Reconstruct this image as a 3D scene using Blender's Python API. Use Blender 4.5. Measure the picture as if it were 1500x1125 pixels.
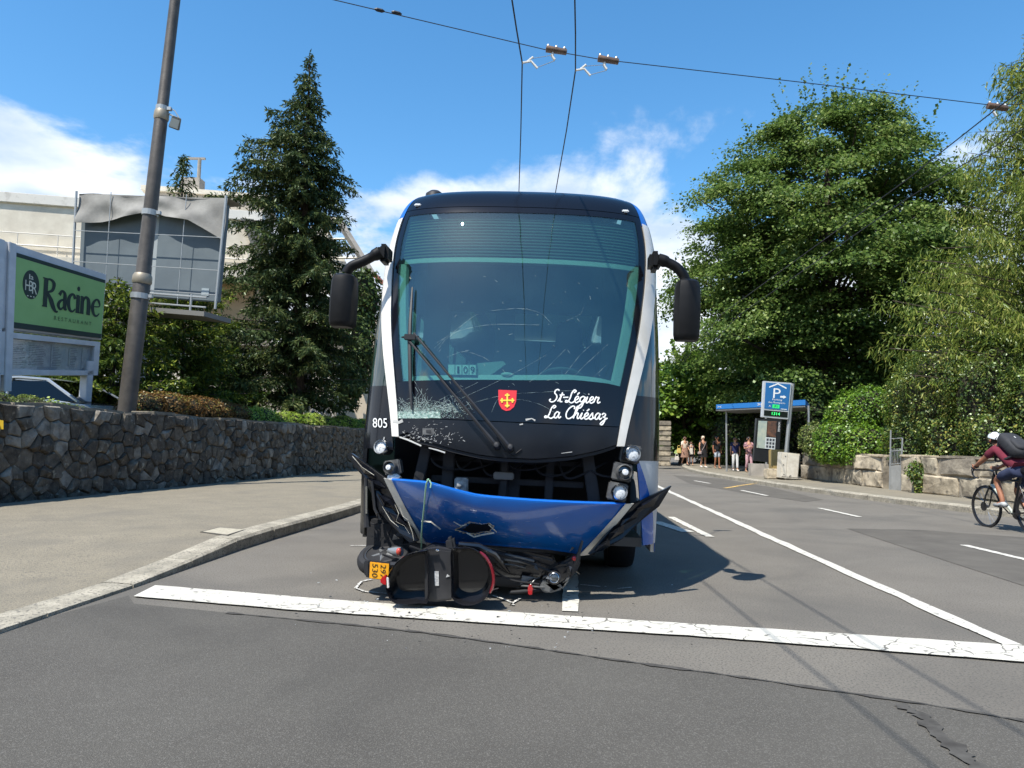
import bpy, bmesh, math, random
import numpy as np
from mathutils import Vector, Matrix, Euler
random.seed(7); RNG = np.random.default_rng(7)
S = bpy.context.scene
COL = S.collection
for o in list(bpy.data.objects): bpy.data.objects.remove(o)

# ------------------------------------------------------------------ camera
CAM_H, PITCH, ROLL, FPX = 1.28, math.radians(4.37), math.radians(1.0), 1080.0
cam = bpy.data.objects.new('camera', bpy.data.cameras.new('camera'))
COL.objects.link(cam); S.camera = cam
cam.data.sensor_width = 36; cam.data.lens = 36 * FPX / 1500
cam.data.clip_start = .05; cam.data.clip_end = 3000
CROT = Matrix.Rotation(math.pi/2 + PITCH, 3, 'X') @ Matrix.Rotation(ROLL, 3, 'Z')
cam.matrix_world = Matrix.Translation((0, 0, CAM_H)) @ CROT.to_4x4()
S.render.resolution_x, S.render.resolution_y = 1024, 768

# ------------------------------------------------------------------ light
SUN = Vector((-.35, -.42, 1)).normalized()          # towards the sun
sl = bpy.data.lights.new('sun', 'SUN'); sl.energy = 5.0; sl.angle = math.radians(.53); sl.color = (1, .955, .88)
so = bpy.data.objects.new('sun', sl); COL.objects.link(so)
so.location = (-20, -6, 50); so.rotation_euler = (-SUN).to_track_quat('-Z', 'Y').to_euler()
S.view_settings.view_transform = 'Standard'; S.view_settings.look = 'None'
S.view_settings.exposure = 0.56; S.view_settings.gamma = 1.0; S.view_settings.use_curve_mapping = False

W = bpy.data.worlds.new('World'); S.world = W; W.use_nodes = True
nt = W.node_tree; N = nt.nodes; L = nt.links; N.clear()
def wn(t, **k):
    n = N.new(t)
    for a, b in k.items(): setattr(n, a, b)
    return n
def wmath(op, a, b=None, clamp=False):
    n = wn('ShaderNodeMath', operation=op); n.use_clamp = clamp
    for i, x in enumerate((a, b)):
        if x is None: continue
        if isinstance(x, (int, float)): n.inputs[i].default_value = x
        else: L.new(x, n.inputs[i])
    return n.outputs[0]
sky = wn('ShaderNodeTexSky', sky_type='NISHITA'); sky.sun_disc = False
sky.sun_elevation = math.asin(SUN.z); sky.sun_rotation = math.atan2(SUN.x, SUN.y)
sky.air_density = 1.0; sky.dust_density = .35; sky.ozone_density = 2.2; sky.altitude = 400
bg = wn('ShaderNodeBackground'); bg.inputs[1].default_value = .15
hs = wn('ShaderNodeHueSaturation'); hs.inputs['Hue'].default_value = .493; hs.inputs['Saturation'].default_value = 1.26; hs.inputs['Value'].default_value = 1.08
L.new(sky.outputs[0], hs.inputs['Color']); L.new(hs.outputs[0], bg.inputs[0])
tc = wn('ShaderNodeTexCoord'); sp = wn('ShaderNodeSeparateXYZ'); L.new(tc.outputs['Generated'], sp.inputs[0])
zc = wmath('MAXIMUM', sp.outputs[2], 0.0)
zz = wmath('ADD', zc, .22)
cx = wmath('DIVIDE', sp.outputs[0], zz); cy = wmath('DIVIDE', sp.outputs[1], zz)
cb = wn('ShaderNodeCombineXYZ'); L.new(cx, cb.inputs[0]); L.new(cy, cb.inputs[1]); cb.inputs[2].default_value = 5.2
n1 = wn('ShaderNodeTexNoise'); n1.inputs['Scale'].default_value = 1.8; n1.inputs['Detail'].default_value = 9; n1.inputs['Roughness'].default_value = .58; n1.inputs['Distortion'].default_value = .25
L.new(cb.outputs[0], n1.inputs['Vector'])
# cloud cover: a bank low in the sky all round, higher towards the left
left = wmath('ADD', wmath('MULTIPLY', sp.outputs[0], -.14), .275)
el = wmath('MULTIPLY', zc, -1.5)
cov = wmath('ADD', wmath('ADD', n1.outputs[0], left), el)
mr = wn('ShaderNodeMapRange', interpolation_type='SMOOTHSTEP'); mr.inputs['From Min'].default_value = .245; mr.inputs['From Max'].default_value = .375
L.new(cov, mr.inputs['Value'])
n2 = wn('ShaderNodeTexNoise'); n2.inputs['Scale'].default_value = 4.0; n2.inputs['Detail'].default_value = 6
L.new(cb.outputs[0], n2.inputs['Vector'])
cr = wn('ShaderNodeValToRGB'); cr.color_ramp.elements[0].position = .36; cr.color_ramp.elements[0].color = (.50, .61, .77, 1)
cr.color_ramp.elements[1].position = .66; cr.color_ramp.elements[1].color = (.95, .96, .98, 1)
L.new(n2.outputs[0], cr.inputs[0])
cbg = wn('ShaderNodeBackground'); cbg.inputs[1].default_value = .92; L.new(cr.outputs[0], cbg.inputs[0])
mx = wn('ShaderNodeMixShader'); out = wn('ShaderNodeOutputWorld')
dens = wmath('MULTIPLY', mr.outputs[0], .93)
L.new(dens, mx.inputs[0]); L.new(bg.outputs[0], mx.inputs[1]); L.new(cbg.outputs[0], mx.inputs[2]); L.new(mx.outputs[0], out.inputs[0])

S.render.engine = 'CYCLES'
S.cycles.max_bounces = 8; S.cycles.transparent_max_bounces = 16; S.cycles.use_denoising = True
S.cycles.caustics_reflective = False; S.cycles.caustics_refractive = False

# ------------------------------------------------------------------ helpers
def ray(u, v): return CROT @ Vector(((u-750)/FPX, -(v-562.5)/FPX, -1))
C0 = Vector((0, 0, CAM_H))
def at(u, v, Y): d = ray(u, v); return C0 + d*(Y/d.y)          # the point seen at u, v at depth Y
def gr(u, v, z=0.): d = ray(u, v); return C0 + d*((z-CAM_H)/d.z)  # ... on the level z
def V(*a): return Vector(a)
def lin(c): return tuple(((x/255+.055)/1.055)**2.4 if x/255 > .04045 else x/255/12.92 for x in c)

MATS = {}
def mat(name, col, rough=.6, metal=0., col2=None, vs=8., va=(.35, .65), bump=0., bs=40., coat=0., spec=None, speck=None, detail=6., stain=None):
    """principled material; col2 = second tone mixed in by noise of scale vs; speck = (colour, scale, lo, hi) fine grains"""
    if name in MATS: return MATS[name]
    m = bpy.data.materials.new(name); MATS[name] = m; m.use_nodes = True
    t = m.node_tree; n = t.nodes; l = t.links; b = n['Principled BSDF']
    b.inputs['Base Color'].default_value = (*col, 1); b.inputs['Roughness'].default_value = rough; b.inputs['Metallic'].default_value = metal
    if coat: b.inputs['Coat Weight'].default_value = coat; b.inputs['Coat Roughness'].default_value = .04
    if spec is not None: b.inputs['Specular IOR Level'].default_value = spec
    geo = n.new('ShaderNodeTexCoord'); src = geo.outputs['Object']
    last = None
    if col2 is not None:
        nz = n.new('ShaderNodeTexNoise'); nz.inputs['Scale'].default_value = vs; nz.inputs['Detail'].default_value = detail; nz.inputs['Roughness'].default_value = .6
        l.new(src, nz.inputs['Vector'])
        r = n.new('ShaderNodeValToRGB'); r.color_ramp.elements[0].position = va[0]; r.color_ramp.elements[1].position = va[1]
        r.color_ramp.elements[0].color = (*col, 1); r.color_ramp.elements[1].color = (*col2, 1)
        l.new(nz.outputs[0], r.inputs[0]); last = r.outputs[0]
    if speck is not None:
        c3, sc, lo, hi = speck
        nz = n.new('ShaderNodeTexNoise'); nz.inputs['Scale'].default_value = sc; nz.inputs['Detail'].default_value = 2
        l.new(src, nz.inputs['Vector'])
        mr = n.new('ShaderNodeMapRange'); mr.inputs['From Min'].default_value = lo; mr.inputs['From Max'].default_value = hi
        l.new(nz.outputs[0], mr.inputs['Value'])
        mx = n.new('ShaderNodeMix'); mx.data_type = 'RGBA'
        l.new(mr.outputs[0], mx.inputs['Factor'])
        if last is None: mx.inputs['A'].default_value = (*col, 1)
        else: l.new(last, mx.inputs['A'])
        mx.inputs['B'].default_value = (*c3, 1); last = mx.outputs['Result']
    if stain is not None:
        c4, sc, lo, hi, am = stain
        nz = n.new('ShaderNodeTexNoise'); nz.inputs['Scale'].default_value = sc; nz.inputs['Detail'].default_value = 7; nz.inputs['Roughness'].default_value = .55; nz.inputs['Distortion'].default_value = .6
        l.new(src, nz.inputs['Vector'])
        mr = n.new('ShaderNodeMapRange'); mr.inputs['From Min'].default_value = lo; mr.inputs['From Max'].default_value = hi; mr.inputs['To Max'].default_value = am
        l.new(nz.outputs[0], mr.inputs['Value'])
        mx = n.new('ShaderNodeMix'); mx.data_type = 'RGBA'; l.new(mr.outputs[0], mx.inputs['Factor'])
        if last is None: mx.inputs['A'].default_value = (*col, 1)
        else: l.new(last, mx.inputs['A'])
        mx.inputs['B'].default_value = (*c4, 1); last = mx.outputs['Result']
    if last is not None: l.new(last, b.inputs['Base Color'])
    if bump:
        nz = n.new('ShaderNodeTexNoise'); nz.inputs['Scale'].default_value = bs; nz.inputs['Detail'].default_value = 5
        l.new(src, nz.inputs['Vector'])
        bp = n.new('ShaderNodeBump'); bp.inputs['Strength'].default_value = bump; bp.inputs['Distance'].default_value = .02
        l.new(nz.outputs[0], bp.inputs['Height']); l.new(bp.outputs[0], b.inputs['Normal'])
    return m

def leafmat(name, c1, c2, c3=None, trans=.35, gloss=.12, scale=.6):
    """foliage: tone differs leaf by leaf (random per island) and in drifts"""
    if name in MATS: return MATS[name]
    m = bpy.data.materials.new(name); MATS[name] = m; m.use_nodes = True
    t = m.node_tree; n = t.nodes; l = t.links; n.clear()
    o = n.new('ShaderNodeOutputMaterial'); g = n.new('ShaderNodeNewGeometry'); tcn = n.new('ShaderNodeTexCoord')
    r = n.new('ShaderNodeValToRGB'); e = r.color_ramp.elements
    e[0].color = (*c1, 1); e[1].color = (*c2, 1); e[0].position = .15; e[1].position = .8
    if c3: x = e.new(.97); x.color = (*c3, 1)
    nz = n.new('ShaderNodeTexNoise'); nz.inputs['Scale'].default_value = scale; nz.inputs['Detail'].default_value = 3
    l.new(tcn.outputs['Object'], nz.inputs['Vector'])
    a = n.new('ShaderNodeMath'); a.operation = 'MULTIPLY_ADD'; l.new(nz.outputs[0], a.inputs[0]); a.inputs[1].default_value = 1.1; a.inputs[2].default_value = -.55
    ad = n.new('ShaderNodeMath'); ad.operation = 'ADD'; l.new(a.outputs[0], ad.inputs[0]); l.new(g.outputs['Random Per Island'], ad.inputs[1])
    l.new(ad.outputs[0], r.inputs[0])
    d = n.new('ShaderNodeBsdfDiffuse'); l.new(r.outputs[0], d.inputs[0])
    tr = n.new('ShaderNodeBsdfTranslucent'); l.new(r.outputs[0], tr.inputs[0])
    m1 = n.new('ShaderNodeMixShader'); m1.inputs[0].default_value = trans; l.new(d.outputs[0], m1.inputs[1]); l.new(tr.outputs[0], m1.inputs[2])
    gl = n.new('ShaderNodeBsdfGlossy'); gl.inputs['Roughness'].default_value = .38; gl.inputs[0].default_value = (.75, .85, .7, 1)
    m2 = n.new('ShaderNodeMixShader'); m2.inputs[0].default_value = gloss; l.new(m1.outputs[0], m2.inputs[1]); l.new(gl.outputs[0], m2.inputs[2])
    l.new(m2.outputs[0], o.inputs[0])
    return m

def glassmat(name, tint=(.6, .75, .72), rough=.0, ior=1.5, haze=None):
    """thin pane: tinted see-through plus fresnel mirror"""
    if name in MATS: return MATS[name]
    m = bpy.data.materials.new(name); MATS[name] = m; m.use_nodes = True
    t = m.node_tree; n = t.nodes; l = t.links; n.clear()
    o = n.new('ShaderNodeOutputMaterial'); f = n.new('ShaderNodeFresnel'); gg = n.new('ShaderNodeNewGeometry'); mi = n.new('ShaderNodeMix')
    mi.inputs['A'].default_value = ior; mi.inputs['B'].default_value = 1/ior      # both faces of a thin pane mirror alike
    l.new(gg.outputs['Backfacing'], mi.inputs['Factor']); l.new(mi.outputs['Result'], f.inputs[0])
    tr = n.new('ShaderNodeBsdfTransparent'); tr.inputs[0].default_value = (*tint, 1)
    base = tr.outputs[0]
    if haze:
        df = n.new('ShaderNodeBsdfDiffuse'); df.inputs[0].default_value = (*haze[0], 1)
        nz = n.new('ShaderNodeTexNoise'); nz.inputs['Scale'].default_value = 3; nz.inputs['Detail'].default_value = 6
        tcn = n.new('ShaderNodeTexCoord'); l.new(tcn.outputs['Object'], nz.inputs['Vector'])
        mm = n.new('ShaderNodeMath'); mm.operation = 'MULTIPLY'; l.new(nz.outputs[0], mm.inputs[0]); mm.inputs[1].default_value = haze[1]*2
        mh = n.new('ShaderNodeMixShader'); l.new(mm.outputs[0], mh.inputs[0]); l.new(tr.outputs[0], mh.inputs[1]); l.new(df.outputs[0], mh.inputs[2]); base = mh.outputs[0]
    gl = n.new('ShaderNodeBsdfGlossy'); gl.inputs['Roughness'].default_value = rough
    mx = n.new('ShaderNodeMixShader'); l.new(f.outputs[0], mx.inputs[0]); l.new(base, mx.inputs[1]); l.new(gl.outputs[0], mx.inputs[2])
    l.new(mx.outputs[0], o.inputs[0])
    return m

def emat(name, col, strength):
    if name in MATS: return MATS[name]
    m = bpy.data.materials.new(name); MATS[name] = m; m.use_nodes = True
    b = m.node_tree.nodes['Principled BSDF']; b.inputs['Base Color'].default_value = (*col, 1)
    b.inputs['Emission Color'].default_value = (*col, 1); b.inputs['Emission Strength'].default_value = strength
    return m

FR = {}                                                       # the frame each thing's parts are built in
def tag(o, label=None, cat=None, group=None, kind=None):
    if label: o['label'] = label
    if cat: o['category'] = cat
    if group: o['group'] = group
    if kind: o['kind'] = kind
    return o
def thing(name, label, cat, loc=(0, 0, 0), group=None, rot=None):
    o = bpy.data.objects.new(name, None); COL.objects.link(o); o.empty_display_size = .2
    M = Matrix.Translation(Vector(loc)) @ (rot.to_4x4() if rot is not None else Matrix.Identity(4))
    o.matrix_world = M; FR[o] = M
    return tag(o, label, cat, group)
def link(name, me, parent=None, kind=None, loc=None):
    o = bpy.data.objects.new(name, me); COL.objects.link(o)
    if parent is not None: o.parent = parent; FR[o] = FR[parent]
    elif loc is not None: o.location = loc; FR[o] = Matrix.Translation(Vector(loc))
    else: FR[o] = Matrix.Identity(4)
    if kind: o['kind'] = kind
    return o
def copy_tree(o, parent=None):
    c = o.copy(); COL.objects.link(c)
    if parent is not None: c.parent = parent
    for ch in list(o.children): copy_tree(ch, c)
    return c

class MB:
    """collects geometry (world coordinates, or local ones) and links it as one mesh"""
    def __init__(s): s.v = []; s.f = []; s.mi = []; s.cur = 0
    def add(s, vs, fs):
        b = len(s.v); s.v += [tuple(x) for x in vs]
        for f in fs: s.f.append(tuple(i+b for i in f)); s.mi.append(s.cur)
        return s
    def box(s, c, size, R=None, taper=1.0):
        c = Vector(c); x, y, z = (k/2 for k in size); R = R or Matrix.Identity(3)
        vs = []
        for sz in (-1, 1):
            k = taper if sz > 0 else 1
            for sx, sy in ((-1, -1), (1, -1), (1, 1), (-1, 1)): vs.append(c + R @ Vector((sx*x*k, sy*y*k, sz*z)))
        return s.add(vs, [(3, 2, 1, 0), (4, 5, 6, 7), (0, 1, 5, 4), (1, 2, 6, 5), (2, 3, 7, 6), (3, 0, 4, 7)])
    def tube(s, pts, r, n=8, caps=True, closed=False):
        pts = [Vector(p) for p in pts]; m = len(pts); rs = r if isinstance(r, (list, tuple)) else [r]*m
        vs = []; up = None
        for i, p in enumerate(pts):
            if closed: t = pts[(i+1) % m] - pts[i-1]
            else: t = pts[min(i+1, m-1)] - pts[max(i-1, 0)]
            t = t.normalized() if t.length > 1e-9 else Vector((0, 0, 1))
            if up is None:
                a = Vector((0, 0, 1)) if abs(t.z) < .9 else Vector((1, 0, 0)); up = (a - t*a.dot(t)).normalized()
            else:
                up = up - t*up.dot(t); up = up.normalized() if up.length > 1e-6 else t.orthogonal().normalized()
            w = t.cross(up)
            for k in range(n):
                an = 2*math.pi*k/n; vs.append(p + (up*math.cos(an) + w*math.sin(an))*rs[i])
        fs = []
        for i in range(m if closed else m-1):
            j = (i+1) % m
            for k in range(n): fs.append((i*n+k, i*n+(k+1) % n, j*n+(k+1) % n, j*n+k))
        if caps and not closed: fs.append(tuple(range(n-1, -1, -1))); fs.append(tuple(range((m-1)*n, m*n)))
        return s.add(vs, fs)
    def lathe(s, o, axis, prof, n=20):
        """prof = [(radius, along axis)]"""
        o = Vector(o); ax = Vector(axis).normalized(); a = ax.orthogonal().normalized(); b = ax.cross(a)
        vs = []; fs = []
        for r, h in prof:
            for k in range(n):
                an = 2*math.pi*k/n; vs.append(o + ax*h + (a*math.cos(an)+b*math.sin(an))*max(r, 1e-4))
        for i in range(len(prof)-1):
            for k in range(n): fs.append((i*n+k, i*n+(k+1) % n, (i+1)*n+(k+1) % n, (i+1)*n+k))
        fs.append(tuple(range(n-1, -1, -1))); fs.append(tuple(range((len(prof)-1)*n, len(prof)*n)))
        return s.add(vs, fs)
    def plate(s, pts, off):
        """polygon pts, given body along the vector off"""
        pts = [Vector(p) for p in pts]; n = len(pts); off = Vector(off)
        nrm = Vector((0, 0, 0))
        for i in range(n): nrm += (pts[i]-pts[0]).cross(pts[(i+1) % n]-pts[0])
        if nrm.dot(off) > 0: pts = pts[::-1]
        vs = pts + [p+off for p in pts]
        fs = [tuple(range(n)), tuple(range(2*n-1, n-1, -1))]
        for i in range(n): j = (i+1) % n; fs.append((j, i, n+i, n+j))
        return s.add(vs, fs)
    def grid(s, fn, nu, nv, skip=None):
        vs = [fn(i/nu, j/nv) for j in range(nv+1) for i in range(nu+1)]; fs = []
        for j in range(nv):
            for i in range(nu):
                if skip and skip((i+.5)/nu, (j+.5)/nv): continue
                a = j*(nu+1)+i; fs.append((a, a+1, a+nu+2, a+nu+1))
        return s.add(vs, fs)
    def shell(s, fn, nu, nv, off, skip=None):
        """grid given thickness: off(point) -> offset vector"""
        g = [[Vector(fn(i/nu, j/nv)) for i in range(nu+1)] for j in range(nv+1)]
        s.grid(lambda a, b: g[round(b*nv)][round(a*nu)], nu, nv, skip)
        s.grid(lambda a, b: g[round(b*nv)][nu-round(a*nu)] + off(g[round(b*nv)][nu-round(a*nu)]), nu, nv, (lambda a, b: skip(1-a, b)) if skip else None)
        ring = [(i, 0) for i in range(nu)] + [(nu, j) for j in range(nv)] + [(i, nv) for i in range(nu, 0, -1)] + [(0, j) for j in range(nv, 0, -1)]
        m = len(ring); vs = []
        for i, j in ring: p = g[j][i]; vs += [p, p+off(p)]
        return s.add(vs, [(2*k, 2*k+1, 2*((k+1) % m)+1, 2*((k+1) % m)) for k in range(m)])
    def ribbon(s, pts, ws, nrm):
        pts = [Vector(p) for p in pts]; nrm = Vector(nrm).normalized(); m = len(pts); vs = []
        if not isinstance(ws, (list, tuple)): ws = [ws]*m
        for i, p in enumerate(pts):
            t = (pts[min(i+1, m-1)]-pts[max(i-1, 0)]).normalized(); w = nrm.cross(t).normalized()*ws[i]/2
            vs += [p-w, p+w]
        return s.add(vs, [(2*i, 2*i+2, 2*i+3, 2*i+1) for i in range(m-1)])
    def ball(s, c, r, n=10, m=7):
        c = Vector(c); r = Vector(r) if not isinstance(r, (int, float)) else Vector((r, r, r)); vs = []; fs = []
        for j in range(m+1):
            ph = math.pi*j/m
            for i in range(n):
                th = 2*math.pi*i/n; vs.append(c+Vector((r.x*math.sin(ph)*math.cos(th), r.y*math.sin(ph)*math.sin(th), r.z*math.cos(ph))))
        for j in range(m):
            for i in range(n): fs.append((j*n+i, (j+1)*n+i, (j+1)*n+(i+1) % n, j*n+(i+1) % n))
        return s.add(vs, fs)
    def build(s, name, mats, parent=None, loc=None, smooth=False, kind=None, local=False, bevel=0, group=None):
        me = bpy.data.meshes.new(name); vs = s.v
        if not local:
            if parent is not None: M = FR[parent].inverted(); vs = [tuple(M @ Vector(v)) for v in vs]
            elif loc is not None: lx = Vector(loc); vs = [tuple(Vector(v)-lx) for v in vs]
        me.from_pydata(vs, [], s.f); me.update()
        if not isinstance(mats, (list, tuple)): mats = [mats]
        for m in mats: me.materials.append(m)
        if len(mats) > 1: me.polygons.foreach_set('material_index', s.mi)
        bm = bmesh.new(); bm.from_mesh(me)
        bmesh.ops.remove_doubles(bm, verts=bm.verts, dist=1e-5)
        bmesh.ops.recalc_face_normals(bm, faces=bm.faces)
        if bevel: bmesh.ops.bevel(bm, geom=[e for e in bm.edges if len(e.link_faces) == 2 and e.calc_face_angle() > .6], offset=bevel, segments=2, affect='EDGES', clamp_overlap=True)
        bm.to_mesh(me); bm.free()
        if smooth:
            me.polygons.foreach_set('use_smooth', [True]*len(me.polygons))
            me.set_sharp_from_angle(angle=math.radians(38))
        o = link(name, me, parent, kind, loc)
        if group: o['group'] = group
        return o

def quads_mesh(name, P, mats):
    """P: (n, 4, 3) corner array -> one mesh, fast"""
    n = len(P); me = bpy.data.meshes.new(name)
    me.vertices.add(n*4); me.loops.add(n*4); me.polygons.add(n)
    me.vertices.foreach_set('co', P.astype(np.float32).ravel())
    me.loops.foreach_set('vertex_index', np.arange(n*4, dtype=np.int32))
    me.polygons.foreach_set('loop_start', np.arange(0, n*4, 4, dtype=np.int32))
    me.polygons.foreach_set('loop_total', np.full(n, 4, dtype=np.int32))
    me.update(calc_edges=True)
    for m in (mats if isinstance(mats, (list, tuple)) else [mats]): me.materials.append(m)
    return me
def unit(a): return a/np.maximum(np.linalg.norm(a, axis=1, keepdims=True), 1e-9)
def leaves(C, D, Nn, ln, wd):
    """rhombic leaves: base C, direction D, normal Nn, length, width arrays"""
    D = unit(D); B = unit(np.cross(D, Nn)); ln = np.broadcast_to(ln, (len(C),))[:, None]; wd = np.broadcast_to(wd, (len(C),))[:, None]
    Nu = unit(np.cross(B, D))
    return np.stack([C, C+D*ln*.45+B*wd*.5-Nu*wd*.10, C+D*ln, C+D*ln*.45-B*wd*.5-Nu*wd*.10], 1)
def rnd(n, s=1.): return RNG.normal(size=(n, 3))*s

def text2d(s, shear=0.):
    """flat glyph mesh of a string, scaled into 0..1 x 0..1 -> verts, faces, aspect"""
    cu = bpy.data.curves.new('t', 'FONT'); cu.body = s; cu.fill_mode = 'FRONT'; cu.resolution_u = 3; cu.shear = shear
    ob = bpy.data.objects.new('t', cu); COL.objects.link(ob)
    me = bpy.data.meshes.new_from_object(ob.evaluated_get(bpy.context.evaluated_depsgraph_get()))
    vs = np.array([v.co[:2] for v in me.vertices]); fs = [tuple(p.vertices) for p in me.polygons]
    bpy.data.objects.remove(ob); bpy.data.curves.remove(cu); bpy.data.meshes.remove(me)
    lo = vs.min(0); hi = vs.max(0); d = hi-lo
    return (vs-lo)/d, fs, d[0]/d[1]
def put_text(mb, s, f, box, shear=0., off=None):
    """lay a string on a surface f(a, b) -> point, filling box = (a0, b0, a1, b1)"""
    vs, fs, _ = text2d(s, shear); a0, b0, a1, b1 = box
    P = [Vector(f(a0+(a1-a0)*x, b0+(b1-b0)*y)) for x, y in vs]
    if off is not None: P = [p+Vector(off) for p in P]
    mb.add(P, fs)
def smooth_path(pts, k=6):
    """Catmull-Rom through pts"""
    P = [np.array(p, float) for p in pts]; P = [2*P[0]-P[1]]+P+[2*P[-1]-P[-2]]; o = []
    for i in range(1, len(P)-2):
        for j in range(k):
            t = j/k; a, b, c, d = P[i-1:i+3]
            o.append(.5*((2*b)+(c-a)*t+(2*a-5*b+4*c-d)*t*t+(-a+3*b-3*c+d)*t**3))
    o.append(P[-2]); return o
def interp(t, z):
    if z <= t[0][0]: return t[0][1]
    for (a, b), (c, d) in zip(t, t[1:]):
        if z <= c: return b+(d-b)*(z-a)/(c-a)
    return t[-1][1]
def inpoly(x, y, P):
    r = False; j = len(P)-1
    for i in range(len(P)):
        if (P[i][1] > y) != (P[j][1] > y) and x < (P[j][0]-P[i][0])*(y-P[i][1])/(P[j][1]-P[i][1])+P[i][0]: r = not r
        j = i
    return r
def pquad(a, b, d, c, Ya, Yb, Yd):
    """flat quadrilateral seen with corners a (bottom left), b (bottom right), d (top left), c (top right)"""
    A, B, D = at(*a, Ya), at(*b, Yb), at(*d, Yd); n_ = (B-A).cross(D-A); r = ray(*c); C_ = C0+r*((A-C0).dot(n_)/r.dot(n_))
    return bilin(A, B, C_, D)
def bilin(a, b, c, d):
    """a bottom left, b bottom right, c top right, d top left"""
    a, b, c, d = map(Vector, (a, b, c, d))
    return lambda s, t: (a*(1-s)+b*s)*(1-t)+(d*(1-s)+c*s)*t
# ------------------------------------------------------------------ materials of the setting
ASPH = mat('asphalt_worn', lin((109, 104, 96)), .9, col2=lin((120, 115, 106)), vs=.9, va=(.3, .7), bump=.5, bs=150, speck=(lin((78, 76, 72)), 75, .5, .7), spec=.25, stain=(lin((84, 82, 78)), .55, .48, .75, .7))
ASPN = mat('asphalt_newer', lin((78, 75, 70)), .9, col2=lin((90, 87, 81)), vs=.7, va=(.3, .7), bump=.6, bs=190, speck=(lin((122, 119, 112)), 150, .5, .80), spec=.25, stain=(lin((66, 64, 61)), .5, .50, .78, .75))
ASPP = mat('asphalt_patch', lin((86, 82, 76)), .9, col2=lin((97, 93, 86)), vs=2, bump=.4, bs=150, spec=.25)
ASPW = mat('asphalt_pavement', lin((139, 131, 114)), .92, col2=lin((127, 120, 105)), vs=2.5, va=(.3, .7), bump=.6, bs=90, speck=(lin((98, 95, 88)), 55, .5, .72), spec=.2, stain=(lin((108, 104, 96)), .8, .5, .78, .7))
TAR = mat('tar_seam', lin((62, 60, 57)), .92, col2=lin((84, 82, 78)), vs=9, spec=.15)
def paintmat(name, col, under, lo, hi, sc=9, crack=True):
    m_ = mat(name, col, .7, speck=(under, sc, lo, hi), bump=.3, bs=120, spec=.3)
    if crack:                                                # hairline cracks that run through the paint, and a worn, dirty film
        t = m_.node_tree; n = t.nodes; l = t.links; b = n['Principled BSDF']; old = b.inputs['Base Color'].links[0].from_socket
        co = n.new('ShaderNodeTexCoord'); nz = n.new('ShaderNodeTexNoise'); nz.inputs['Scale'].default_value = 5; nz.inputs['Detail'].default_value = 5
        l.new(co.outputs['Object'], nz.inputs['Vector']); mv = n.new('ShaderNodeMix'); mv.data_type = 'VECTOR'; mv.inputs['Factor'].default_value = .16
        l.new(co.outputs['Object'], mv.inputs[4]); l.new(nz.outputs['Color'], mv.inputs[5])
        vo = n.new('ShaderNodeTexVoronoi'); vo.feature = 'DISTANCE_TO_EDGE'; vo.inputs['Scale'].default_value = 4.2; l.new(mv.outputs[1], vo.inputs['Vector'])
        n3 = n.new('ShaderNodeTexNoise'); n3.inputs['Scale'].default_value = 1.6; l.new(co.outputs['Object'], n3.inputs['Vector'])
        th = n.new('ShaderNodeMapRange'); th.inputs['From Min'].default_value = .42; th.inputs['From Max'].default_value = .7; th.inputs['To Min'].default_value = .0; th.inputs['To Max'].default_value = .032; l.new(n3.outputs[0], th.inputs['Value'])
        lt = n.new('ShaderNodeMath'); lt.operation = 'LESS_THAN'; l.new(vo.outputs['Distance'], lt.inputs[0]); l.new(th.outputs[0], lt.inputs[1])
        m1 = n.new('ShaderNodeMix'); m1.data_type = 'RGBA'; l.new(lt.outputs[0], m1.inputs['Factor']); l.new(old, m1.inputs['A']); m1.inputs['B'].default_value = (*[c*.8 for c in under], 1)
        n4 = n.new('ShaderNodeTexNoise'); n4.inputs['Scale'].default_value = 3.1; n4.inputs['Detail'].default_value = 8; l.new(co.outputs['Object'], n4.inputs['Vector'])
        d4 = n.new('ShaderNodeMapRange'); d4.inputs['From Min'].default_value = .45; d4.inputs['From Max'].default_value = .75; d4.inputs['To Max'].default_value = .45; l.new(n4.outputs[0], d4.inputs['Value'])
        m2 = n.new('ShaderNodeMix'); m2.data_type = 'RGBA'; l.new(d4.outputs[0], m2.inputs['Factor']); l.new(m1.outputs['Result'], m2.inputs['A']); m2.inputs['B'].default_value = (*[(a_+c_)/2 for a_, c_ in zip(col, under)], 1)
        l.new(m2.outputs['Result'], b.inputs['Base Color'])
    return m_
WHITE = paintmat('road_paint_white', lin((196, 192, 180)), lin((116, 113, 106)), .62, .70, 16)
WHITE2 = paintmat('road_paint_white_worn', lin((194, 190, 179)), lin((116, 113, 106)), .60, .70, 22, crack=False)
YELLOW = paintmat('road_paint_yellow', lin((214, 172, 84)), lin((120, 117, 110)), .5, .62, 14)
CHALK = paintmat('chalk', lin((215, 214, 208)), lin((118, 115, 108)), .48, .6, 60)
KERB = mat('kerb_granite', lin((172, 164, 146)), .85, col2=lin((134, 128, 113)), vs=5, bump=.45, bs=60, speck=(lin((96, 92, 84)), 45, .55, .68))
EARTH = mat('garden_earth', lin((88, 92, 52)), .95, col2=lin((74, 66, 48)), vs=1.4)

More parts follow.
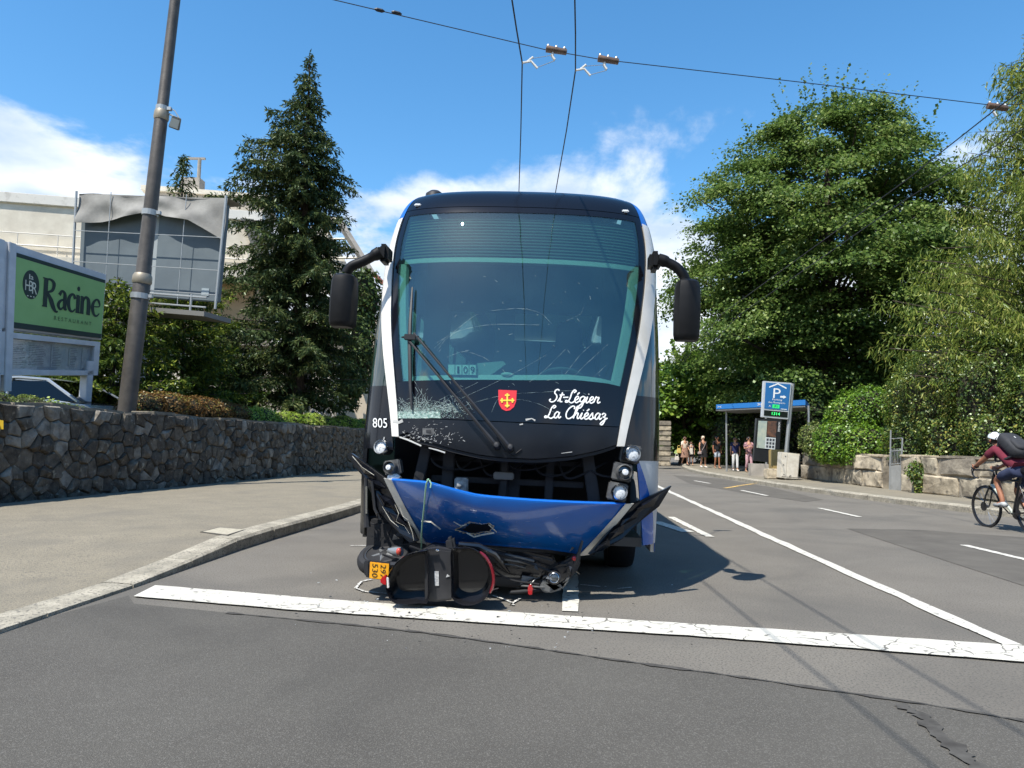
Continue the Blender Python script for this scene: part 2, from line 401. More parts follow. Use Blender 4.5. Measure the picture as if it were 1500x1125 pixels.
# ------------------------------------------------------------------ ground, road, pavements
KL = [(-4.2, -12), (-3.5, 0), (-3.22, 4.8), (-3.09, 6.6), (-2.99, 8.7), (-2.56, 12.9), (-1.85, 22), (-.6, 32), (2.2, 45), (8, 58), (20, 72)]
KR = [(17, -12), (14.2, 3), (12, 8), (10.6, 11), (9.7, 13.4), (9.15, 14.8), (8.4, 19), (8.0, 24), (8.1, 33), (10.2, 43), (16, 53), (27, 62)]
KLs = [Vector((p[0], p[1], 0)) for p in smooth_path(KL, 10)]
KRs = [Vector((p[0], p[1], 0)) for p in smooth_path(KR, 10)]
def resample(P, n):
    d = [0]
    for a, b in zip(P, P[1:]): d.append(d[-1]+(b-a).length)
    o = []; j = 0
    for i in range(n+1):
        t = d[-1]*i/n
        while j < len(d)-2 and d[j+1] < t: j += 1
        o.append(P[j].lerp(P[j+1], (t-d[j])/max(d[j+1]-d[j], 1e-9)))
    return o
KLs = resample(KLs, 120); KRs = resample(KRs, 120)
m = MB(); m.add([(-900, -300, -.06), (900, -300, -.06), (900, 1500, -.06), (-900, 1500, -.06)], [(0, 1, 2, 3)])
m.build('ground', EARTH, kind='structure')
m = MB(); m.grid(lambda a, b: KLs[round(b*120)].lerp(KRs[round(b*120)], a), 8, 120); m.build('road', ASPH, kind='structure')

def swz(y):                                                  # height of the left pavement: a dropped kerb near the camera
    t = min(max((y-6.2)/2.6, 0), 1); return .035+.115*t*t*(3-2*t)
def xw(y): return -8.06+(y-11.6)*.1762                       # street face of the left wall
def inner(P, w):                                             # line w to the left of P
    o = []
    for i, p in enumerate(P):
        t = (P[min(i+1, len(P)-1)]-P[max(i-1, 0)]).normalized(); o.append(p+Vector((-t.y, t.x, 0))*w)
    return o
KI = inner(KLs, .27)
m = MB(); m.grid(lambda a, b: (lambda p, q: Vector((p.x+(q-p.x)*a, p.y, swz(p.y))))(KI[round(b*100)], min(xw(KI[round(b*100)].y)-.2, KI[round(b*100)].x-.6)), 6, 100); m.build('left_pavement', ASPW, kind='structure')
KO = inner(KRs, -.22)
def xr2(y): return interp([(-12, 22), (3, 17), (8, 13.4), (12, 11.2), (15, 10.5), (27, 10.5), (33, 11.6), (43, 14.5), (53, 21), (62, 34)], y)
m = MB(); m.grid(lambda a, b: Vector((KO[round(b*118)].x+(xr2(KO[round(b*118)].y)-KO[round(b*118)].x)*a, KO[round(b*118)].y, .13)), 4, 118); m.build('right_pavement', ASPW, kind='structure')

def kerb_row(P, w, zt, y0, y1, step, name, label, side):
    """single kerb stones end to end along P"""
    root = thing(name, label, 'kerb', (P[0].x, P[0].y, 0)); root['kind'] = 'structure'
    Q = inner(P, w); d = 0; seg = []; n = 0
    for i, (p, q) in enumerate(zip(P, Q)):
        if y0 <= p.y <= y1: seg.append((p, q))
    k = 0; pts = [s[0] for s in seg]; L_ = sum((b-a).length for a, b in zip(pts, pts[1:])); n = int(L_/step)
    A = resample(pts, n); B = resample([s[1] for s in seg], n)
    for i in range(n):
        g = .006; a, b, c, e = A[i].lerp(A[i+1], g), A[i].lerp(A[i+1], 1-g), B[i].lerp(B[i+1], 1-g), B[i].lerp(B[i+1], g)
        z0, z1 = zt(a.y)+random.uniform(-.004, .004), zt(b.y)+random.uniform(-.004, .004)
        bat = .1                                            # batter of the face
        u = (e-a).normalized()*.03; w1 = (c-b).normalized()*.03
        jx = random.uniform(-.006, .006)
        top = [a+u+Vector((jx, 0, z0)), b+w1+Vector((jx, 0, z1)), c+Vector((0, 0, z1+.006)), e+Vector((0, 0, z0+.006))]
        mid = [a+Vector((jx, 0, z0*.8)), b+Vector((jx, 0, z1*.8))]
        bot = [a+Vector((0, 0, -.05)), b+Vector((0, 0, -.05)), c+Vector((0, 0, -.05)), e+Vector((0, 0, -.05))]
        mb = MB(); vs = top+mid+bot
        mb.add(vs, [(0, 1, 2, 3), (4, 5, 1, 0), (6, 7, 5, 4), (7, 8, 2, 1, 5), (9, 6, 4, 0, 3), (8, 9, 3, 2), (9, 8, 7, 6)])
        mb.build('kerb_stone', KERB, root)
    return root
kerb_row(KLs, .27, swz, -6, 34, 1.0, 'left_kerb', 'pale granite kerb of separate stones dropping to road level along left pavement', 1)
kerb_row(KRs, -.22, lambda y: .13, 9, 46, 1.0, 'right_kerb', 'pale stone kerb along the far pavement in front of the low limestone wall', -1)

# ------------------------------------------------------------------ road markings, patches, seams (sheets 4 mm apart)
def sheet(name, px, z, m_, kind='structure', sub=10):
    P = [gr(u, v, z) for u, v in px]; b = MB(); b.add(P, [tuple(range(len(P)))]); o = b.build(name, m_, kind=kind); return o
def strip(name, top, bot, z, m_, n=40, jit=.0):
    T = resample([gr(u, v, z) for u, v in top], n); B = resample([gr(u, v, z) for u, v in bot], n)
    b = MB(); b.grid(lambda s, t: (T[round(s*n)] if t > .5 else B[round(s*n)])+Vector((random.uniform(-jit, jit), random.uniform(-jit, jit), 0)), n, 1)
    return b.build(name, m_, kind='structure')
def line(name, px, w, z, m_, n=24, jit=.006):
    P = resample([gr(u, v, z) for u, v in px], n); b = MB(); b.ribbon([p+Vector((random.uniform(-jit, jit), 0, 0)) for p in P], [w+random.uniform(-jit, jit)*2 for _ in P], (0, 0, 1))
    return b.build(name, m_, kind='structure')
seam = [(188, 872), (196, 884), (330, 897), (510, 914), (620, 926), (760, 945), (900, 966), (1050, 986), (1200, 1008), (1350, 1030), (1500, 1055)]
P = [gr(u, v, .004) for u, v in seam]
kedge = [V(p.x+.02, p.y, .004) for p in KLs if p.y < P[0].y-.03]
m = MB(); Q = P+[V(15, 3.0, .004), V(16.5, -11, .004)]+kedge[1:]; m.add(Q, [tuple(range(len(Q)))]); m.build('road_surface_newer', ASPN, kind='structure')
line('road_seam', seam[2:], .028, .010, TAR, 60, .012)
line('tar_joint', [(1315, 1031), (1352, 1048), (1385, 1082), (1440, 1128), (1500, 1190)], .075, .0115, TAR, 44, .016)
sheet('road_patch', [(1240, 774), (1345, 776), (1500, 787), (1600, 796), (1600, 890), (1500, 858), (1400, 826), (1310, 797)], .004, ASPP)
sheet('road_patch', [(985, 696), (1060, 702), (1130, 714), (1206, 732), (1180, 735), (1100, 724), (1010, 708)], .004, ASPP)
strip('stop_line', [(228, 857), (500, 879), (760, 897), (1100, 919), (1478, 944), (1620, 954)], [(195, 873), (430, 893), (740, 914), (1000, 930), (1250, 949), (1500, 969), (1640, 980)], .014, WHITE, 60, .006)
line('edge_line', [(1482, 944), (1300, 864), (1150, 797), (1060, 756), (985, 722), (955, 708)], .13, .009, WHITE2, 50, .01)
line('lane_dash', [(1200, 744), (1259, 757)], .11, .009, WHITE2)
line('lane_dash', [(1412, 798), (1530, 826)], .11, .009, WHITE2)
line('lane_dash', [(1086, 718), (1124, 726)], .11, .009, WHITE2)
line('lane_dash', [(1017, 704), (1040, 708)], .11, .009, WHITE2)
line('bay_line', [(983, 757), (1040, 786)], .12, .009, WHITE2)
line('bay_line', [(960, 764), (1008, 779)], .2, .009, WHITE2)
line('bay_line', [(836, 800), (836, 895)], .13, .009, WHITE)
line('bus_stop_line', [(1062, 715), (1085, 711), (1104, 708.5), (1128, 710)], .12, .009, YELLOW)
line('bus_stop_line', [(1004, 696), (1030, 696)], .12, .009, WHITE2)
for px in ([(513, 799), (540, 799)], [(521, 861), (530, 851), (545, 848)], [(521, 861), (534, 866), (566, 869)], [(722, 872), (745, 880), (752, 886)], [(747, 885), (762, 876)],
           [(850, 856), (880, 859)], [(905, 862), (925, 860)], [(720, 856), (742, 859)]):
    line('chalk_mark', px, .022, .012, CHALK, 14, .003)
m = MB(); Q = [gr(u, v, .155) for u, v in ((322, 772.5), (357, 775.5), (333, 783), (297, 778.5))]; m.plate(Q, (0, 0, -.02))
c = thing('drain_cover', 'small square pale concrete cover set into left pavement near kerb', 'cover', Q[0]); m.build('cover_plate', mat('cover_concrete', lin((178, 170, 150)), .9, col2=lin((150, 143, 126)), vs=20), c)
m = MB(); m.plate([q.lerp(sum(Q, Vector())/4, -.13)-Vector((0, 0, .002)) for q in Q], (0, 0, -.01)); m.build('cover_frame', TAR, c)

# ------------------------------------------------------------------ stone walls
def cells(w, h, sx, sz, jit=.38):
    """irregular polygons filling w x h"""
    nx, nz = max(1, round(w/sx)), max(1, round(h/sz)); pts = {}
    for j in range(nz):
        for i in range(-1, nx+1):
            pts[i, j] = ((i+.5+.5*(j % 2)-.25+random.uniform(-jit, jit))*w/nx, (j+.5+random.uniform(-jit, jit))*h/nz)
    res = []
    for (i, j), p in pts.items():
        poly = [(0, 0), (w, 0), (w, h), (0, h)]
        for di in (-2, -1, 0, 1, 2):
            for dj in (-2, -1, 0, 1, 2):
                q = pts.get((i+di, j+dj))
                if q is None or (di == 0 and dj == 0): continue
                mx_, mz_ = (p[0]+q[0])/2, (p[1]+q[1])/2; nx_, nz_ = q[0]-p[0], q[1]-p[1]; new = []
                for k in range(len(poly)):
                    a, b = poly[k], poly[(k+1) % len(poly)]
                    da = (a[0]-mx_)*nx_+(a[1]-mz_)*nz_; db = (b[0]-mx_)*nx_+(b[1]-mz_)*nz_
                    if da <= 0: new.append(a)
                    if da*db < 0: t = da/(da-db); new.append((a[0]+(b[0]-a[0])*t, a[1]+(b[1]-a[1])*t))
                poly = new
                if len(poly) < 3: break
            if len(poly) < 3: break
        if len(poly) >= 3 and p[0] > -.2: res.append((p, poly))
    return res
def stone(mb, p, poly, f, gap, proud, flat=False):
    """one rough block: poly inset by gap, back ring, front ring, bulging middle"""
    n = len(poly); cx = sum(a[0] for a in poly)/n; cz = sum(a[1] for a in poly)/n; vs = []
    r = sum(math.hypot(a[0]-cx, a[1]-cz) for a in poly)/n
    k1 = max(.3, 1-gap/r); k2 = max(.2, k1-.16)
    rot = random.uniform(-.05, .05), random.uniform(-.05, .05)
    for k, d in ((k1, -.03), (k1, proud*.45), (k2, proud)):
        for a in poly:
            x, z = cx+(a[0]-cx)*k, cz+(a[1]-cz)*k
            dd = d+((x-cx)*rot[0]+(z-cz)*rot[1])*2 + (random.uniform(-.3, .3)*proud if d > 0 else 0)
            vs.append(f(x, z, dd))
    fs = []
    for L_ in (0, n):
        for i in range(n): j = (i+1) % n; fs.append((L_+i, L_+j, L_+n+j, L_+n+i))
    vs.append(f(cx+random.uniform(-.2, .2)*r, cz+random.uniform(-.2, .2)*r, proud*random.uniform(.9, 1.6)))
    for i in range(n): fs.append((2*n+i, 2*n+(i+1) % n, 3*n))
    mb.add(vs, fs)
ST = [mat('wall_stone_a', lin((116, 107, 93)), .95, col2=lin((72, 66, 57)), vs=7, bump=.9, bs=26, speck=(lin((158, 150, 132)), 9, .6, .74)),
      mat('wall_stone_b', lin((92, 84, 72)), .95, col2=lin((60, 55, 48)), vs=8, bump=.9, bs=26, speck=(lin((126, 118, 104)), 11, .6, .74)),
      mat('wall_stone_c', lin((150, 143, 130)), .95, col2=lin((98, 92, 82)), vs=6, bump=.8, bs=26)]
MORT = mat('wall_mortar', lin((108, 99, 84)), .95, col2=lin((74, 68, 58)), vs=6, bump=.6, bs=30)
COPE = mat('wall_coping', lin((140, 132, 116)), .95, col2=lin((100, 95, 84)), vs=5, bump=.6, bs=30)
Y0, Y1 = 3.0, 34.0
WL = math.hypot(xw(Y1)-xw(Y0), Y1-Y0); WD = Vector((xw(Y1)-xw(Y0), Y1-Y0, 0)).normalized(); WN = Vector((WD.y, -WD.x, 0))
W0 = Vector((xw(Y0), Y0, 0))
def wtop(s): return 1.80-.0085*s+.012*math.sin(s*2.1)+.010*math.sin(s*5.3)
wall = thing('stone_wall', 'tall dark rubble stone retaining wall along the left pavement', 'wall', W0)
def wf(s, z, d): return W0+WD*s+WN*d+Vector((0, 0, z*wtop(s)/1.72))
m = MB(); n = 70
prof = [(.0, -.1), (.0, 1.70), (-.5, 1.70), (-.5, -.1)]
for a, b in zip(prof, prof[1:]): m.grid(lambda s, t: wf(s*WL, a[1]+(b[1]-a[1])*t, a[0]+(b[0]-a[0])*t), n, 1)
m.build('wall_core', MORT, wall)
allc = cells(WL, 1.72, .27, .25, .46)
def vis(p): y = W0.y+WD.y*p[0]; return 10.9 < y < 27.5
front = [c for c in allc if vis(c[0])]; front.sort(key=lambda c: c[0][0]); single = front[:296]; sid = set(id(c) for c in single)
for c in single:
    mb = MB(); stone(mb, c[0], c[1], wf, .010, random.uniform(.02, .085)); mb.build('stone', random.choices(ST, (6, 4, 2.2))[0], wall, smooth=False)
m = MB()
for c in allc:
    if id(c) not in sid: stone(m, c[0], c[1], wf, .014, random.uniform(.03, .08))
m.build('stone_facing', ST[0], wall, kind='stuff')
s = 0
while s < WL-.2:                                             # coping: one flat stone after another
    l_ = random.uniform(.5, .95); e = min(s+l_, WL); mb = MB(); h_ = random.uniform(.035, .07); o_ = random.uniform(.0, .05)
    fr_ = [W0+WD*(s+.01)+WN*o_, W0+WD*(e-.01)+WN*(o_+random.uniform(-.015, .015)), W0+WD*(e-.01)-WN*.5, W0+WD*(s+.01)-WN*.5]
    zz_ = [wtop(s), wtop(e), wtop(e), wtop(s)]
    mb.plate([q+Vector((0, 0, wz*1.70/1.72+h_)) for q, wz in zip(fr_, zz_)], (0, 0, -h_-.01)); mb.build('coping_stone', COPE, wall, bevel=.012); s = e
# the garden behind the wall is level with its top
m = MB(); m.grid(lambda a, b: Vector((xw(2+b*38)-.55-a*40, 2+b*38, 1.05-.04*(2+b*38-17) if b*38 > 15 else 1.05)), 2, 12); m.build('garden_terrain', EARTH, kind='structure')
m = MB(); Q = [at(-6, 614, 11.48), at(5, 616, 11.5), at(5, 629, 11.5), at(-6, 628, 11.48)]; m.plate(Q, -WN*.03)
tag(m.build('wall_marker', mat('marker_yellow', lin((214, 176, 40)), .5), loc=tuple(Q[0])), 'small yellow hydrant marker plate fixed on the rubble wall', 'marker')

LS = [mat('limestone_a', lin((190, 178, 154)), .95, col2=lin((130, 120, 104)), vs=3.2, bump=1.0, bs=9, speck=(lin((98, 92, 82)), 5, .56, .7)),
      mat('limestone_b', lin((200, 186, 160)), .95, col2=lin((146, 134, 114)), vs=3, bump=1.0, bs=9, speck=(lin((110, 104, 92)), 6, .6, .72)),
      mat('limestone_c', lin((158, 148, 130)), .95, col2=lin((112, 104, 92)), vs=3, bump=.9, bs=14)]
def courses(w, h):
    """two rough courses of long blocks"""
    res = []; rows = [0, h*.52, h]
    for z0, z1 in zip(rows, rows[1:]):
        x = 0
        while x < w-.05:
            e = min(x+random.uniform(.45, 1.35), w); e = w if w-e < .3 else e
            q = lambda a: a+random.uniform(-.035, .035)
            zz0 = (q(z0) if z0 > 0 else 0, q(z0) if z0 > 0 else 0); zz1 = (q(z1) if z1 < h else h, q(z1) if z1 < h else h)
            poly = [(x, zz0[0]), ((x+e)/2, sum(zz0)/2+(0 if z0 == 0 else .02)), (e, zz0[1]), (e+random.uniform(-.03, .03), (z0+z1)/2), (e, zz1[1]), ((x+e)/2, sum(zz1)/2), (x, zz1[0]), (x+random.uniform(-.03, .03), (z0+z1)/2)]
            res.append((((x+e)/2, (z0+z1)/2), poly)); x = e
    return res
def low_wall(name, label, p0, p1, h0, h1, sx, sz, th=.45):
    p0, p1 = Vector(p0), Vector(p1); D = (p1-p0); L_ = D.length; D.normalize(); Nn = Vector((-D.y, D.x, 0))
    if Nn.dot(Vector((0, 0, 0))-p0) < 0: Nn = -Nn
    root = thing(name, label, 'wall', p0)
    def f(s, z, d): return p0+D*s+Nn*d+Vector((0, 0, z*(h0+(h1-h0)*s/L_)/h0))
    b = MB(); pr = [(0, -.1), (0, h0-.02), (-th, h0-.02), (-th, -.1)]
    for a, c_ in zip(pr, pr[1:]): b.grid(lambda s, t: f(s*L_, a[1]+(c_[1]-a[1])*t, a[0]+(c_[0]-a[0])*t), 20, 1)
    for e in (0, L_): b.add([f(e, -.1, 0), f(e, h0-.02, 0), f(e, h0-.02, -th), f(e, -.1, -th)], [(0, 1, 2, 3)])
    b.build('wall_core', LS[2], root)
    for c_ in courses(L_, h0):
        mb = MB(); stone(mb, c_[0], c_[1], f, .006, random.uniform(.03, .06)); mb.build('stone', random.choice(LS), root, bevel=0)
    s = 0
    while s < L_-.1:
        l_ = random.uniform(.6, 1.1); e = min(s+l_, L_); h_ = random.uniform(.03, .07); mb = MB()
        mb.plate([f(s+.008, h0-.02, .05)+Vector((0, 0, h_)), f(e-.008, h0-.02, .05)+Vector((0, 0, h_+random.uniform(-.02, .02))), f(e-.008, h0-.02, -th)+Vector((0, 0, h_)), f(s+.008, h0-.02, -th)+Vector((0, 0, h_))], (0, 0, -h_-.005))
        mb.build('coping_stone', random.choice(LS), root, bevel=.015); s = e
    return root
low_wall('limestone_wall', 'low cream limestone wall from the white cabinet to the garden gate', (10.25, 26.0, .13), (10.35, 20.6, .13), .86, .9, .95, .44)
low_wall('limestone_wall', 'low cracked limestone wall under the big hedge, nearest the cyclist', (10.3, 19.55, .13), (11.3, 12.0, .13), .92, .9, 1.5, .46)
# ------------------------------------------------------------------ buildings beyond the wall
RW = mat('render_white', lin((222, 214, 196)), .9, col2=lin((202, 193, 175)), vs=1.2, bump=.15, bs=20)
RB = mat('render_beige', lin((206, 178, 142)), .9, col2=lin((190, 160, 126)), vs=1)
RG = mat('concrete_grey', lin((168, 160, 148)), .9, col2=lin((140, 134, 124)), vs=2)
WINF = mat('window_frame_white', lin((215, 213, 208)), .5)
GLS = glassmat('window_glass', (.25, .3, .32))
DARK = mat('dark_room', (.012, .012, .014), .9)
TILE = mat('roof_tile_red', lin((150, 82, 62)), .85, col2=lin((112, 62, 48)), vs=3)
def qb(mb, a, b, z0, z1, depth):
    """wall block: foot a -> b, height z0..z1, going depth metres away from the camera"""
    a, b = Vector((a[0], a[1], 0)), Vector((b[0], b[1], 0)); d = (b-a).normalized(); n_ = Vector((-d.y, d.x, 0))
    P = [a, b, b+n_*depth, a+n_*depth]
    return mb.plate([Vector((p.x, p.y, z0)) for p in P], (0, 0, z1-z0))
bl = thing('flat_roofed_building', 'long cream flat roofed building behind the restaurant sign and scaffold', 'building', (-22, 33, 0))
A, B = (-34.5, 30.6), (-12.4, 35.4)
m = MB(); qb(m, A, B, 9.0, 12.15, 9); m.build('upper_wall', RW, bl)
m = MB(); qb(m, (A[0]+.4, A[1]+1.3), (B[0]-.5, B[1]+1.0), 0, 9.0, 8); m.build('lower_wall', RB, bl)
m = MB(); qb(m, (A[0]-.2, A[1]-.55), (B[0]+.2, B[1]-.55), 8.75, 9.28, 1.6); m.build('ledge', RW, bl, bevel=.04)
m = MB(); qb(m, (A[0]-.1, A[1]-.12), (B[0]+.1, B[1]-.12), 11.72, 12.2, 9.3); m.build('parapet', mat('parapet_white', lin((216, 212, 202)), .9, col2=lin((160, 154, 144)), vs=2.2, va=(.55, .8)), bl, bevel=.03)
DX = Vector((B[0]-A[0], B[1]-A[1], 0)).normalized(); DN = Vector((DX.y, -DX.x, 0))
def fac(x, z, d=0.):                                          # point on the street front of that building
    t = (x-A[0])/DX.x; return Vector((A[0], A[1], 0))+DX*t+DN*d+Vector((0, 0, z))
for x in (-26.5, -19.6, -13.0):
    m = MB(); m.plate([fac(x-.3, 11.7, .5), fac(x+.3, 11.7, .5), fac(x+.95, 9.9, .02), fac(x+.45, 9.9, .02)], DN*-.5); m.build('gutter_bracket', RG, bl)
m = MB(); m.tube([fac(A[0], 9.75, .25), fac(B[0], 9.75, .25)], .04); m.tube([fac(A[0], 10.3, .25), fac(B[0], 10.3, .25)], .025)
for x in np.linspace(A[0]+.5, B[0]-.5, 14): m.tube([fac(x, 9.2, .25), fac(x, 10.3, .25)], .02)
m.build('balcony_rail', mat('rail_pale', lin((205, 200, 190)), .5), bl)
for x in (-28.0, -23.6, -18.6, -15.6):
    for z in (7.55, 4.4):
        a = fac(x, z, -.99); 
        m = MB(); m.plate([fac(x-.55, z-.5, -1.0), fac(x+.55, z-.5, -1.0), fac(x+.55, z+.5, -1.0), fac(x-.55, z+.5, -1.0)], DN*.06); w = m.build('window', WINF, bl)
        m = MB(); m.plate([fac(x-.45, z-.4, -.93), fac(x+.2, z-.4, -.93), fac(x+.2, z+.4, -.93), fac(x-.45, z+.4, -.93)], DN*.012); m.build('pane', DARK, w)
m = MB(); qb(m, (-19.2, 37.5), (-13.4, 38.6), 12.2, 13.9, 4); m.build('roof_house', mat('roof_house_wall', lin((186, 176, 160)), .9, col2=lin((160, 150, 136)), vs=1.5), bl)
m = MB(); qb(m, (-19.4, 37.3), (-13.2, 38.5), 13.9, 14.15, 4.4); m.build('roof_house_cap', RW, bl)
m = MB(); m.box((-17.2, 38.4, 14.5), (1.0, .7, .7)); m.tube([(-16.9, 38.4, 14.8), (-16.9, 38.4, 16.0)], .1); m.box((-17.05, 38.4, 16.0), (.9, .12, .1)); m.build('chimney', RG, bl)

hb = thing('gabled_house', 'white house with slanted roof beam and red tiles behind the spruce', 'house', (-11, 46, 0))
m = MB(); qb(m, (-14.5, 46), (-8.4, 47.5), 0, 9.2, 8); m.build('wall', mat('render_house', lin((222, 206, 182)), .9, col2=lin((205, 188, 164)), vs=1), hb)
m = MB(); P = [at(474, 322, 46), at(497, 320, 46), at(548, 402, 46), at(522, 402, 46)]
m.plate([at(455, 330, 46.3), at(478, 330, 46.3), at(530, 430, 46.3), at(455, 430, 46.3)], (0, .3, 0)); m.build('gable_wall', RW, hb)
m = MB(); m.tube([at(472, 325, 45.8), at(496, 322, 45.8)], .22, 4); m.tube([at(495, 321, 45.8), at(545, 402, 45.8)], .24, 4); m.build('slanted_beam', RG, hb)
for k in range(5):
    a = at(497+9*k, 336+14*k, 45.9); m = MB(); m.tube([at(478, 336+14*k, 45.95), a], .07, 4); m.build('louvre', RW, hb)
m = MB(); a, b, c_, d = at(530, 385, 46.2), at(575, 425, 46.2), at(575, 425, 52), at(530, 378, 52); m.plate([a, b, c_, d], (0, 0, -.25)); m.build('roof', TILE, hb)
for u, v in ((515, 505), (515, 560), (470, 470), (440, 560)):
    m = MB(); m.plate([at(u-7, v+14, 46.0), at(u+7, v+14, 46.0), at(u+7, v-14, 46.0), at(u-7, v-14, 46.0)], (0, .2, 0)); w = m.build('window', WINF, hb)
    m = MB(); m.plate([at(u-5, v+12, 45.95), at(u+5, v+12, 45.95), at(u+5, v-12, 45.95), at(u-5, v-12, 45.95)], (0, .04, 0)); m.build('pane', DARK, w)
lb = thing('low_pavilion', 'low white building glimpsed through the branches behind the pole', 'building', (-11, 27, 0))
m = MB(); qb(m, (-15.5, 28.6), (-7.2, 30.4), 1.4, 4.9, 4); m.build('wall', RW, lb)
m = MB(); qb(m, (-15.7, 28.3), (-7.0, 30.2), 4.9, 5.1, 4.6); m.build('roof', RG, lb)
for x in (-14.5, -12.6, -10.7, -8.8):
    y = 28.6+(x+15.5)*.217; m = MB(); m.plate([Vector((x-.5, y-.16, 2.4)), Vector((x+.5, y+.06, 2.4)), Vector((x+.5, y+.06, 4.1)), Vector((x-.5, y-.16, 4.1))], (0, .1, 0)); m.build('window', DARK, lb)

# ------------------------------------------------------------------ scaffolded billboard
GM = mat('galvanised', lin((168, 170, 168)), .45, metal=.6)
PAN = mat('panel_grey', lin((98, 108, 112)), .7, col2=lin((88, 98, 103)), vs=1.5)
TARP = mat('tarpaulin', lin((146, 144, 138)), .85, col2=lin((122, 120, 115)), vs=1.6, bump=.3, bs=12)
YB = 19.5
sc = thing('scaffold_billboard', 'grey panelled billboard wrapped in wire scaffold under a crumpled grey tarpaulin', 'billboard', (-9.8, YB, 1.4))
f = pquad((110, 430), (320, 446), (117, 285), (335, 292), YB, YB-.9, YB)
nb = (f(1, 0)-f(0, 0)).cross(f(0, 1)-f(0, 0)).normalized()
if nb.y > 0: nb = -nb
for a0, a1 in ((-.01, .505), (.53, .97)):
    m = MB(); m.plate([f(a0, .03)-nb*.13, f(a1, .03)-nb*.13, f(a1, .97)-nb*.13, f(a0, .97)-nb*.13], -nb*.16); m.build('panel', PAN, sc, bevel=.02)
m = MB(); m.plate([f(.49, .05)-nb*.15, f(.535, .05)-nb*.15, f(.535, .9)-nb*.15, f(.49, .9)-nb*.15], -nb*.3); m.build('panel_joint', mat('joint_grey', lin((150, 156, 156)), .6), sc)
m = MB(); m.plate([f(.86, .08)-nb*.115, f(.91, .08)-nb*.115, f(.91, .15)-nb*.115, f(.86, .15)-nb*.115], -nb*.03); m.build('inspection_plate', mat('plate_pale', lin((150, 160, 162)), .5), sc)
def tarp(a, b):
    low = interp([(0, .70), (.18, .72), (.38, .79), (.52, .84), (.62, .80), (.78, .77), (.9, .68), (1, .60)], a)
    t = low+(1.005-low)*b
    fold = 0
    for q, sl, am in ((.10, 2.6, .09), (.30, -3.0, .07), (.47, 2.2, .09), (.66, -2.6, .07), (.84, 2.8, .09)):
        d = (a-q-sl*.10*(b-.5))/.11; fold += am*math.exp(-d*d*1.2)*(.35+.65*(1-b))
    return f(a, t)+nb*(.02+fold+.05*(1-b)**2+.006*math.sin(a*43+b*5)+.008*math.sin(b*9+a*13))
m = MB(); m.shell(tarp, 90, 26, lambda p: -nb*.012); m.build('tarpaulin', TARP, sc, smooth=True)
m = MB(); m.grid(lambda a, b: f(a, 1.0)+nb*.04-nb*b*.75+Vector((0, 0, .03*math.sin(a*14))), 30, 4); m.build('tarpaulin_top', TARP, sc, smooth=True)
for a in (0, .24, .745, 1.0):
    m = MB(); m.tube([f(a, -.05)+nb*.12, f(a, 1.02)+nb*.12], .012 if 0 < a < 1 else .035, 6); m.build('upright', GM, sc)
for t in (.08, .31, .62):
    m = MB(); m.tube([f(0, t)+nb*.14, f(1, t)+nb*.14], .011, 6); m.build('wire', GM, sc)
for a in (.1, .53, .9):
    m = MB(); m.tube([f(a, -.14)+nb*.5, f(a, .05)+nb*.5], .03, 6); m.build('guard_post', GM, sc)
m = MB(); m.tube([f(0, .03)+nb*.5, f(1, .03)+nb*.5], .026, 6); m.tube([f(0, -.06)+nb*.5, f(1, -.06)+nb*.5], .022, 6); m.build('guard_rail', GM, sc)
m = MB(); m.plate([f(0, -.10)+nb*.55, f(1, -.10)+nb*.55, f(1, -.10)-nb*.6, f(0, -.10)-nb*.6], (0, 0, -.12)); m.build('catwalk', mat('catwalk_grey', lin((112, 110, 104)), .7), sc)
for a in (.30, .44):
    q = f(a, -.12)-nb*.3; m = MB(); m.tube([q, Vector((q.x, q.y, 1.3))], .14, 10); m.build('leg', GM, sc)

# ------------------------------------------------------------------ restaurant sign
YL, YR = 13.9, 16.2
sg = thing('restaurant_sign', 'green restaurant sign over a glazed menu case on grey posts', 'sign', at(20, 600, YL))
ALU = mat('aluminium_frame', lin((196, 198, 200)), .45, metal=.15, col2=lin((180, 183, 186)), vs=4)
GREEN = mat('sign_green', lin((130, 172, 104)), .45, col2=lin((136, 178, 110)), vs=3)
DGREEN = mat('sign_dark_green', lin((24, 44, 36)), .5)
fr_ = pquad((2, 478), (150, 496), (6, 352), (157, 402), YL, YR, YL)
ns = (fr_(1, 0)-fr_(0, 0)).cross(fr_(0, 1)-fr_(0, 0)).normalized()
if ns.y > 0: ns = -ns
def boxon(mb, f, a0, b0, a1, b1, front, back, n_): mb.plate([f(a0, b0)+n_*front, f(a1, b0)+n_*front, f(a1, b1)+n_*front, f(a0, b1)+n_*front], n_*(back-front)); return mb
m = MB(); boxon(m, fr_, -.07, -.02, 1.0, 1.0, -.02, -.26, ns); m.build('light_box', ALU, sg, bevel=.01)
g = lambda a, b: fr_(.10+.88*a, .0+.90*b)+ns*0
m = MB(); boxon(m, g, 0, .075, 1, .945, .012, -.015, ns); m.build('sign_face', GREEN, sg)
for b0_, b1_ in ((.945, 1.0), (.0, .075)):
    m = MB(); boxon(m, g, 0, b0_, 1, b1_, .014, -.015, ns); m.build('dark_band', DGREEN, sg)
for a0, a1 in ((-.07, .0), (.035, .10)):
    m = MB(); boxon(m, fr_, a0, -.75, a1, 1.0, .03, -.28, ns); m.build('post', ALU, sg, bevel=.01)
m = MB(); boxon(m, fr_, .86, -1.35, .93, -.35, .0, -.2, ns); m.build('post', ALU, sg, bevel=.01)
off = ns*.018
m = MB(); cc = (.16, .62)                                          # round badge
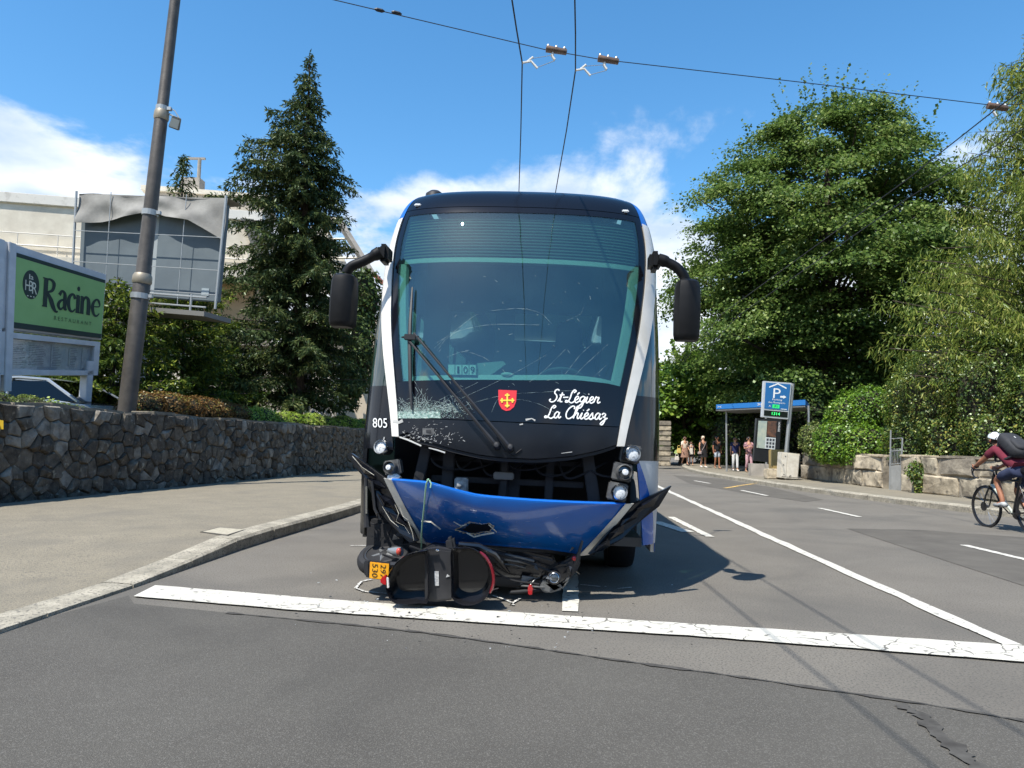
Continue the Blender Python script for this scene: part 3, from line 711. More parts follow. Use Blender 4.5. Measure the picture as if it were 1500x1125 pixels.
m.plate([g(cc[0]+.085*math.cos(t), cc[1]+.20*math.sin(t))+off for t in np.linspace(0, 2*math.pi, 40)[:-1]], -ns*.006); bd = m.build('badge', DGREEN, sg)
IV = mat('badge_ivory', lin((206, 206, 186)), .5)
def stroke(mb, f, pts, w, n_, o_, k=5, ws=None, asp=1.0):
    """pen stroke on a surface f: pts in the unit square"""
    P = smooth_path(pts, k) if k > 1 else [np.array(p) for p in pts]
    Wd = [w]*len(P) if ws is None else [w*interp(list(zip(np.linspace(0, 1, len(ws)), ws)), i/(len(P)-1)) for i in range(len(P))]
    mb.ribbon([Vector(f(p[0], p[1]))+n_*o_ for p in P], Wd, n_)
m = MB()
for s_, bx in (('H', (.10, .53, .145, .67)), ('B', (.138, .53, .178, .67)), ('R', (.172, .50, .222, .66)), ('l', (.135, .69, .145, .76)), ('a', (.15, .69, .18, .74)), ('...', (.12, .45, .20, .465))):
    put_text(m, s_, g, bx, off=ns*.021)
m.build('monogram', IV, bd)
# the name in a bold serif hand: vertical stems, thin joins, bracket serifs
def serif_word(mb, f, n_, o_):
    W_ = .088                                                        # stem width in metres
    def st(p, w=1., k=5, ws=None): stroke(mb, f, p, W_*w, n_, o_, k, ws)
    def sf(x, y, w): stroke(mb, f, [(x-w/2, y), (x+w/2, y)], W_*.33, n_, o_+.001, 1)
    Y = lambda t: .36+t*.40                                          # base line .36, capital height .76
    X = lambda t: .275+t*.68
    def P(*a): return [(X(x), Y(y)) for x, y in a]
    st(P((.055, 0), (.06, 1)), 1.1, 1); sf(X(.05), Y(0), .055); sf(X(.045), Y(1), .05)                       # R
    st(P((.05, .97), (.13, 1.0), (.185, .88), (.16, .62), (.06, .5)), .8, 6, [.5, .7, 1.2, .9, .4])
    st(P((.09, .5), (.15, .25), (.19, .02), (.235, -.12), (.27, -.1)), 1.0, 6, [.7, 1.2, 1.1, .6, .3])
    x = .27                                                                                               # a
    st(P((x+.01, .52), (x+.05, .68), (x+.10, .6), (x+.105, .3), (x+.11, .06), (x+.145, .03)), .95, 6, [.9, .6, .9, 1.1, 1, .4])
    st(P((x+.10, .40), (x+.03, .30), (x+.0, .13), (x+.04, .0), (x+.10, .14)), .8, 6, [.4, .8, 1.1, .7, .4])
    x = .435                                                                                              # c
    st(P((x+.115, .50), (x+.08, .67), (x+.02, .56), (x+.0, .3), (x+.03, .05), (x+.08, 0), (x+.125, .12)), .9, 6, [1.1, .5, .9, 1.2, .9, .5, .3])
    x = .60                                                                                               # i
    st(P((x, 0), (x, .66)), 1.05, 1); sf(x and X(x), Y(0), .05); sf(X(x-.01), Y(.66), .035)
    mb.plate([Vector(f(X(x)+.017*math.cos(t), Y(.93)+.038*math.sin(t)))+n_*o_ for t in np.linspace(0, 6.28, 18)[:-1]], -n_*.004)
    x = .675                                                                                              # n
    st(P((x, 0), (x, .66)), 1.05, 1); sf(X(x), Y(0), .045); sf(X(x-.01), Y(.66), .03)
    st(P((x+.01, .46), (x+.05, .66), (x+.10, .6), (x+.115, .4), (x+.115, 0)), 1.0, 6, [.4, .6, 1, 1.1, 1.1]); sf(X(x+.115), Y(0), .045)
    x = .865                                                                                              # e
    st(P((x+.005, .36), (x+.12, .42), (x+.105, .62), (x+.06, .68), (x+.01, .52), (x-.005, .3), (x+.03, .05), (x+.08, 0), (x+.13, .13)), .85, 6, [.35, .35, .9, .5, .9, 1.25, .9, .5, .3])
m = MB(); serif_word(m, g, ns, .02); m.build('name_lettering', DGREEN, sg)
m = MB(); put_text(m, 'R E S T A U R A N T', g, (.42, .185, .86, .245), off=ns*.02); m.build('small_lettering', mat('sign_mid_green', lin((62, 92, 58)), .5), sg)
h = lambda a, b: fr_(-.02+1.0*a, -.56+.52*b)
m = MB(); boxon(m, h, 0, 0, 1, .97, -.10, -.24, ns)
for bx in ((0, 0, 1, .13), (0, .84, 1, .97), (0, .13, .06, .84), (.94, .13, 1, .84)): boxon(m, h, *bx, .0, -.10, ns)
mc = m.build('menu_case', ALU, sg)
PAP = mat('menu_paper', lin((206, 206, 204)), .8, col2=lin((176, 178, 180)), vs=12)
for bx in ((.09, .2, .50, .78), (.52, .22, .64, .76), (.70, .24, .80, .72), (.84, .2, .9, .78)): m = MB(); boxon(m, h, *bx, -.085, -.095, ns); m.build('menu_sheet', PAP, mc)
TXT = mat('print_grey', lin((140, 140, 142)), .8); m = MB()
for k in range(12):
    for x0, x1 in ((.11, .28), (.30, .47), (.535, .625), (.715, .79)):
        b = .25+k*.042; boxon(m, h, x0, b, x1-random.uniform(0, .04), b+.016, -.083, -.0845, ns)
m.build('menu_print', TXT, mc)
m = MB(); boxon(m, h, .03, .10, .97, .87, -.045, -.05, ns); m.build('pane', glassmat('case_glass', (.9, .92, .92)), mc)

# ------------------------------------------------------------------ mast, wires
MAST = mat('mast_paint', lin((88, 82, 75)), .5, metal=.2, col2=lin((72, 67, 61)), vs=5, bump=.15, bs=30)
YM = 15.6
ms = thing('wire_mast', 'tall brown steel mast standing behind the rubble wall', 'mast', at(186, 640, YM))
def mp(v): return at(186+(600-v)*.1175, v, YM)
m = MB(); vv = [660, 520, 412, 408, 300, 172, 168, 0, -140, -300]; rr = [.185, .178, .172, .15, .143, .136, .118, .108, .1, .09]
m.tube([mp(v) for v in vv], rr, 20); m.build('pole', MAST, ms, smooth=True)
for v, r in ((410, .19), (170, .15)):
    m = MB(); m.tube([mp(v+6), mp(v+3), mp(v-5), mp(v-9)], [r*.95, r*1.05, r*1.02, r*.86], 20); m.build('collar', mat('collar_worn', lin((150, 140, 122)), .5, metal=.4), ms, smooth=True)
for v, r in ((434, .197), (312, .165), (160, .135)):
    m = MB(); m.tube([mp(v+4), mp(v-4)], r, 18); m.box(mp(v)+Vector((r+.03, -.02, 0)), (.09, .08, .07)); m.build('clamp', GM, ms)
fp = at(257, 180, YM-.05)
ft = thing('floodlight', 'small grey floodlight bracketed on the mast against the sky', 'floodlight', fp)
m = MB(); m.tube([mp(168), at(248, 167, YM), fp+Vector((0, 0, .12))], .02, 6); m.tube([at(247, 158, YM), at(256, 162, YM), at(262, 172, YM)], .012, 6); m.build('bracket', GM, ft)
Rf = Euler((math.radians(25), math.radians(12), math.radians(25))).to_matrix()
m = MB(); m.box(fp, (.22, .16, .26), Rf, .8); m.build('housing', mat('lamp_grey', lin((120, 118, 110)), .5), ft, bevel=.015)
m = MB(); m.box(fp+Rf@Vector((-.01, -.085, -.01)), (.17, .012, .19), Rf); m.build('lens', mat('lamp_lens', lin((196, 198, 190)), .15), ft)
CAB = mat('cable_dark', lin((40, 40, 42)), .5, metal=.3)
HW = 5.5
def wire(name, label, pts, r=.011, cat='wire', group=None):
    m = MB(); m.tube([Vector(p) for p in pts], r, 6); return tag(m.build(name, CAB, loc=tuple(pts[0])), label, cat, group)
def hz(u, v, z): return gr(u, v, z)
def contact(name, label, px, pre, post, z=HW):
    P = [hz(u, v, z) for u, v in px]; return wire(name, label, [Vector(p) for p in pre]+P+[Vector(p) for p in post], .0085, group='trolley contact wires')
a1, a2 = hz(765, 92, HW), hz(843, 103, HW)
contact('contact_wire', 'left of the two trolley wires running above the bus', [(750, 0), (757, 45), (765, 92), (763, 190), (760, 286)], [(-.75, -25, HW), (-.3, -3, HW)], [(.25, 17, HW), (1.0, 28, HW), (3.2, 44, HW)])
contact('contact_wire', 'right of the two trolley wires running above the bus', [(842, 0), (843, 50), (843, 103), (830, 190), (813, 286)], [(-.1, -25, HW), (.3, -3, HW)], [(.92, 17, HW), (1.7, 28, HW), (3.9, 44, HW)])
contact('contact_wire', 'upper of the two trolley wires over the far lane at right', [(1500, 130), (1461, 158), (1390, 214), (1330, 262)], [(5.4, -25, HW), (5.7, 0, HW), (5.75, 4, HW)], [(6.8, 24, HW), (9.5, 42, HW)])
contact('contact_wire', 'lower of the two trolley wires over the far lane at right', [(1500, 188), (1450, 219), (1397, 249), (1330, 290)], [(6.05, -25, HW), (6.35, 0, HW), (6.4, 4, HW)], [(7.4, 24, HW), (10.1, 42, HW)])
SP = [(-9.6, 6.4, 7.25), at(490, 0, 8.1), at(800, 73, 8.75), at(880, 87, 8.8), at(1170, 120, 9.0), at(1452, 154, 9.2), (12.5, 9.7, 6.3)]
wire('span_wire', 'thin cross span wire carrying the trolley wire insulators', SP, .006, 'wire')
INS = mat('insulator_brown', lin((110, 84, 62)), .45, col2=lin((70, 56, 46)), vs=12)
def insulator(u, v, Y, side, label, name='wire_insulator'):
    c = at(u, v, Y); t = thing(name, label, 'insulator', c, 'insulators on the span wire')
    d = (at(u+30, v+5, Y)-c).normalized()
    m = MB(); m.tube([c-d*.13, c-d*.125, c+d*.125, c+d*.13], [.012, .042, .036, .012], 10); m.build('body', INS, t, smooth=True)
    for k in (-.1, .0, .1):
        m = MB(); m.lathe(c+d*k+Vector((0, 0, .03)), (0, 0, 1), [(.012, 0), (.02, .01), (.012, .03)], 8); m.build('bolt', GM, t)
    m = MB(); m.tube([c-d*.04, c-d*.05+Vector((0, 0, -.08)), c-d*.02+Vector((0, 0, -.12))], .018, 6); m.build('hanger', mat('white_plastic', lin((214, 212, 204)), .5), t)
    return c
c1 = insulator(815, 74, 8.6, -1, 'brown insulator nearer the middle of the span wire')
c2 = insulator(891, 88, 8.6, -1, 'brown insulator right of the other, above the right trolley wire')
c3 = insulator(1461, 157, 9.2, -1, 'dark insulator on the span wire in front of the larch')
for c_, w_, n_ in ((c1, a1, 'left'), (c2, a2, 'right')):
    t = thing('wire_clamp', f'small pale clamp arm holding the {n_} trolley wire over the bus', 'clamp', w_, 'clamp arms on the trolley wires')
    m = MB(); m.tube([w_, w_+Vector((.10, 0, .02)), w_+Vector((.17, 0, -.06))], .014, 6); m.tube([w_+Vector((.05, 0, .01)), w_+Vector((.12, 0, .07))], .012, 6); m.build('arm', MATS['white_plastic'], t)
    m = MB(); m.tube([w_+Vector((.17, 0, -.05)), c_+Vector((-.02, 0, -.13))], .005, 5); m.tube([w_+Vector((.10, 0, .05)), c_+Vector((-.05, 0, -.06))], .004, 5); m.build('stay', GM, t)
for u, v, l_ in ((556, 15, 'upper left'), (581, 19, 'next to the other')):
    c_ = at(u, v, 8.2); d = (at(u+30, v+7.5, 8.25)-c_).normalized()
    m = MB(); m.tube([c_-d*.06, c_-d*.03, c_+d*.03, c_+d*.06], [.008, .022, .022, .008], 8); tag(m.build('turnbuckle', CAB, loc=tuple(c_)), f'small dark turnbuckle at the upper end of the span wire, {"outer" if u < 570 else "inner"} one', 'turnbuckle', 'turnbuckles on the span wire')
def plain_mast(p, top, label):
    t = thing('wire_mast', label, 'mast', p); m = MB(); m.tube([p, (p[0], p[1], top)], [.16, .1], 14); m.build('pole', MAST, t, smooth=True); m = MB(); m.tube([(p[0], p[1], top-.6), (p[0], p[1], top-.45)], .15, 14); m.build('clamp', GM, t)
plain_mast((-9.6, 6.4, 1.0), 7.8, 'steel mast outside the left edge holding the span wire')
plain_mast((12.5, 9.7, 0), 6.9, 'steel mast outside the right edge holding the span wire')
for k, (p, q) in enumerate((((1388, 213, 10.2), (1418, 196, 9.9)), ((1400, 238, 10.3), (1430, 231, 9.8)))):
    pass

# ------------------------------------------------------------------ parking sign, cabinet, shelter, gate
BLUE = mat('sign_blue', lin((40, 104, 160)), .4); WP = mat('sign_white', lin((228, 230, 228)), .4)
YP = 25.2
ps = thing('parking_sign', 'blue illuminated parking guidance sign on a pale pole behind the cabinet', 'sign', at(1149, 690, YP))
m = MB(); m.tube([at(1149, 692, YP+.12), at(1161, 562, YP+.12)], .065, 12); m.build('pole', GM, ps, smooth=True)
pf = bilin(at(1116, 611, YP), at(1155, 614.5, YP), at(1160, 561, YP), at(1119, 558, YP)); pn = Vector((0, -1, 0))
m = MB(); boxon(m, pf, 0, 0, 1, 1, 0, -.16, pn); m.build('frame', mat('sign_frame', lin((206, 210, 212)), .35, metal=.3), ps, bevel=.01)
m = MB(); boxon(m, pf, .07, .245, .95, .96, .012, -.01, pn); m.build('blue_face', BLUE, ps)
m = MB(); boxon(m, pf, .07, .05, .95, .20, .012, -.01, pn); m.build('display', mat('display_black', (.008, .012, .01), .3), ps)
m = MB(); o_ = pn*.016
put_text(m, 'P', pf, (.36, .55, .62, .82), off=o_)
m.plate([pf(*p)+o_ for p in ((.2, .82), (.5, .93), (.82, .82), (.82, .86), (.5, .965), (.2, .86))][::1], -pn*.003)
m.plate([pf(*p)+o_ for p in ((.62, .575), (.74, .575), (.74, .55), (.84, .60), (.74, .65), (.74, .625), (.62, .625))], -pn*.003)
put_text(m, 'Parking', pf, (.34, .475, .70, .535), off=o_); put_text(m, 'des Remparts', pf, (.2, .395, .82, .455), off=o_)
put_text(m, 'A', pf, (.22, .30, .30, .35), off=o_); boxon(m, pf, .68, .258, .9, .275, .016, .01, pn); m.build('lettering', WP, ps)
LED = emat('led_green', (.04, .85, .18), 1.1)
m = MB(); boxon(m, pf, .36, .275, .62, .375, .016, .01, pn); m.build('green_lamp', emat('led_green_dim', (.02, .45, .12), .6), ps)
m = MB(); put_text(m, '1314', pf, (.36, .085, .66, .165), off=o_); m.build('digits', LED, ps)
m = MB(); put_text(m, 'P1', pf, (.44, .295, .54, .355), off=pn*.02); m.build('digits', DARK, ps)

cb_ = thing('electric_cabinet', 'pale concrete electric cabinet at the end of the limestone wall', 'cabinet', at(1158, 698, 24.9))
cf = bilin(at(1143.5, 699, 24.6), at(1169, 701, 24.6), at(1172, 665, 24.6), at(1145.5, 662, 24.6))
CAB2 = mat('cabinet_beige', lin((206, 200, 184)), .85, col2=lin((190, 182, 166)), vs=8)
m = MB(); boxon(m, cf, 0, -.03, 1, 1, 0, -.4, pn); m.build('housing', CAB2, cb_, bevel=.012)
m = MB(); boxon(m, cf, .04, .04, .30, .95, .012, -.01, pn); boxon(m, cf, .34, .04, .96, .95, .012, -.01, pn); m.build('door', mat('cabinet_door', lin((216, 210, 196)), .8, col2=lin((200, 192, 176)), vs=8), cb_, bevel=.004)
m = MB()
for a, b in ((.2, .84), (.12, .5), (.17, .12), (.5, .07), (.56, .09)): m.lathe(cf(a, b)+pn*.013, pn, [(.018, 0), (.014, .01)], 8)
m.build('lock', DARK, cb_)

YS = 27.5
sh = thing('bus_shelter', 'bus shelter with blue edged roof and lit poster case behind the parking sign', 'bus shelter', at(1105, 690, YS))
R_ = [at(1049, 604, YS+3.8), at(1180, 605, YS-.6), at(1186, 606, YS+2.6), at(1080, 605, YS+6.2)]
zt = R_[0].z; R_ = [Vector((p.x, p.y, 2.75+.0*p.z)) for p in R_]
m = MB(); m.plate(R_, (0, 0, .20)); m.build('roof', mat('shelter_roof_blue', lin((46, 118, 186)), .4), sh)
m = MB(); m.plate([p+Vector((.0, .03, -.02)) for p in R_], (0, 0, -.05)); m.build('ceiling', mat('shelter_ceiling', lin((110, 112, 112)), .6), sh)
e0, e1 = R_[0], R_[1]; ed = (e1-e0).normalized(); en = Vector((ed.y, -ed.x, 0))
rf = lambda a, b: e0+(e1-e0)*a+Vector((0, 0, .2*b))+en*.012
m = MB(); put_text(m, '3800 Bourg', rf, (.50, .2, .86, .8)); put_text(m, '><', rf, (.02, .25, .07, .7)); m.build('lettering', WP, sh)
for a, b in ((.06, .3), (.55, .2), (.97, .3), (.95, 2.2), (.3, 2.6)):
    q = e0+(e1-e0)*a-en*b; m = MB(); m.tube([(q.x, q.y, .1), (q.x, q.y, 2.75)], .04, 8); m.build('post', GM, sh)
SG = glassmat('shelter_glass', (.55, .6, .6))
b0, b1 = e0-en*2.7+ed*.2, e1-en*2.7
for k in range(4):
    p, q = b0.lerp(b1, k/4+.01), b0.lerp(b1, (k+1)/4-.01); m = MB(); m.plate([Vector((p.x, p.y, .3)), Vector((q.x, q.y, .3)), Vector((q.x, q.y, 2.6)), Vector((p.x, p.y, 2.6))], en*-.02); m.build('back_pane', SG, sh)
pcf = bilin(at(1108, 657, YS-.2), at(1136, 660, YS-.2), at(1139, 616, YS-.2), at(1111, 615, YS-.2))
m = MB(); boxon(m, pcf, -.08, -.42, 1.22, 1.05, -.03, -.2, pn); pc = m.build('poster_case', mat('case_dark', lin((34, 36, 38)), .4), sh)
m = MB(); boxon(m, pcf, .02, .03, .47, .97, -.01, -.03, pn); m.build('poster', mat('poster_cream', lin((186, 190, 168)), .5, col2=lin((150, 166, 160)), vs=3), pc)
m = MB(); boxon(m, pcf, .5, .45, .97, .97, -.01, -.03, pn); m.build('poster', mat('poster_brown', lin((120, 84, 62)), .5, col2=lin((60, 52, 50)), vs=8), pc)
m = MB(); boxon(m, pcf, .44, .03, .97, .42, -.006, -.03, pn); m.build('poster', mat('poster_pale', lin((196, 202, 200)), .5), pc)
m = MB()
for i in range(3):
    for j in range(3): boxon(m, pcf, .5+i*.155, .07+j*.115, .61+i*.155, .15+j*.115, -.003, -.008, pn)
m.build('poster_print', mat('print_dark', lin((60, 64, 70)), .6), pc)
m = MB(); put_text(m, 'HORAIRE', lambda a, b: pcf(1.06+.1*b, .95-.32*a)+pn*-.02, (0, 0, 1, 1)); m.build('side_lettering', WP, pc)
m = MB(); bq = [e0.lerp(e1, .2)-en*2.2, e0.lerp(e1, .7)-en*2.2]; m.plate([Vector((p.x, p.y, .58)) for p in (bq[0], bq[1], bq[1]-en*.4, bq[0]-en*.4)], (0, 0, .05)); m.build('bench', mat('bench_wood', lin((132, 104, 74)), .7), sh)
m = MB(); q0, q1 = at(1100, 690, YS), at(1128, 696, YS-.6); m.plate([Vector((q0.x, q0.y, .13)), Vector((q1.x, q1.y, .13)), Vector((q1.x, q1.y, .58)), Vector((q0.x, q0.y, .58))], (0, .3, 0)); m.build('plinth', RG, sh)
m = MB(); q = at(1139, 685, YS-1.4); m.box((q.x, q.y, .62), (.5, .4, 1.0)); tag(m.build('litter_bin', mat('bin_ochre', lin((170, 146, 92)), .6), loc=(q.x, q.y, .13), bevel=.03), 'ochre box bin between shelter poster case and white cabinet', 'bin')
m = MB(); q = at(1134, 695, YS-2.3); m.box((q.x, q.y, .3), (.6, .4, .34)); tag(m.build('stone_block', LS[1], loc=(q.x, q.y, .13), bevel=.03), 'low pale stone block on the pavement left of the cabinet', 'stone block')

YG = 19.9
gt = thing('garden_gate', 'small grey metal garden gate between the two limestone walls', 'gate', at(1310, 718, YG))
gg = bilin(at(1303, 722, YG+.2), at(1319, 720, YG-.2), at(1322.5, 629, YG-.2), at(1305, 630, YG+.2))
m = MB(); m.tube([gg(0, 0), gg(0, 1)], .022, 8); m.tube([gg(1, 0), gg(1, .86)], .022, 8)
for b in (.45, .66, .86): m.tube([gg(0, b), gg(1, b)], .014, 6)
m.build('frame', GM, gt)
m = MB(); boxon(m, gg, .06, .02, .94, .43, .01, -.015, pn); m.build('sheet_panel', mat('gate_sheet', lin((150, 150, 146)), .6, col2=lin((132, 132, 128)), vs=6), gt)
for k in range(7):
    a = .1+k*.133; m = MB(); m.tube([gg(a, .45), gg(a, .7)], .006, 5); m.build('bar', GM, gt)
pp = thing('gate_pier', 'stone pier at the far end of the pavement beyond the pedestrians', 'pier', at(972, 688, 37))
for k in range(9):
    q = at(972, 688, 37); m = MB(); m.box((q.x, q.y, .26+k*.25), (.62+random.uniform(-.04, .04), .6, .235)); m.build('stone', random.choice(LS), pp, bevel=.03)
# ------------------------------------------------------------------ vegetation
BARK = mat('bark', lin((84, 72, 60)), .95, col2=lin((58, 50, 42)), vs=10, bump=.8, bs=25)
TWIG_SHADE = mat('twig_shade_brown', lin((58, 54, 38)), .95, col2=lin((42, 42, 28)), vs=8)
L_LIME = leafmat('leaf_lime', lin((66, 90, 38)), lin((106, 128, 60)), lin((138, 152, 86)), .42, .02, .5)
L_SPR = leafmat('needle_spruce', lin((48, 64, 38)), lin((76, 90, 50)), lin((106, 110, 64)), .22, .02, .7)
L_YEW = leafmat('needle_yew', lin((48, 68, 28)), lin((96, 112, 38)), lin((140, 146, 58)), .25, .02, .6)
L_LAR = leafmat('needle_larch', lin((84, 104, 42)), lin((132, 144, 62)), lin((164, 164, 88)), .4, .02, .6)
L_IVY = leafmat('leaf_ivy', lin((64, 86, 34)), lin((104, 124, 52)), lin((158, 154, 74)), .3, .05, .55)
L_BRI = leafmat('leaf_bright', lin((74, 108, 30)), lin((122, 156, 48)), lin((160, 178, 70)), .4, .04, .7)
L_RED = leafmat('leaf_redbrown', lin((92, 72, 40)), lin((128, 92, 52)), lin((126, 124, 60)), .25, .03, 1.2)
L_HED = leafmat('leaf_hedge', lin((110, 140, 48)), lin((170, 188, 80)), lin((200, 206, 116)), .35, .03, 1.0)
L_BOX = leafmat('leaf_box', lin((66, 84, 40)), lin((108, 120, 60)), lin((146, 150, 90)), .25, .03, 1.5)
L_BACK = leafmat('leaf_far', lin((62, 92, 32)), lin((112, 142, 50)), lin((148, 168, 72)), .4, .03, .5)
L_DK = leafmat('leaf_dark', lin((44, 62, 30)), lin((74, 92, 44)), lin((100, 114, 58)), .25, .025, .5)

def root_at(name, label, cat, p, group=None): return thing(name, label, cat, p, group)
def add_quads(name, P, m_, root, kind=None):
    M = FR[root].inverted(); off = np.array(M.translation); me = quads_mesh(name, P+off, m_); return link(name, me, root, kind)
def trunk(root, pts, rs, limbs=()):
    m = MB(); m.tube(pts, rs, 10); o = m.build('trunk', BARK, root, smooth=True)
    if limbs:                                               # hundreds of thin boughs, hidden in the foliage
        m = MB()
        for p, r in limbs: m.tube(p, [r, r*.7, r*.35] if len(p) == 3 else [r, r*.3], 5)
        m.build('boughs', BARK, root, smooth=True, kind='stuff')

def broadleaf(name, label, base, prof, nclump, nleaf, size, lm, flat=.32, crad=.9, trunk_r=.3, low=None, sq=(1, 1), group=None, shoots=20):
    """crown of drooping leaf sprays in layers; prof = [(height, radius)]"""
    base = Vector(base); root = root_at(name, label, 'tree', base, group)
    zs = [p[0] for p in prof]; z0, z1 = zs[0], zs[-1]; Cs = []; Ds = []; Ns = []; limbs = []
    wts = np.array([interp(prof, z)**1.3+.3 for z in np.linspace(z0, z1, 60)]); wts /= wts.sum()
    for k in range(nclump):
        z = np.linspace(z0, z1, 60)[RNG.choice(60, p=wts)]+RNG.uniform(-.2, .2)
        az = RNG.uniform(0, 2*math.pi); R = interp(prof, z)*(1+.09*math.sin(3*az+z*.7)+.07*math.sin(7*az-z*1.9)); rr = R*(RNG.uniform(.05, 1)**.38)*RNG.uniform(.86, 1.10)
        c = np.array([rr*math.cos(az)*sq[0], rr*math.sin(az)*sq[1], z]); out_ = np.array([math.cos(az), math.sin(az), 0])
        n = int(nleaf*RNG.uniform(.6, 1.3)); cr_ = crad*RNG.uniform(.65, 1.25)
        side = np.cross(out_, [0, 0, 1.])
        a = RNG.normal(size=(n, 1))*.52*cr_; b = RNG.normal(size=(n, 1))*.42*cr_; h = RNG.normal(size=(n, 1))*flat*.40*cr_
        P = c+out_*a+side*b+np.array([0, 0, 1.])*(h-.30*np.maximum(a, -.2*cr_)-.16*(b**2)/cr_)
        Cs.append(P); Ds.append(out_*.55+side*np.sign(b)*.25+np.array([0, 0, -.45])+rnd(n, .45)); Ns.append(out_*.30+np.array([0, 0, .95])+rnd(n, .36))
        if k % 9 == 0:
            t = Vector((0, 0, max(1.5, z*.72)))
            limbs.append(([base+t*.9, base+Vector(c)*.55+t*.40, base+Vector(c)], min(.10, .04+.008*(z1-z))))
    for k in range(shoots):                                   # young upright shoots that break the outline
        z = z1-(z1-z0)*.62*RNG.uniform(0, 1)**1.3; az = RNG.uniform(0, 6.283); R = interp(prof, z)*.95; n = int(RNG.uniform(10, 26)); t = np.linspace(0, 1, n)[:, None]
        o_ = np.array([math.cos(az), math.sin(az), 0]); l_ = RNG.uniform(.7, 1.6); d = np.array([0, 0, 1.])+o_*RNG.uniform(.1, .7)
        Cs.append(np.array([R*math.cos(az)*sq[0], R*math.sin(az)*sq[1], z-.2])+d*t*l_+rnd(n, .05)); Ds.append(rnd(n, .7)+o_*.4+np.array([0, 0, -.1])); Ns.append(rnd(n, .5)+np.array([0, 0, .9]))
    C = np.concatenate(Cs)+np.array(base); D = np.concatenate(Ds); Nn = np.concatenate(Ns); n = len(C)
    s_ = size*RNG.uniform(.5, 1.4, n)
    add_quads('crown', leaves(C, D, Nn, s_, s_*.86), lm, root)
    trunk(root, [base, base+Vector((.05, 0, z1*.3)), base+Vector((0, .05, z1*.6)), base+Vector((0, 0, z1*.9))], [trunk_r*1.25, trunk_r, trunk_r*.6, trunk_r*.15], limbs)
    return root

def conifer(name, label, base, H, prof, lm, whorl=.24, per=6, tuft=(.15, .042), droop=.25, lift=.25, hang=.35, dens=1., z0=.6, cat='tree', group=None, trunk_r=.2, tw=.38, bias=None, lean=(0, 0)):
    """whorls of drooping boughs, each with side twigs clothed in needle tufts; prof = [(height, reach)]"""
    base = Vector(base); root = root_at(name, label, cat, base, group); Cs = []; Ds = []; limbs = []
    z = z0
    while z < H-.05:
        R = interp(prof, z); nb_ = max(3, int(per*RNG.uniform(.8, 1.2)*(1 if R > .5 else .8))); a0 = RNG.uniform(0, 6.28)
        for k in range(nb_):
            az = a0+k*6.283/nb_+RNG.uniform(-.3, .3); Lb = max(.06, R*(RNG.uniform(.55, 1.22) if R > .4 else RNG.uniform(.8, 1.1)))
            if bias: Lb *= 1+bias*(-math.cos(az))*interp([(0, 0), (H*.3, .2), (H*.6, 1), (H, .3)], z)
            o_ = np.array([math.cos(az), math.sin(az), 0]); sd = np.array([-o_[1], o_[0], 0]); dr = droop*RNG.uniform(.5, 1.5)
            zb = z+RNG.uniform(-.1, .1)
            f_ = lambda t: np.array([lean[0]*zb/H, lean[1]*zb/H, zb])+o_*Lb*t+np.array([0, 0, 1.])*Lb*(lift*t-(dr+lift*.5)*t*t+.18*t**4*lift*4)
            nt_ = max(3, int(Lb*9*dens))
            for t in np.linspace(.12, 1, nt_):
                p = f_(t); wl = tw*min(1, Lb/1.2)*(1-.55*t)*RNG.uniform(.6, 1.3)+.05
                for sgn in (-1, 1):
                    if RNG.random() < .12: continue
                    d = sd*sgn*.8+o_*.55+np.array([0, 0, -hang*RNG.uniform(.5, 1.4)]); d /= np.linalg.norm(d)
                    nn = max(2, int(wl/.045*dens)); q = RNG.uniform(0, 1, nn)[:, None]
                    Cs.append(p+d*q*wl+np.array([0, 0, -hang*.5])*q*q*wl+rnd(nn, .018)); Ds.append(d*.8+rnd(nn, .55)+np.array([0, 0, -hang*.6]))
            nn = max(3, int(Lb*10*dens)); q = RNG.uniform(.1, 1, nn); Cs.append(np.array([f_(t) for t in q])+rnd(nn, .02)); Ds.append(o_*.7+rnd(nn, .6))
            limbs.append(([base+Vector(f_(0)), base+Vector(f_(.5)), base+Vector(f_(.9))], .008+.006*Lb))
        z += whorl*RNG.uniform(.8, 1.2)*(1 if z < H*.85 else .6)
    C = np.concatenate(Cs)+np.array(base); D = np.concatenate(Ds); n = len(C); s_ = RNG.uniform(.65, 1.3, n)
    add_quads('crown', leaves(C, D, rnd(n)+np.array([0, 0, .9]), tuft[0]*s_, tuft[1]*s_), lm, root)
    trunk(root, [base+Vector((0, 0, -.3)), base+Vector((lean[0]*.5, lean[1]*.5, H*.5)), base+Vector((lean[0], lean[1], H*.985))], [trunk_r, trunk_r*.6, .015], limbs)
    return root

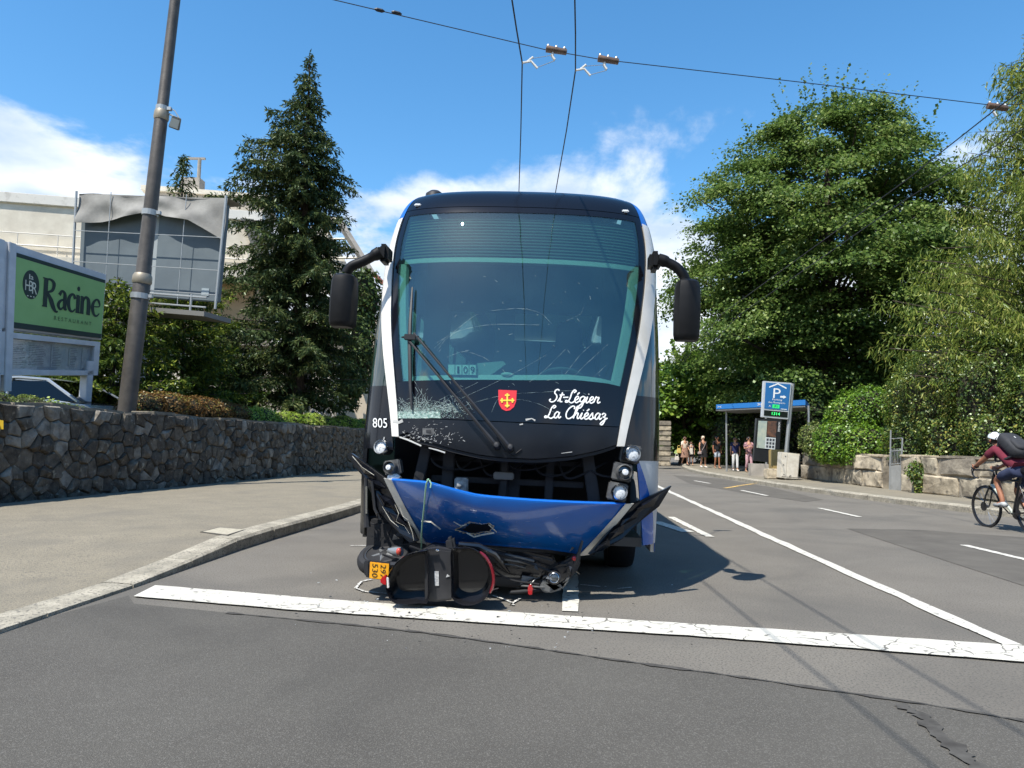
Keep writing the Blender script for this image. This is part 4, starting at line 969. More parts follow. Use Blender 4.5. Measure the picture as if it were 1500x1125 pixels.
def blobs(name, label, cat, base, bl_, dens, size, lm, asp=.75, shell=.30, core=True, group=None, rough=.16, kind=None, floor=None):
    """clipped or rambling shrub: leaves through the outer shell of merged lumps; bl_ = [(centre, radii)]"""
    base = Vector(base); root = root_at(name, label, cat, base, group); Cs = []; Ns = []
    for c, r in bl_:
        c = np.array(c); r = np.array(r); area = 4*math.pi*((r[0]*r[1])**1.6/3+(r[0]*r[2])**1.6/3+(r[1]*r[2])**1.6/3)**(1/1.6)
        n = int(area*dens); u = unit(rnd(n)); 
        ph = 2.6*np.sin(u@np.array([3.1, 1.7, 2.3])*2.2+c[0])+1.5*np.sin(u@np.array([-4.2, 5.1, 3.3])*2.4+c[2])+1.2*np.sin(u@np.array([7.2, -6.1, 8.3])*2+c[1])
        k = 1+rough*ph/5-shell*np.abs(RNG.normal(size=n))*.45
        P = c+u*r*k[:, None]; keep = np.ones(n, bool)
        for c2, r2 in bl_:
            if c2 is c or (np.allclose(c2, c) and np.allclose(r2, r)): continue
            keep &= (((P-np.array(c2))/np.array(r2))**2).sum(1) > .62
        if floor is not None: keep &= P[:, 2] > floor
        Cs.append(P[keep]); Ns.append((u/r)[keep])
    C = np.concatenate(Cs); Nn = unit(np.concatenate(Ns)); n = len(C); s_ = size*RNG.uniform(.6, 1.3, n)
    Nl = unit(Nn*.8+np.array([0, 0, .5])+rnd(n, .42)); D = np.cross(Nl, rnd(n))+np.array([0, 0, -.35])
    add_quads('foliage', leaves(C, D, Nl, s_, s_*asp), lm, root)
    if core:
        for c, r in bl_: m = MB(); m.ball(c, Vector(r)*.80, 14, 9); m.build('twigs', TWIG_SHADE, root, smooth=True)  # solid core in twig brown that stands in for the inner shade
    return root

# --- left of the bus
conifer('spruce_tree', 'tall dark spruce with drooping boughs behind the wall', at(432, 640, 26)+Vector((0, 0, -.9)), 14.9,
        [(0, 2.9), (2.5, 2.9), (4.4, 2.8), (6.3, 2.6), (8.2, 2.4), (9.8, 2.1), (11.0, 1.8), (12.2, 1.15), (13.2, .65), (14.2, .28), (14.9, .04)], L_SPR, whorl=.50, per=7, droop=.24, lift=.14, hang=.6, dens=1.45, z0=2.4, trunk_r=.3, bias=.28, tuft=(.17, .05), tw=.60)
conifer('spruce_tree', 'slim top of a young conifer rising behind the tarpaulin', at(248, 640, 31)+Vector((0, 0, -1)), 13.2, [(0, 2.4), (6, 1.9), (9, 1.35), (11, .85), (12.4, .35), (13.2, .04)], L_SPR, whorl=.34, per=6, droop=.2, lift=.1, hang=.7, dens=.7, z0=5, trunk_r=.16, tuft=(.24, .06))
for k, (u, Y, H, R, lb) in enumerate(((160, 18.2, 4.4, 1.7, 'yellow green yew shrub between the restaurant sign and the mast'), (262, 22.0, 5.6, 2.0, 'dark layered yew shrub just right of the mast'), (318, 25.5, 4.6, 1.9, 'dense dark yew shrub under the right end of the scaffold'),
                                      (20, 21.0, 4.0, 1.9, 'green yew shrub under the menu case behind the silver car'), (100, 21.5, 4.4, 2.0, 'green yew shrub behind the silver car beside the sign leg'))):
    conifer('yew_shrub', lb, at(u, 640, Y)+Vector((0, 0, -.35)), H, [(0, R), (H*.4, R*.95), (H*.75, R*.7), (H, .15)], L_YEW if k in (0, 1, 3, 4) else L_SPR, whorl=.34, per=7, droop=.12, lift=.22, hang=.3, dens=1.15, z0=.3, cat='shrub', group='yew shrubs behind the wall', trunk_r=.08, tw=.5, tuft=(.15, .05))
blobs('laurel_shrub', 'tall dark shrub between the spruce and the bus', 'shrub', at(515, 640, 36)+Vector((0, 0, -.4)), [(tuple(at(508, 515, 36)), (1.5, 1.2, 2.8)), (tuple(at(526, 440, 36.4)), (1.2, 1, 1.8)), (tuple(at(480, 545, 36)), (1.6, 1.2, 1.8))], 170, .17, L_DK)
blobs('laurel_shrub', 'broad dark shrub at the foot of the spruce', 'shrub', at(400, 640, 36)+Vector((0, 0, -.4)), [(tuple(at(400, 555, 36)), (2.4, 1.2, 1.5)), (tuple(at(335, 562, 34)), (1.9, 1.2, 1.3)), (tuple(at(455, 560, 37)), (2.3, 1.2, 1.6))], 130, .17, L_DK)
def rowpts(y0, y1, off, n, zc, r):
    o = []
    for k in range(n):
        y = y0+(y1-y0)*k/max(n-1, 1); o.append(((xw(y)-off, y, zc(k/max(n-1, 1))+random.uniform(-.04, .04)), tuple(q*random.uniform(.9, 1.12) for q in r)))
    return o
B = rowpts(16.4, 19.9, 1.0, 6, lambda t: 1.93-.06*t, (.55, .62, .36)); blobs('red_hedge', 'low red brown hedge on the wall right of the mast', 'hedge', B[0][0], B, 950, .052, L_RED, core=True, rough=.08)
B = rowpts(20.6, 30.5, .95, 13, lambda t: 1.76-.08*t, (.5, .62, .34)); blobs('green_hedge', 'low yellow green hedge on the wall up to the bus', 'hedge', B[0][0], B, 800, .056, L_HED, core=True, rough=.10)
B = rowpts(9.8, 14.0, .85, 6, lambda t: 1.93-.36*t, (.45, .55, .27)); blobs('box_hedge', 'low grey green hedge on the wall below the silver car', 'hedge', B[0][0], B, 1100, .045, L_BOX, core=True, rough=.08)
B = rowpts(15.2, 16.6, 2.6, 3, lambda t: 1.62, (.5, .6, .4)); blobs('box_hedge', 'small green bush between the silver car and the mast foot', 'hedge', B[0][0], B, 800, .06, L_HED, core=True)

# --- right of the bus
broadleaf('lime_tree', 'great round lime tree in full leaf right of the bus', (15.6, 36, .1),
          [(2.9, 4.6), (4.3, 6.4), (6, 7.2), (9, 7.3), (12.2, 6.7), (14.7, 5.3), (16.4, 3.9), (17.6, 2.4), (18.3, 1.0)], 860, 400, .145, L_LIME, crad=1.08, trunk_r=.42, flat=.42, shoots=150)
for k, (x, y, s_, lb) in enumerate(((10.2, 44, .9, 'bright green young tree beyond the bus, left of the shelter'), (13.5, 47, 1.1, 'leafy green tree in the background behind the bus shelter'), (19.5, 43, 1.15, 'green tree far behind the lime tree on its right'))):
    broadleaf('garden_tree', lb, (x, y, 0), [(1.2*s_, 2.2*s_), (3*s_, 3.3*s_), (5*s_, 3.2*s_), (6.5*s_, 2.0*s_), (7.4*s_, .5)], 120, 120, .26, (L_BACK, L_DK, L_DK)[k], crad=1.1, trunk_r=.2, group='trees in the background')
B = [((12.8, 31.2, 1.6), (1.2, 1.0, 1.9)), ((12.6, 36.8, 1.5), (1.2, 1.4, 1.9)), ((13.8, 33.5, 1.8), (1.6, 1.2, 1.9)), ((15, 30.5, 1.8), (2, 1.4, 2.0)), ((12.3, 41, 1.6), (1.4, 2.0, 1.8)), ((17.5, 29, 1.8), (2, 1.4, 2.1)), ((12.6, 45, 1.5), (1.8, 1.6, 1.9))]
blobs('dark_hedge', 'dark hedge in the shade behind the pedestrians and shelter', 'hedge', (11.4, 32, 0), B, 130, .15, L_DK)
conifer('larch_tree', 'light green larch with hanging twigs at the right edge', (13.6, 18.6, .1), 12.0,
        [(0, 3.3), (3, 3.6), (5, 3.6), (6.4, 3.0), (7.6, 2.0), (8.8, 1.7), (10.0, 1.6), (11.2, .8), (12.0, .2)], L_LAR, whorl=.38, per=8, droop=.10, lift=.20, hang=1.05, dens=1.05, z0=2.6, trunk_r=.24, tuft=(.17, .030), tw=.62)
P_ = lambda u, v, Y: tuple(at(u, v, Y))
B = [(P_(1252, 625, 23.5), (.95, .9, 1.15)), (P_(1235, 650, 23.2), (.9, .8, .8)), (P_(1275, 600, 23.0), (.7, .7, .75)), (P_(1268, 655, 22.4), (.75, .7, .75))]
blobs('bright_shrub', 'round bright green shrub on the limestone wall left of the gate', 'shrub', (11.2, 23.2, .9), B, 700, .075, L_BRI, floor=.72)
B = [(P_(1192, 642, 24.5), (.5, .55, .55)), (P_(1205, 650, 24), (.55, .55, .6))]
blobs('thuja_bush', 'small reddish green clipped bush beside the white cabinet', 'shrub', (10.9, 24.3, .9), B, 700, .07, L_RED if False else L_BOX)
B = [(P_(1352, 600, 20.8), (1.0, 1.0, 1.5)), (P_(1350, 655, 20.6), (1.0, .9, .95)), (P_(1400, 580, 19.9), (1.5, 1.0, 1.7)), (P_(1420, 650, 19.3), (1.3, .9, 1.0)), (P_(1475, 590, 18.5), (1.5, 1.0, 1.8)), (P_(1500, 650, 17.8), (1.4, .9, 1.1)),
     (P_(1570, 600, 17), (1.5, 1.0, 1.9)), (P_(1640, 620, 16), (1.4, 1.0, 1.7)), (P_(1440, 520, 20), (1.2, .9, 1.0)), (P_(1510, 520, 19), (1.4, 1.0, 1.2))]
blobs('ivy_hedge', 'great overgrown ivy hedge on the limestone wall behind the cyclist', 'hedge', (11.8, 16.5, .9), B, 760, .064, L_IVY, rough=.22, floor=.95)
m = MB()
B = [(P_(1347, 700, 18.75), (.16, .12, .42)), (P_(1341, 690, 18.75), (.25, .14, .25))]
blobs('hanging_ivy', 'narrow ivy tail hanging down the front of the limestone wall', 'plant', B[0][0], B, 900, .07, L_IVY, core=False)
# unseen trees added behind the camera to darken what glass and paint mirror
Fn = 16000; xx = RNG.uniform(-45, 45, Fn); hh = RNG.uniform(0, 1, Fn)**.8*(9+2.5*np.sin(xx*.31)+1.8*np.sin(xx*.83))
C = np.stack([xx, -30-np.abs(RNG.normal(size=Fn))*2, hh], 1); me = quads_mesh('reflection_trees', leaves(C, rnd(Fn)+np.array([0, .2, -.3]), rnd(Fn, .7)+np.array([0, .4, .8]), RNG.uniform(.7, 1.3, Fn), RNG.uniform(.6, 1.0, Fn)), L_DK)
o = link('reflection_trees', me, kind='stuff'); o['label'] = 'unseen row of trees added behind the camera to darken reflections'; o['category'] = 'trees'
# a far wood closes the view where the road bends away
F = []
Fn = 30000; ang = RNG.uniform(-.75, 1.1, Fn); dist = RNG.uniform(78, 105, Fn); hh = RNG.uniform(0, 1, Fn)**.8*(7+2.5*np.sin(ang*9)+1.8*np.sin(ang*23))
C = np.stack([np.sin(ang)*dist, np.cos(ang)*dist, hh], 1); me = quads_mesh('far_wood', leaves(C, rnd(Fn)+np.array([0, -.2, -.3]), rnd(Fn, .7)+np.array([0, -.4, .8]), RNG.uniform(.7, 1.4, Fn), RNG.uniform(.6, 1.1, Fn)), L_DK)
o = link('far_wood', me, kind='stuff'); o['label'] = 'far wood behind the bend of the road'; o['category'] = 'wood'
# ------------------------------------------------------------------ the bus (built in its own frame: x right, y back, z up)
BO = Vector((-.075, 5.95, 0)); BR = Matrix.Rotation(math.radians(-3.4), 3, 'Z') @ Matrix.Rotation(math.radians(1.5), 3, 'Y')
bus = thing('trolleybus', 'crashed black, white and blue trolleybus with torn off front bumper, facing the camera', 'bus', BO, rot=BR)
BI = FR[bus].inverted(); BRI = BR.transposed()
ZW = [(0, 1.29), (.9, 1.3), (1.5, 1.3), (2.2, 1.295), (2.5, 1.285), (2.8, 1.275), (3.05, 1.255), (3.24, 1.22), (3.4, 1.175), (3.5, 1.135), (3.57, 1.09), (3.62, 1.03)]
ZR = [(0, .1), (.6, .03), (.9, .0), (1.2, .01), (1.5, .05), (2.0, .14), (2.5, .27), (2.9, .40), (3.1, .48), (3.3, .57), (3.45, .66), (3.56, .76), (3.62, .86)]
def sm_table(t): 
    q = [tuple(x) for x in smooth_path(t, 8)]; return q
ZWs, ZRs = sm_table(ZW), sm_table(ZR); PP, DD = 2.4, .62
DZ = [(2.5, .62), (2.9, .58), (3.2, .50), (3.45, .40), (3.62, .33)]
def WZ(z): return interp(ZWs, z)
def yF(x, z):
    r = min(abs(x)/WZ(z), 1.); return interp(ZRs, z)+interp(DZ, z)*(1-(1-r**PP)**(1/PP))
def th_of(r): return math.asin(min(max(r, 0), 1)**(PP/2))
def SP_(z, th, off=0.):
    """point of the front skin; th = -90..90 deg round the nose"""
    s_, c_ = math.sin(th), max(math.cos(th), 0); w = WZ(z)
    x = w*math.copysign(abs(s_)**(2/PP), s_); y = interp(ZRs, z)+interp(DZ, z)*(1-c_**(2/PP))
    if off: 
        n = Vector((math.sin(th)*.55/w, -math.cos(th), .0)); n.z = .22*math.cos(th); n.normalize(); return Vector((x, y, z))+n*off
    return Vector((x, y, z))
BO_l = BI @ C0
def hit(u, v, f=yF, off=0.):
    d = BRI @ ray(u, v); t = (.1-BO_l.y)/d.y
    for _ in range(60):
        p = BO_l+d*t; y = f(p.x, p.z)-off; t += (y-p.y)/d.y*.7
    return BO_l+d*t
OUT = [(1.0, .715), (1.3, .735), (1.41, .76), (1.64, .797), (1.73, .822), (2.0, .866), (2.1, .886), (2.32, .922), (2.5, .95), (2.8, .982), (3.05, .997), (3.62, 1.)]
INN = [(.9, .67), (1.3, .685), (1.43, .712), (1.63, .738), (1.73, .757), (2.0, .79), (2.1, .81), (2.3, .838), (2.5, .868), (2.7, .888), (2.83, .90), (3.05, .914), (3.24, .925), (3.4, .935), (3.62, .94)]
def poly_table(t, d):
    a = np.array(t); c = np.polyfit(a[:, 0], a[:, 1], d); return [(z, min(float(np.polyval(c, z)), 1.)) for z in np.linspace(a[0, 0], a[-1, 0], 80)]
OUTs, INNs = poly_table(OUT, 4), poly_table(INN, 4)
tO = lambda z: th_of(interp(OUTs, z)); tI = lambda z: th_of(interp(INNs, z))

BLK = mat('bus_black_gloss', lin((17, 19, 25)), .12, spec=.4)
BLK2 = mat('bus_black_scuffed', lin((18, 20, 25)), .24, col2=lin((28, 30, 34)), vs=5, va=(.5, .8), spec=.4)
BBLU = mat('bus_blue', (.003, .085, .34), .24, coat=.6, col2=(.004, .095, .37), vs=3)
BBLU2 = mat('bus_blue_roof', (.016, .13, .50), .25, coat=.6)
BWHT = mat('bus_white', lin((226, 222, 212)), .3, coat=.4, col2=lin((210, 206, 196)), vs=4)
BSIL = mat('bus_silver', lin((186, 188, 190)), .35, metal=.3)
MBLK = mat('plastic_black', lin((34, 34, 36)), .5, col2=lin((44, 44, 46)), vs=9)
RUB = mat('rubber', lin((28, 28, 30)), .75)
INT = mat('interior_dark', lin((112, 118, 124)), .8)
TRIM = mat('interior_pale', lin((196, 200, 196)), .6)
CHR = mat('chrome', lin((200, 202, 204)), .18, metal=1.)
FRM = mat('frame_grey', lin((40, 40, 42)), .6, col2=lin((24, 24, 26)), vs=6)
GLF = glassmat('windscreen_glass', (.56, .76, .72), ior=2.05, haze=(lin((112, 150, 150)), .03))
GLB = glassmat('bus_side_glass', (.42, .58, .54))

def skin(mb, za, zb, ta, tb, nz=24, nt=24, off=0., thick=.02):
    """patch of the front skin; ta, tb, za, zb may be functions (ends depend on z, heights depend on s)"""
    fa = ta if callable(ta) else (lambda z: ta); fb = tb if callable(tb) else (lambda z: tb)
    ga = za if callable(za) else (lambda s: za); gb = zb if callable(zb) else (lambda s: zb)
    def f(s, t): z = ga(s)+(gb(s)-ga(s))*t; return SP_(z, fa(z)+(fb(z)-fa(z))*s, off)
    return mb.shell(f, nt, nz, lambda p: Vector((-p.x*.25, 1, -.2)).normalized()*thick)
def bpart(mb, name, m_, parent=None, smooth=True, bevel=0, kind=None): return mb.build(name, m_, parent or bus, smooth=smooth, local=True, bevel=bevel, kind=kind)
zb_ = lambda s: interp([(0, 1.735), (.25, 1.755), (.5, 1.775), (.72, 1.80), (.88, 1.785), (1, 1.755)], s)
tC = lambda z: th_of(interp(INNs, z)-.050)
m = MB(); skin(m, zb_, 3.335, lambda z: -tC(z), tC, 40, 48, -.004, .006); ws_ = bpart(m, 'windscreen', GLF)
m = MB(); skin(m, 1.432, zb_, lambda z: -tI(z), tI, 8, 48); skin(m, 3.335, 3.395, lambda z: -tI(z), tI, 3, 40)
skin(m, 1.74, 3.335, lambda z: -tI(z), lambda z: -tC(z), 40, 4); skin(m, 1.74, 3.335, tC, tI, 40, 4); fr = bpart(m, 'windscreen_border', BLK)
for sg_ in (-1, 1):
    m = MB(); skin(m, 1.27, 3.33, (lambda z: -tO(z)) if sg_ < 0 else tI, (lambda z: -tI(z)) if sg_ < 0 else tO, 60, 8, .012, .03); bpart(m, 'white_pillar', BWHT)
    a = math.pi/2*sg_
    m = MB(); skin(m, 1.70, 2.72, (lambda z: a) if sg_ < 0 else tO, (lambda z: -tO(z)) if sg_ < 0 else (lambda z: a), 24, 12); bpart(m, 'corner_window', mat('corner_glass_dark', lin((26, 44, 42)), .06, coat=1.))
    m = MB(); skin(m, 1.16, 1.70, (lambda z: a) if sg_ < 0 else tO, (lambda z: -tO(z)) if sg_ < 0 else (lambda z: a), 16, 12, .003); cp = bpart(m, 'corner_panel', BLK)
    m = MB(); skin(m, 3.31, 3.615, (lambda z: a*1) if sg_ < 0 else tI, (lambda z: -tI(z)) if sg_ < 0 else (lambda z: a), 10, 8, .006); bpart(m, 'roof_corner', BBLU2)
m = MB(); skin(m, 3.40, 3.62, lambda z: -tI(z), tI, 12, 40, .002)
def rooff(s, t):
    x = -.965+1.93*s; y0 = yF(x, 3.62); return Vector((x, y0+(1.9-y0)*t**1.6, 3.62+.045*math.sin(math.pi*min(t, .5))*(1-.25*abs(2*s-1)**2)))
m.grid(rooff, 24, 12); bpart(m, 'roof_fairing', BLK)
zbelt = lambda s: interp([(0, 1.285), (.06, 1.31), (.12, 1.255), (.2, 1.235), (.3, 1.195), (.42, 1.155), (.5, 1.14), (.6, 1.142), (.75, 1.175), (.9, 1.235), (1, 1.285)], s)
m = MB(); skin(m, zbelt, 1.424, lambda z: -tI(z), tI, 10, 50, .004, .018); belt = bpart(m, 'belt_panel', BLK2)
m = MB(); skin(m, lambda s: zbelt(s)-.028, lambda s: zbelt(s)-.004, lambda z: -tI(z), tI, 2, 50, -.012, .03); bpart(m, 'panel_seal', RUB)

# body behind the nose
def side(mb, z0, z1, y0, y1, sg_, nz=6, ny=1, off=0., thick=.03):
    def f(s, t):
        z = z0+(z1-z0)*t; ya = y0 if y0 is not None else interp(ZRs, z)+interp(DZ, z)
        return Vector((sg_*(WZ(z)+off), ya+(y1-ya)*s, z))
    return mb.shell(f, ny, nz, lambda p: Vector((-sg_*thick, 0, 0)))
YE = 11.9
for sg_ in (-1, 1):
    m = MB(); side(m, .38, 1.15, 2.2 if sg_ > 0 else .62, 2.05 if False else 2.2, sg_)
    m = MB()
    for y0, y1 in ((None, 1.45), (2.55, 8.2), (9.3, YE)): side(m, .36, 1.16, y0, y1, sg_)
    side(m, 1.0, 1.16, 1.45, 2.55, sg_); side(m, 1.0, 1.16, 8.2, 9.3, sg_)
    bpart(m, 'lower_side_panel', BWHT if sg_ > 0 else BLK)
    m = MB(); side(m, 2.70, 3.62, None, YE, sg_, 14); bpart(m, 'upper_side_panel', BBLU2)
    ys = [.95, 2.6, 4.2, 5.8, 7.4, 9.0, 10.6, YE]
    m = MB()
    for y in ys: side(m, 1.16, 2.70, y-.06, y+.06, sg_)
    bpart(m, 'window_post', BLK)
    for y0, y1 in zip(ys, ys[1:]): m = MB(); side(m, 1.16, 2.70, y0+.06, y1-.06, sg_, 6, 1, -.004, .006); bpart(m, 'side_window', GLB)
    m = MB(); side(m, .37, 1.158, .66, 1.44, sg_, 6, 1, .004, .006)
    if sg_ > 0: bpart(m, 'blue_panel', BBLU)
m = MB(); m.grid(lambda s, t: Vector(((-1.03+2.06*s), 1.85+(YE-1.85)*t, 3.62+.09*math.sin(math.pi*s)**.5)), 10, 2); bpart(m, 'roof', BSIL)
m = MB(); m.box((0, 5.2, 3.74), (1.5, 3.2, .12)); bpart(m, 'roof_unit', BSIL, bevel=.04, smooth=False)
for c_, q_ in (((0, YE, .95), (2.5, .06, 1.15)), ((0, YE, 3.1), (2.5, .06, .95)), ((-1.1, YE, 2.07), (.3, .06, 1.1)), ((1.1, YE, 2.07), (.3, .06, 1.1))): m = MB(); m.box(c_, q_); bpart(m, 'rear_wall', INT, smooth=False)
m = MB(); m.box((0, YE, 2.07), (1.9, .01, 1.1)); bpart(m, 'rear_window', GLB, smooth=False)
m = MB(); m.box((0, 6.3, .42), (2.4, 11.0, .08)); bpart(m, 'floor', INT, smooth=False)
m = MB(); m.box((0, 6.4, .36), (1.6, 10.8, .2)); m.box((0, 1.2, .46), (1.9, .9, .14)); bpart(m, 'chassis', FRM, smooth=False)
for x in (-1.1, 1.1):
    for y in (2.0, 8.75):
        m = MB(); m.lathe((x-.14*math.copysign(1, x), y, .48), (math.copysign(1, x), 0, 0), [(.3, 0), (.46, .01), (.48, .06), (.48, .22), (.45, .28), (.3, .285)], 28); w = bpart(m, 'wheel', RUB)
        m = MB(); m.lathe((x-.14*math.copysign(1, x), y, .48), (math.copysign(1, x), 0, 0), [(.3, .2), (.3, .29), (.14, .27), (.1, .32), (.0, .32)], 24); m_ = bpart(m, 'rim', BSIL, w)

# nose below the belt: cavity, lamps, skirts
m = MB(); m.box((0, .95, .92), (2.2, .05, .85)); bpart(m, 'bay_back', mat('bay_black', (.006, .006, .007), .9), smooth=False)
m = MB()
m.box((0, .95, 1.36), (2.1, .9, .04)); bpart(m, 'bay_roof', MATS['bay_black'], smooth=False)
for x, z0, z1, y, w in ((-.50, .72, 1.24, .34, .10), (-.02, .74, 1.18, .30, .06), (.36, .7, 1.22, .36, .07), (.02, .7, 1.17, .42, .18), (-.74, .62, 1.2, .30, .09), (.72, .6, 1.22, .30, .10)):
    m = MB(); m.box((x, y, (z0+z1)/2), (w, .08, z1-z0), Matrix.Rotation(.18*math.copysign(1, -x) if abs(x) > .6 else .02, 3, 'Y')); bpart(m, 'frame_bar', FRM, smooth=False, bevel=.008)
for z, y, w, h_ in ((.93, .40, 1.3, .05), (1.10, .44, 1.4, .04), (.62, .4, 1.7, .10), (1.2, .3, 1.5, .03)):
    m = MB(); m.box((0, y, z), (w, .07, h_)); bpart(m, 'cross_bar', FRM, smooth=False, bevel=.006)
m = MB(); p = hit(676, 711, lambda x, z: .24); m.box(p, (.11, .1, .13)); m.lathe(p+Vector((-.01, -.05, .01)), (0, -1, 0), [(.03, 0), (.03, .02), (.015, .025)], 12); bpart(m, 'wash_pump', mat('pump_grey', lin((176, 178, 176)), .5, col2=lin((110, 112, 112)), vs=25), smooth=False, bevel=.012)
m = MB(); p = hit(738, 697, lambda x, z: .26); m.box(p, (.17, .07, .06)); m.box(p+Vector((.06, -.03, .0)), (.05, .03, .05)); bpart(m, 'latch', mat('latch_steel', lin((120, 122, 122)), .4, metal=.6), smooth=False, bevel=.008)
for k in range(7):
    x0 = -.7+k*.22; P = [Vector((x0, .36, 1.2)), Vector((x0+.1, .26, 1.05-.03*(k % 3))), Vector((x0+.3, .27, 1.02+.04*(k % 2))), Vector((x0+.45, .38, 1.14))]; m = MB(); m.tube(smooth_path(P, 5), .010, 6); bpart(m, 'cable', RUB)
LENS = mat('lamp_clear', lin((224, 227, 228)), .3, coat=.5, speck=(lin((150, 154, 158)), 60, .55, .65))
LHOU = mat('lamp_housing', lin((112, 112, 110)), .5, metal=.3, col2=lin((70, 70, 70)), vs=12)
LDK = mat('lamp_dark_glass', lin((60, 64, 66)), .08, coat=1.)
def lamp(u, v, r, tilt, bright, hous=True, broken=False):
    p = hit(u, v, lambda x, z: yF(x, z)-.035); ax = Vector((tilt, -1, .08)).normalized()
    if hous: m = MB(); m.box(p+Vector((-.01 if u > 750 else .01, .08, 0)), (r*2.7, .12, r*2.5), Matrix.Rotation(.14 if u > 750 else -.2, 3, 'Y')); hs_ = bpart(m, 'headlight', LHOU, smooth=False, bevel=.01)
    else: m = MB(); m.lathe(p, -ax, [(r*1.1, 0), (r*1.05, .1), (r*.5, .14)], 18); hs_ = bpart(m, 'headlight', MBLK)
    m = MB(); m.lathe(p-ax*.02, ax, [(r*1.12, 0), (r*1.12, .045), (r*1.0, .055), (r*.93, .04), (r*.9, .02)], 24); bpart(m, 'lamp_ring', CHR if bright else LHOU, hs_)
    m = MB(); m.lathe(p+ax*.005, ax, [(r*.92, 0), (r*.9, .006), (r*.6, .012), (r*.2, .014)], 24); bpart(m, 'lens', LENS if bright else LDK, hs_)
    if not bright: m = MB(); m.lathe(p+ax*.035, ax, [(r*.45, 0), (r*.40, .012), (r*.15, .016)], 16); bpart(m, 'projector', LENS, hs_)
lamp(559, 655, .056, -.35, True, False); lamp(572, 685, .050, -.25, False); 
lamp(926, 665, .060, .25, True); lamp(914, 692, .058, .2, False); lamp(907, 721, .058, .2, True)
m = MB(); p = hit(577, 700, lambda x, z: yF(x, z)); m.ball(p, (.06, .05, .04), 12, 8); bpart(m, 'loose_lamp_glass', LENS)
for k in range(6):
    p = hit(560+random.uniform(-4, 30), 690+random.uniform(-4, 22), lambda x, z: yF(x, z)-.01); m = MB(); m.plate([p+Vector((random.uniform(-.035, .035), 0, random.uniform(-.035, .035))) for _ in range(3)], (.004, .012, 0)); bpart(m, 'broken_piece', random.choice((LHOU, MBLK, BSIL)), smooth=False)
a = math.pi/2
m = MB(); skin(m, .46, 1.16, lambda z: th_of(.86-.10*(z-.8)), lambda z: math.radians(interp([(.46, 76), (.7, 72), (1.16, 54)], z)), 16, 10); bpart(m, 'corner_skirt', BBLU)
m = MB(); skin(m, .46, 1.16, lambda z: math.radians(interp([(.46, 76), (.7, 72), (1.16, 54)], z))-.002, a, 16, 8); bpart(m, 'corner_skirt', BSIL)
m = MB(); skin(m, .42, 1.16, -a, -th_of(.93), 16, 8); bpart(m, 'corner_skirt', BLK2)

# fallen bumper
yB = lambda x, z: -.08+.30*min(abs(x)/.95, 1.4)**2.4+.80*(.66-z)
Tp = [(573, 703), (600, 705), (627, 708), (650, 714), (680, 722), (705, 727), (760, 732), (830, 736), (890, 738), (917, 739)]
Bp = [(623, 794), (640, 797), (665, 797), (690, 797), (720, 799), (745, 801), (770, 803), (800, 805), (830, 809), (849, 812)]
Tl = [hit(u, v, yB) for u, v in Tp]; Bl = [hit(u, v, yB) for u, v in Bp]
def lineat(P, s): x = s*(len(P)-1); i = min(int(x), len(P)-2); return P[i].lerp(P[i+1], x-i)
Tl = [Vector(p) for p in smooth_path(Tl, 6)]; Bl = [Vector(p) for p in smooth_path(Bl, 6)]
def bump_(s, t, off=0.):
    p = lineat(Tl, s).lerp(lineat(Bl, s), t); p.y = yB(p.x, p.z)-.07*math.sin(math.pi*min(t*1.05, 1))**.8*(1-.5*abs(2*s-1)**3)-off
    p.y += .0012*math.sin(s*31+t*9)+.002*math.sin(s*13-t*7)
    return p
holepx = [(668, 776), (676, 773), (683, 767), (690, 766), (706, 768), (716, 766), (722, 772), (717, 778), (706, 779), (694, 782), (684, 780)]
HP = []
for u, v in holepx:                                              # find s, t of each hole corner
    best = None
    for i in range(80):
        for j in range(40):
            p = bump_(.25+.35*i/79, .3+.6*j/39); q = FR[bus] @ p; d = CROT.transposed() @ (q-C0); pu, pv = 750+FPX*d.x/-d.z, 562.5-FPX*d.y/-d.z; e = (pu-u)**2+(pv-v)**2
            if best is None or e < best[0]: best = (e, .25+.35*i/79, .3+.6*j/39)
    HP.append(best[1:])
m = MB(); m.shell(bump_, 150, 60, lambda p: Vector((-p.x*.1, .014, 0)), skip=lambda s, t: inpoly(s, t, HP)); bumper = bpart(m, 'bumper', BBLU)
m = MB(); m.shell(lambda s, t: bump_(s, 0)+Vector((0, .012+.07*t, .012*math.sin(t*3))), 60, 4, lambda p: Vector((0, 0, -.012))); bpart(m, 'bumper_top_flange', mat('bus_blue_lit_edge', (.014, .14, .56), .25, coat=.6), bumper)  # brighter blue: sunlight on the upper edge put into its colour
TORN = mat('torn_fibreglass', lin((205, 202, 188)), .8, col2=lin((150, 146, 132)), vs=30)
m = MB()
for (s0, t0), (s1, t1) in zip(HP, HP[1:]+HP[:1]):
    for k in range(3):
        f0, f1 = k/3, (k+1)/3; a_, b_ = bump_(s0+(s1-s0)*f0, t0+(t1-t0)*f0, .004), bump_(s0+(s1-s0)*f1, t0+(t1-t0)*f1, .004)
        ce = bump_(sum(q[0] for q in HP)/len(HP), sum(q[1] for q in HP)/len(HP), .004); w0 = random.uniform(.008, .030)*(1.5 if t0 > .6 else .7); o0 = random.uniform(-.012, .006)
        A_, B_ = a_+(ce-a_).normalized()*o0, b_; m.plate([A_, B_, B_+(b_-ce).normalized()*random.uniform(.0, .012), (a_+b_)/2+(a_-ce).normalized()*w0, A_+(a_-ce).normalized()*random.uniform(.0, .012)], (0, .012, 0))
bpart(m, 'torn_edge', TORN, bumper, smooth=False)
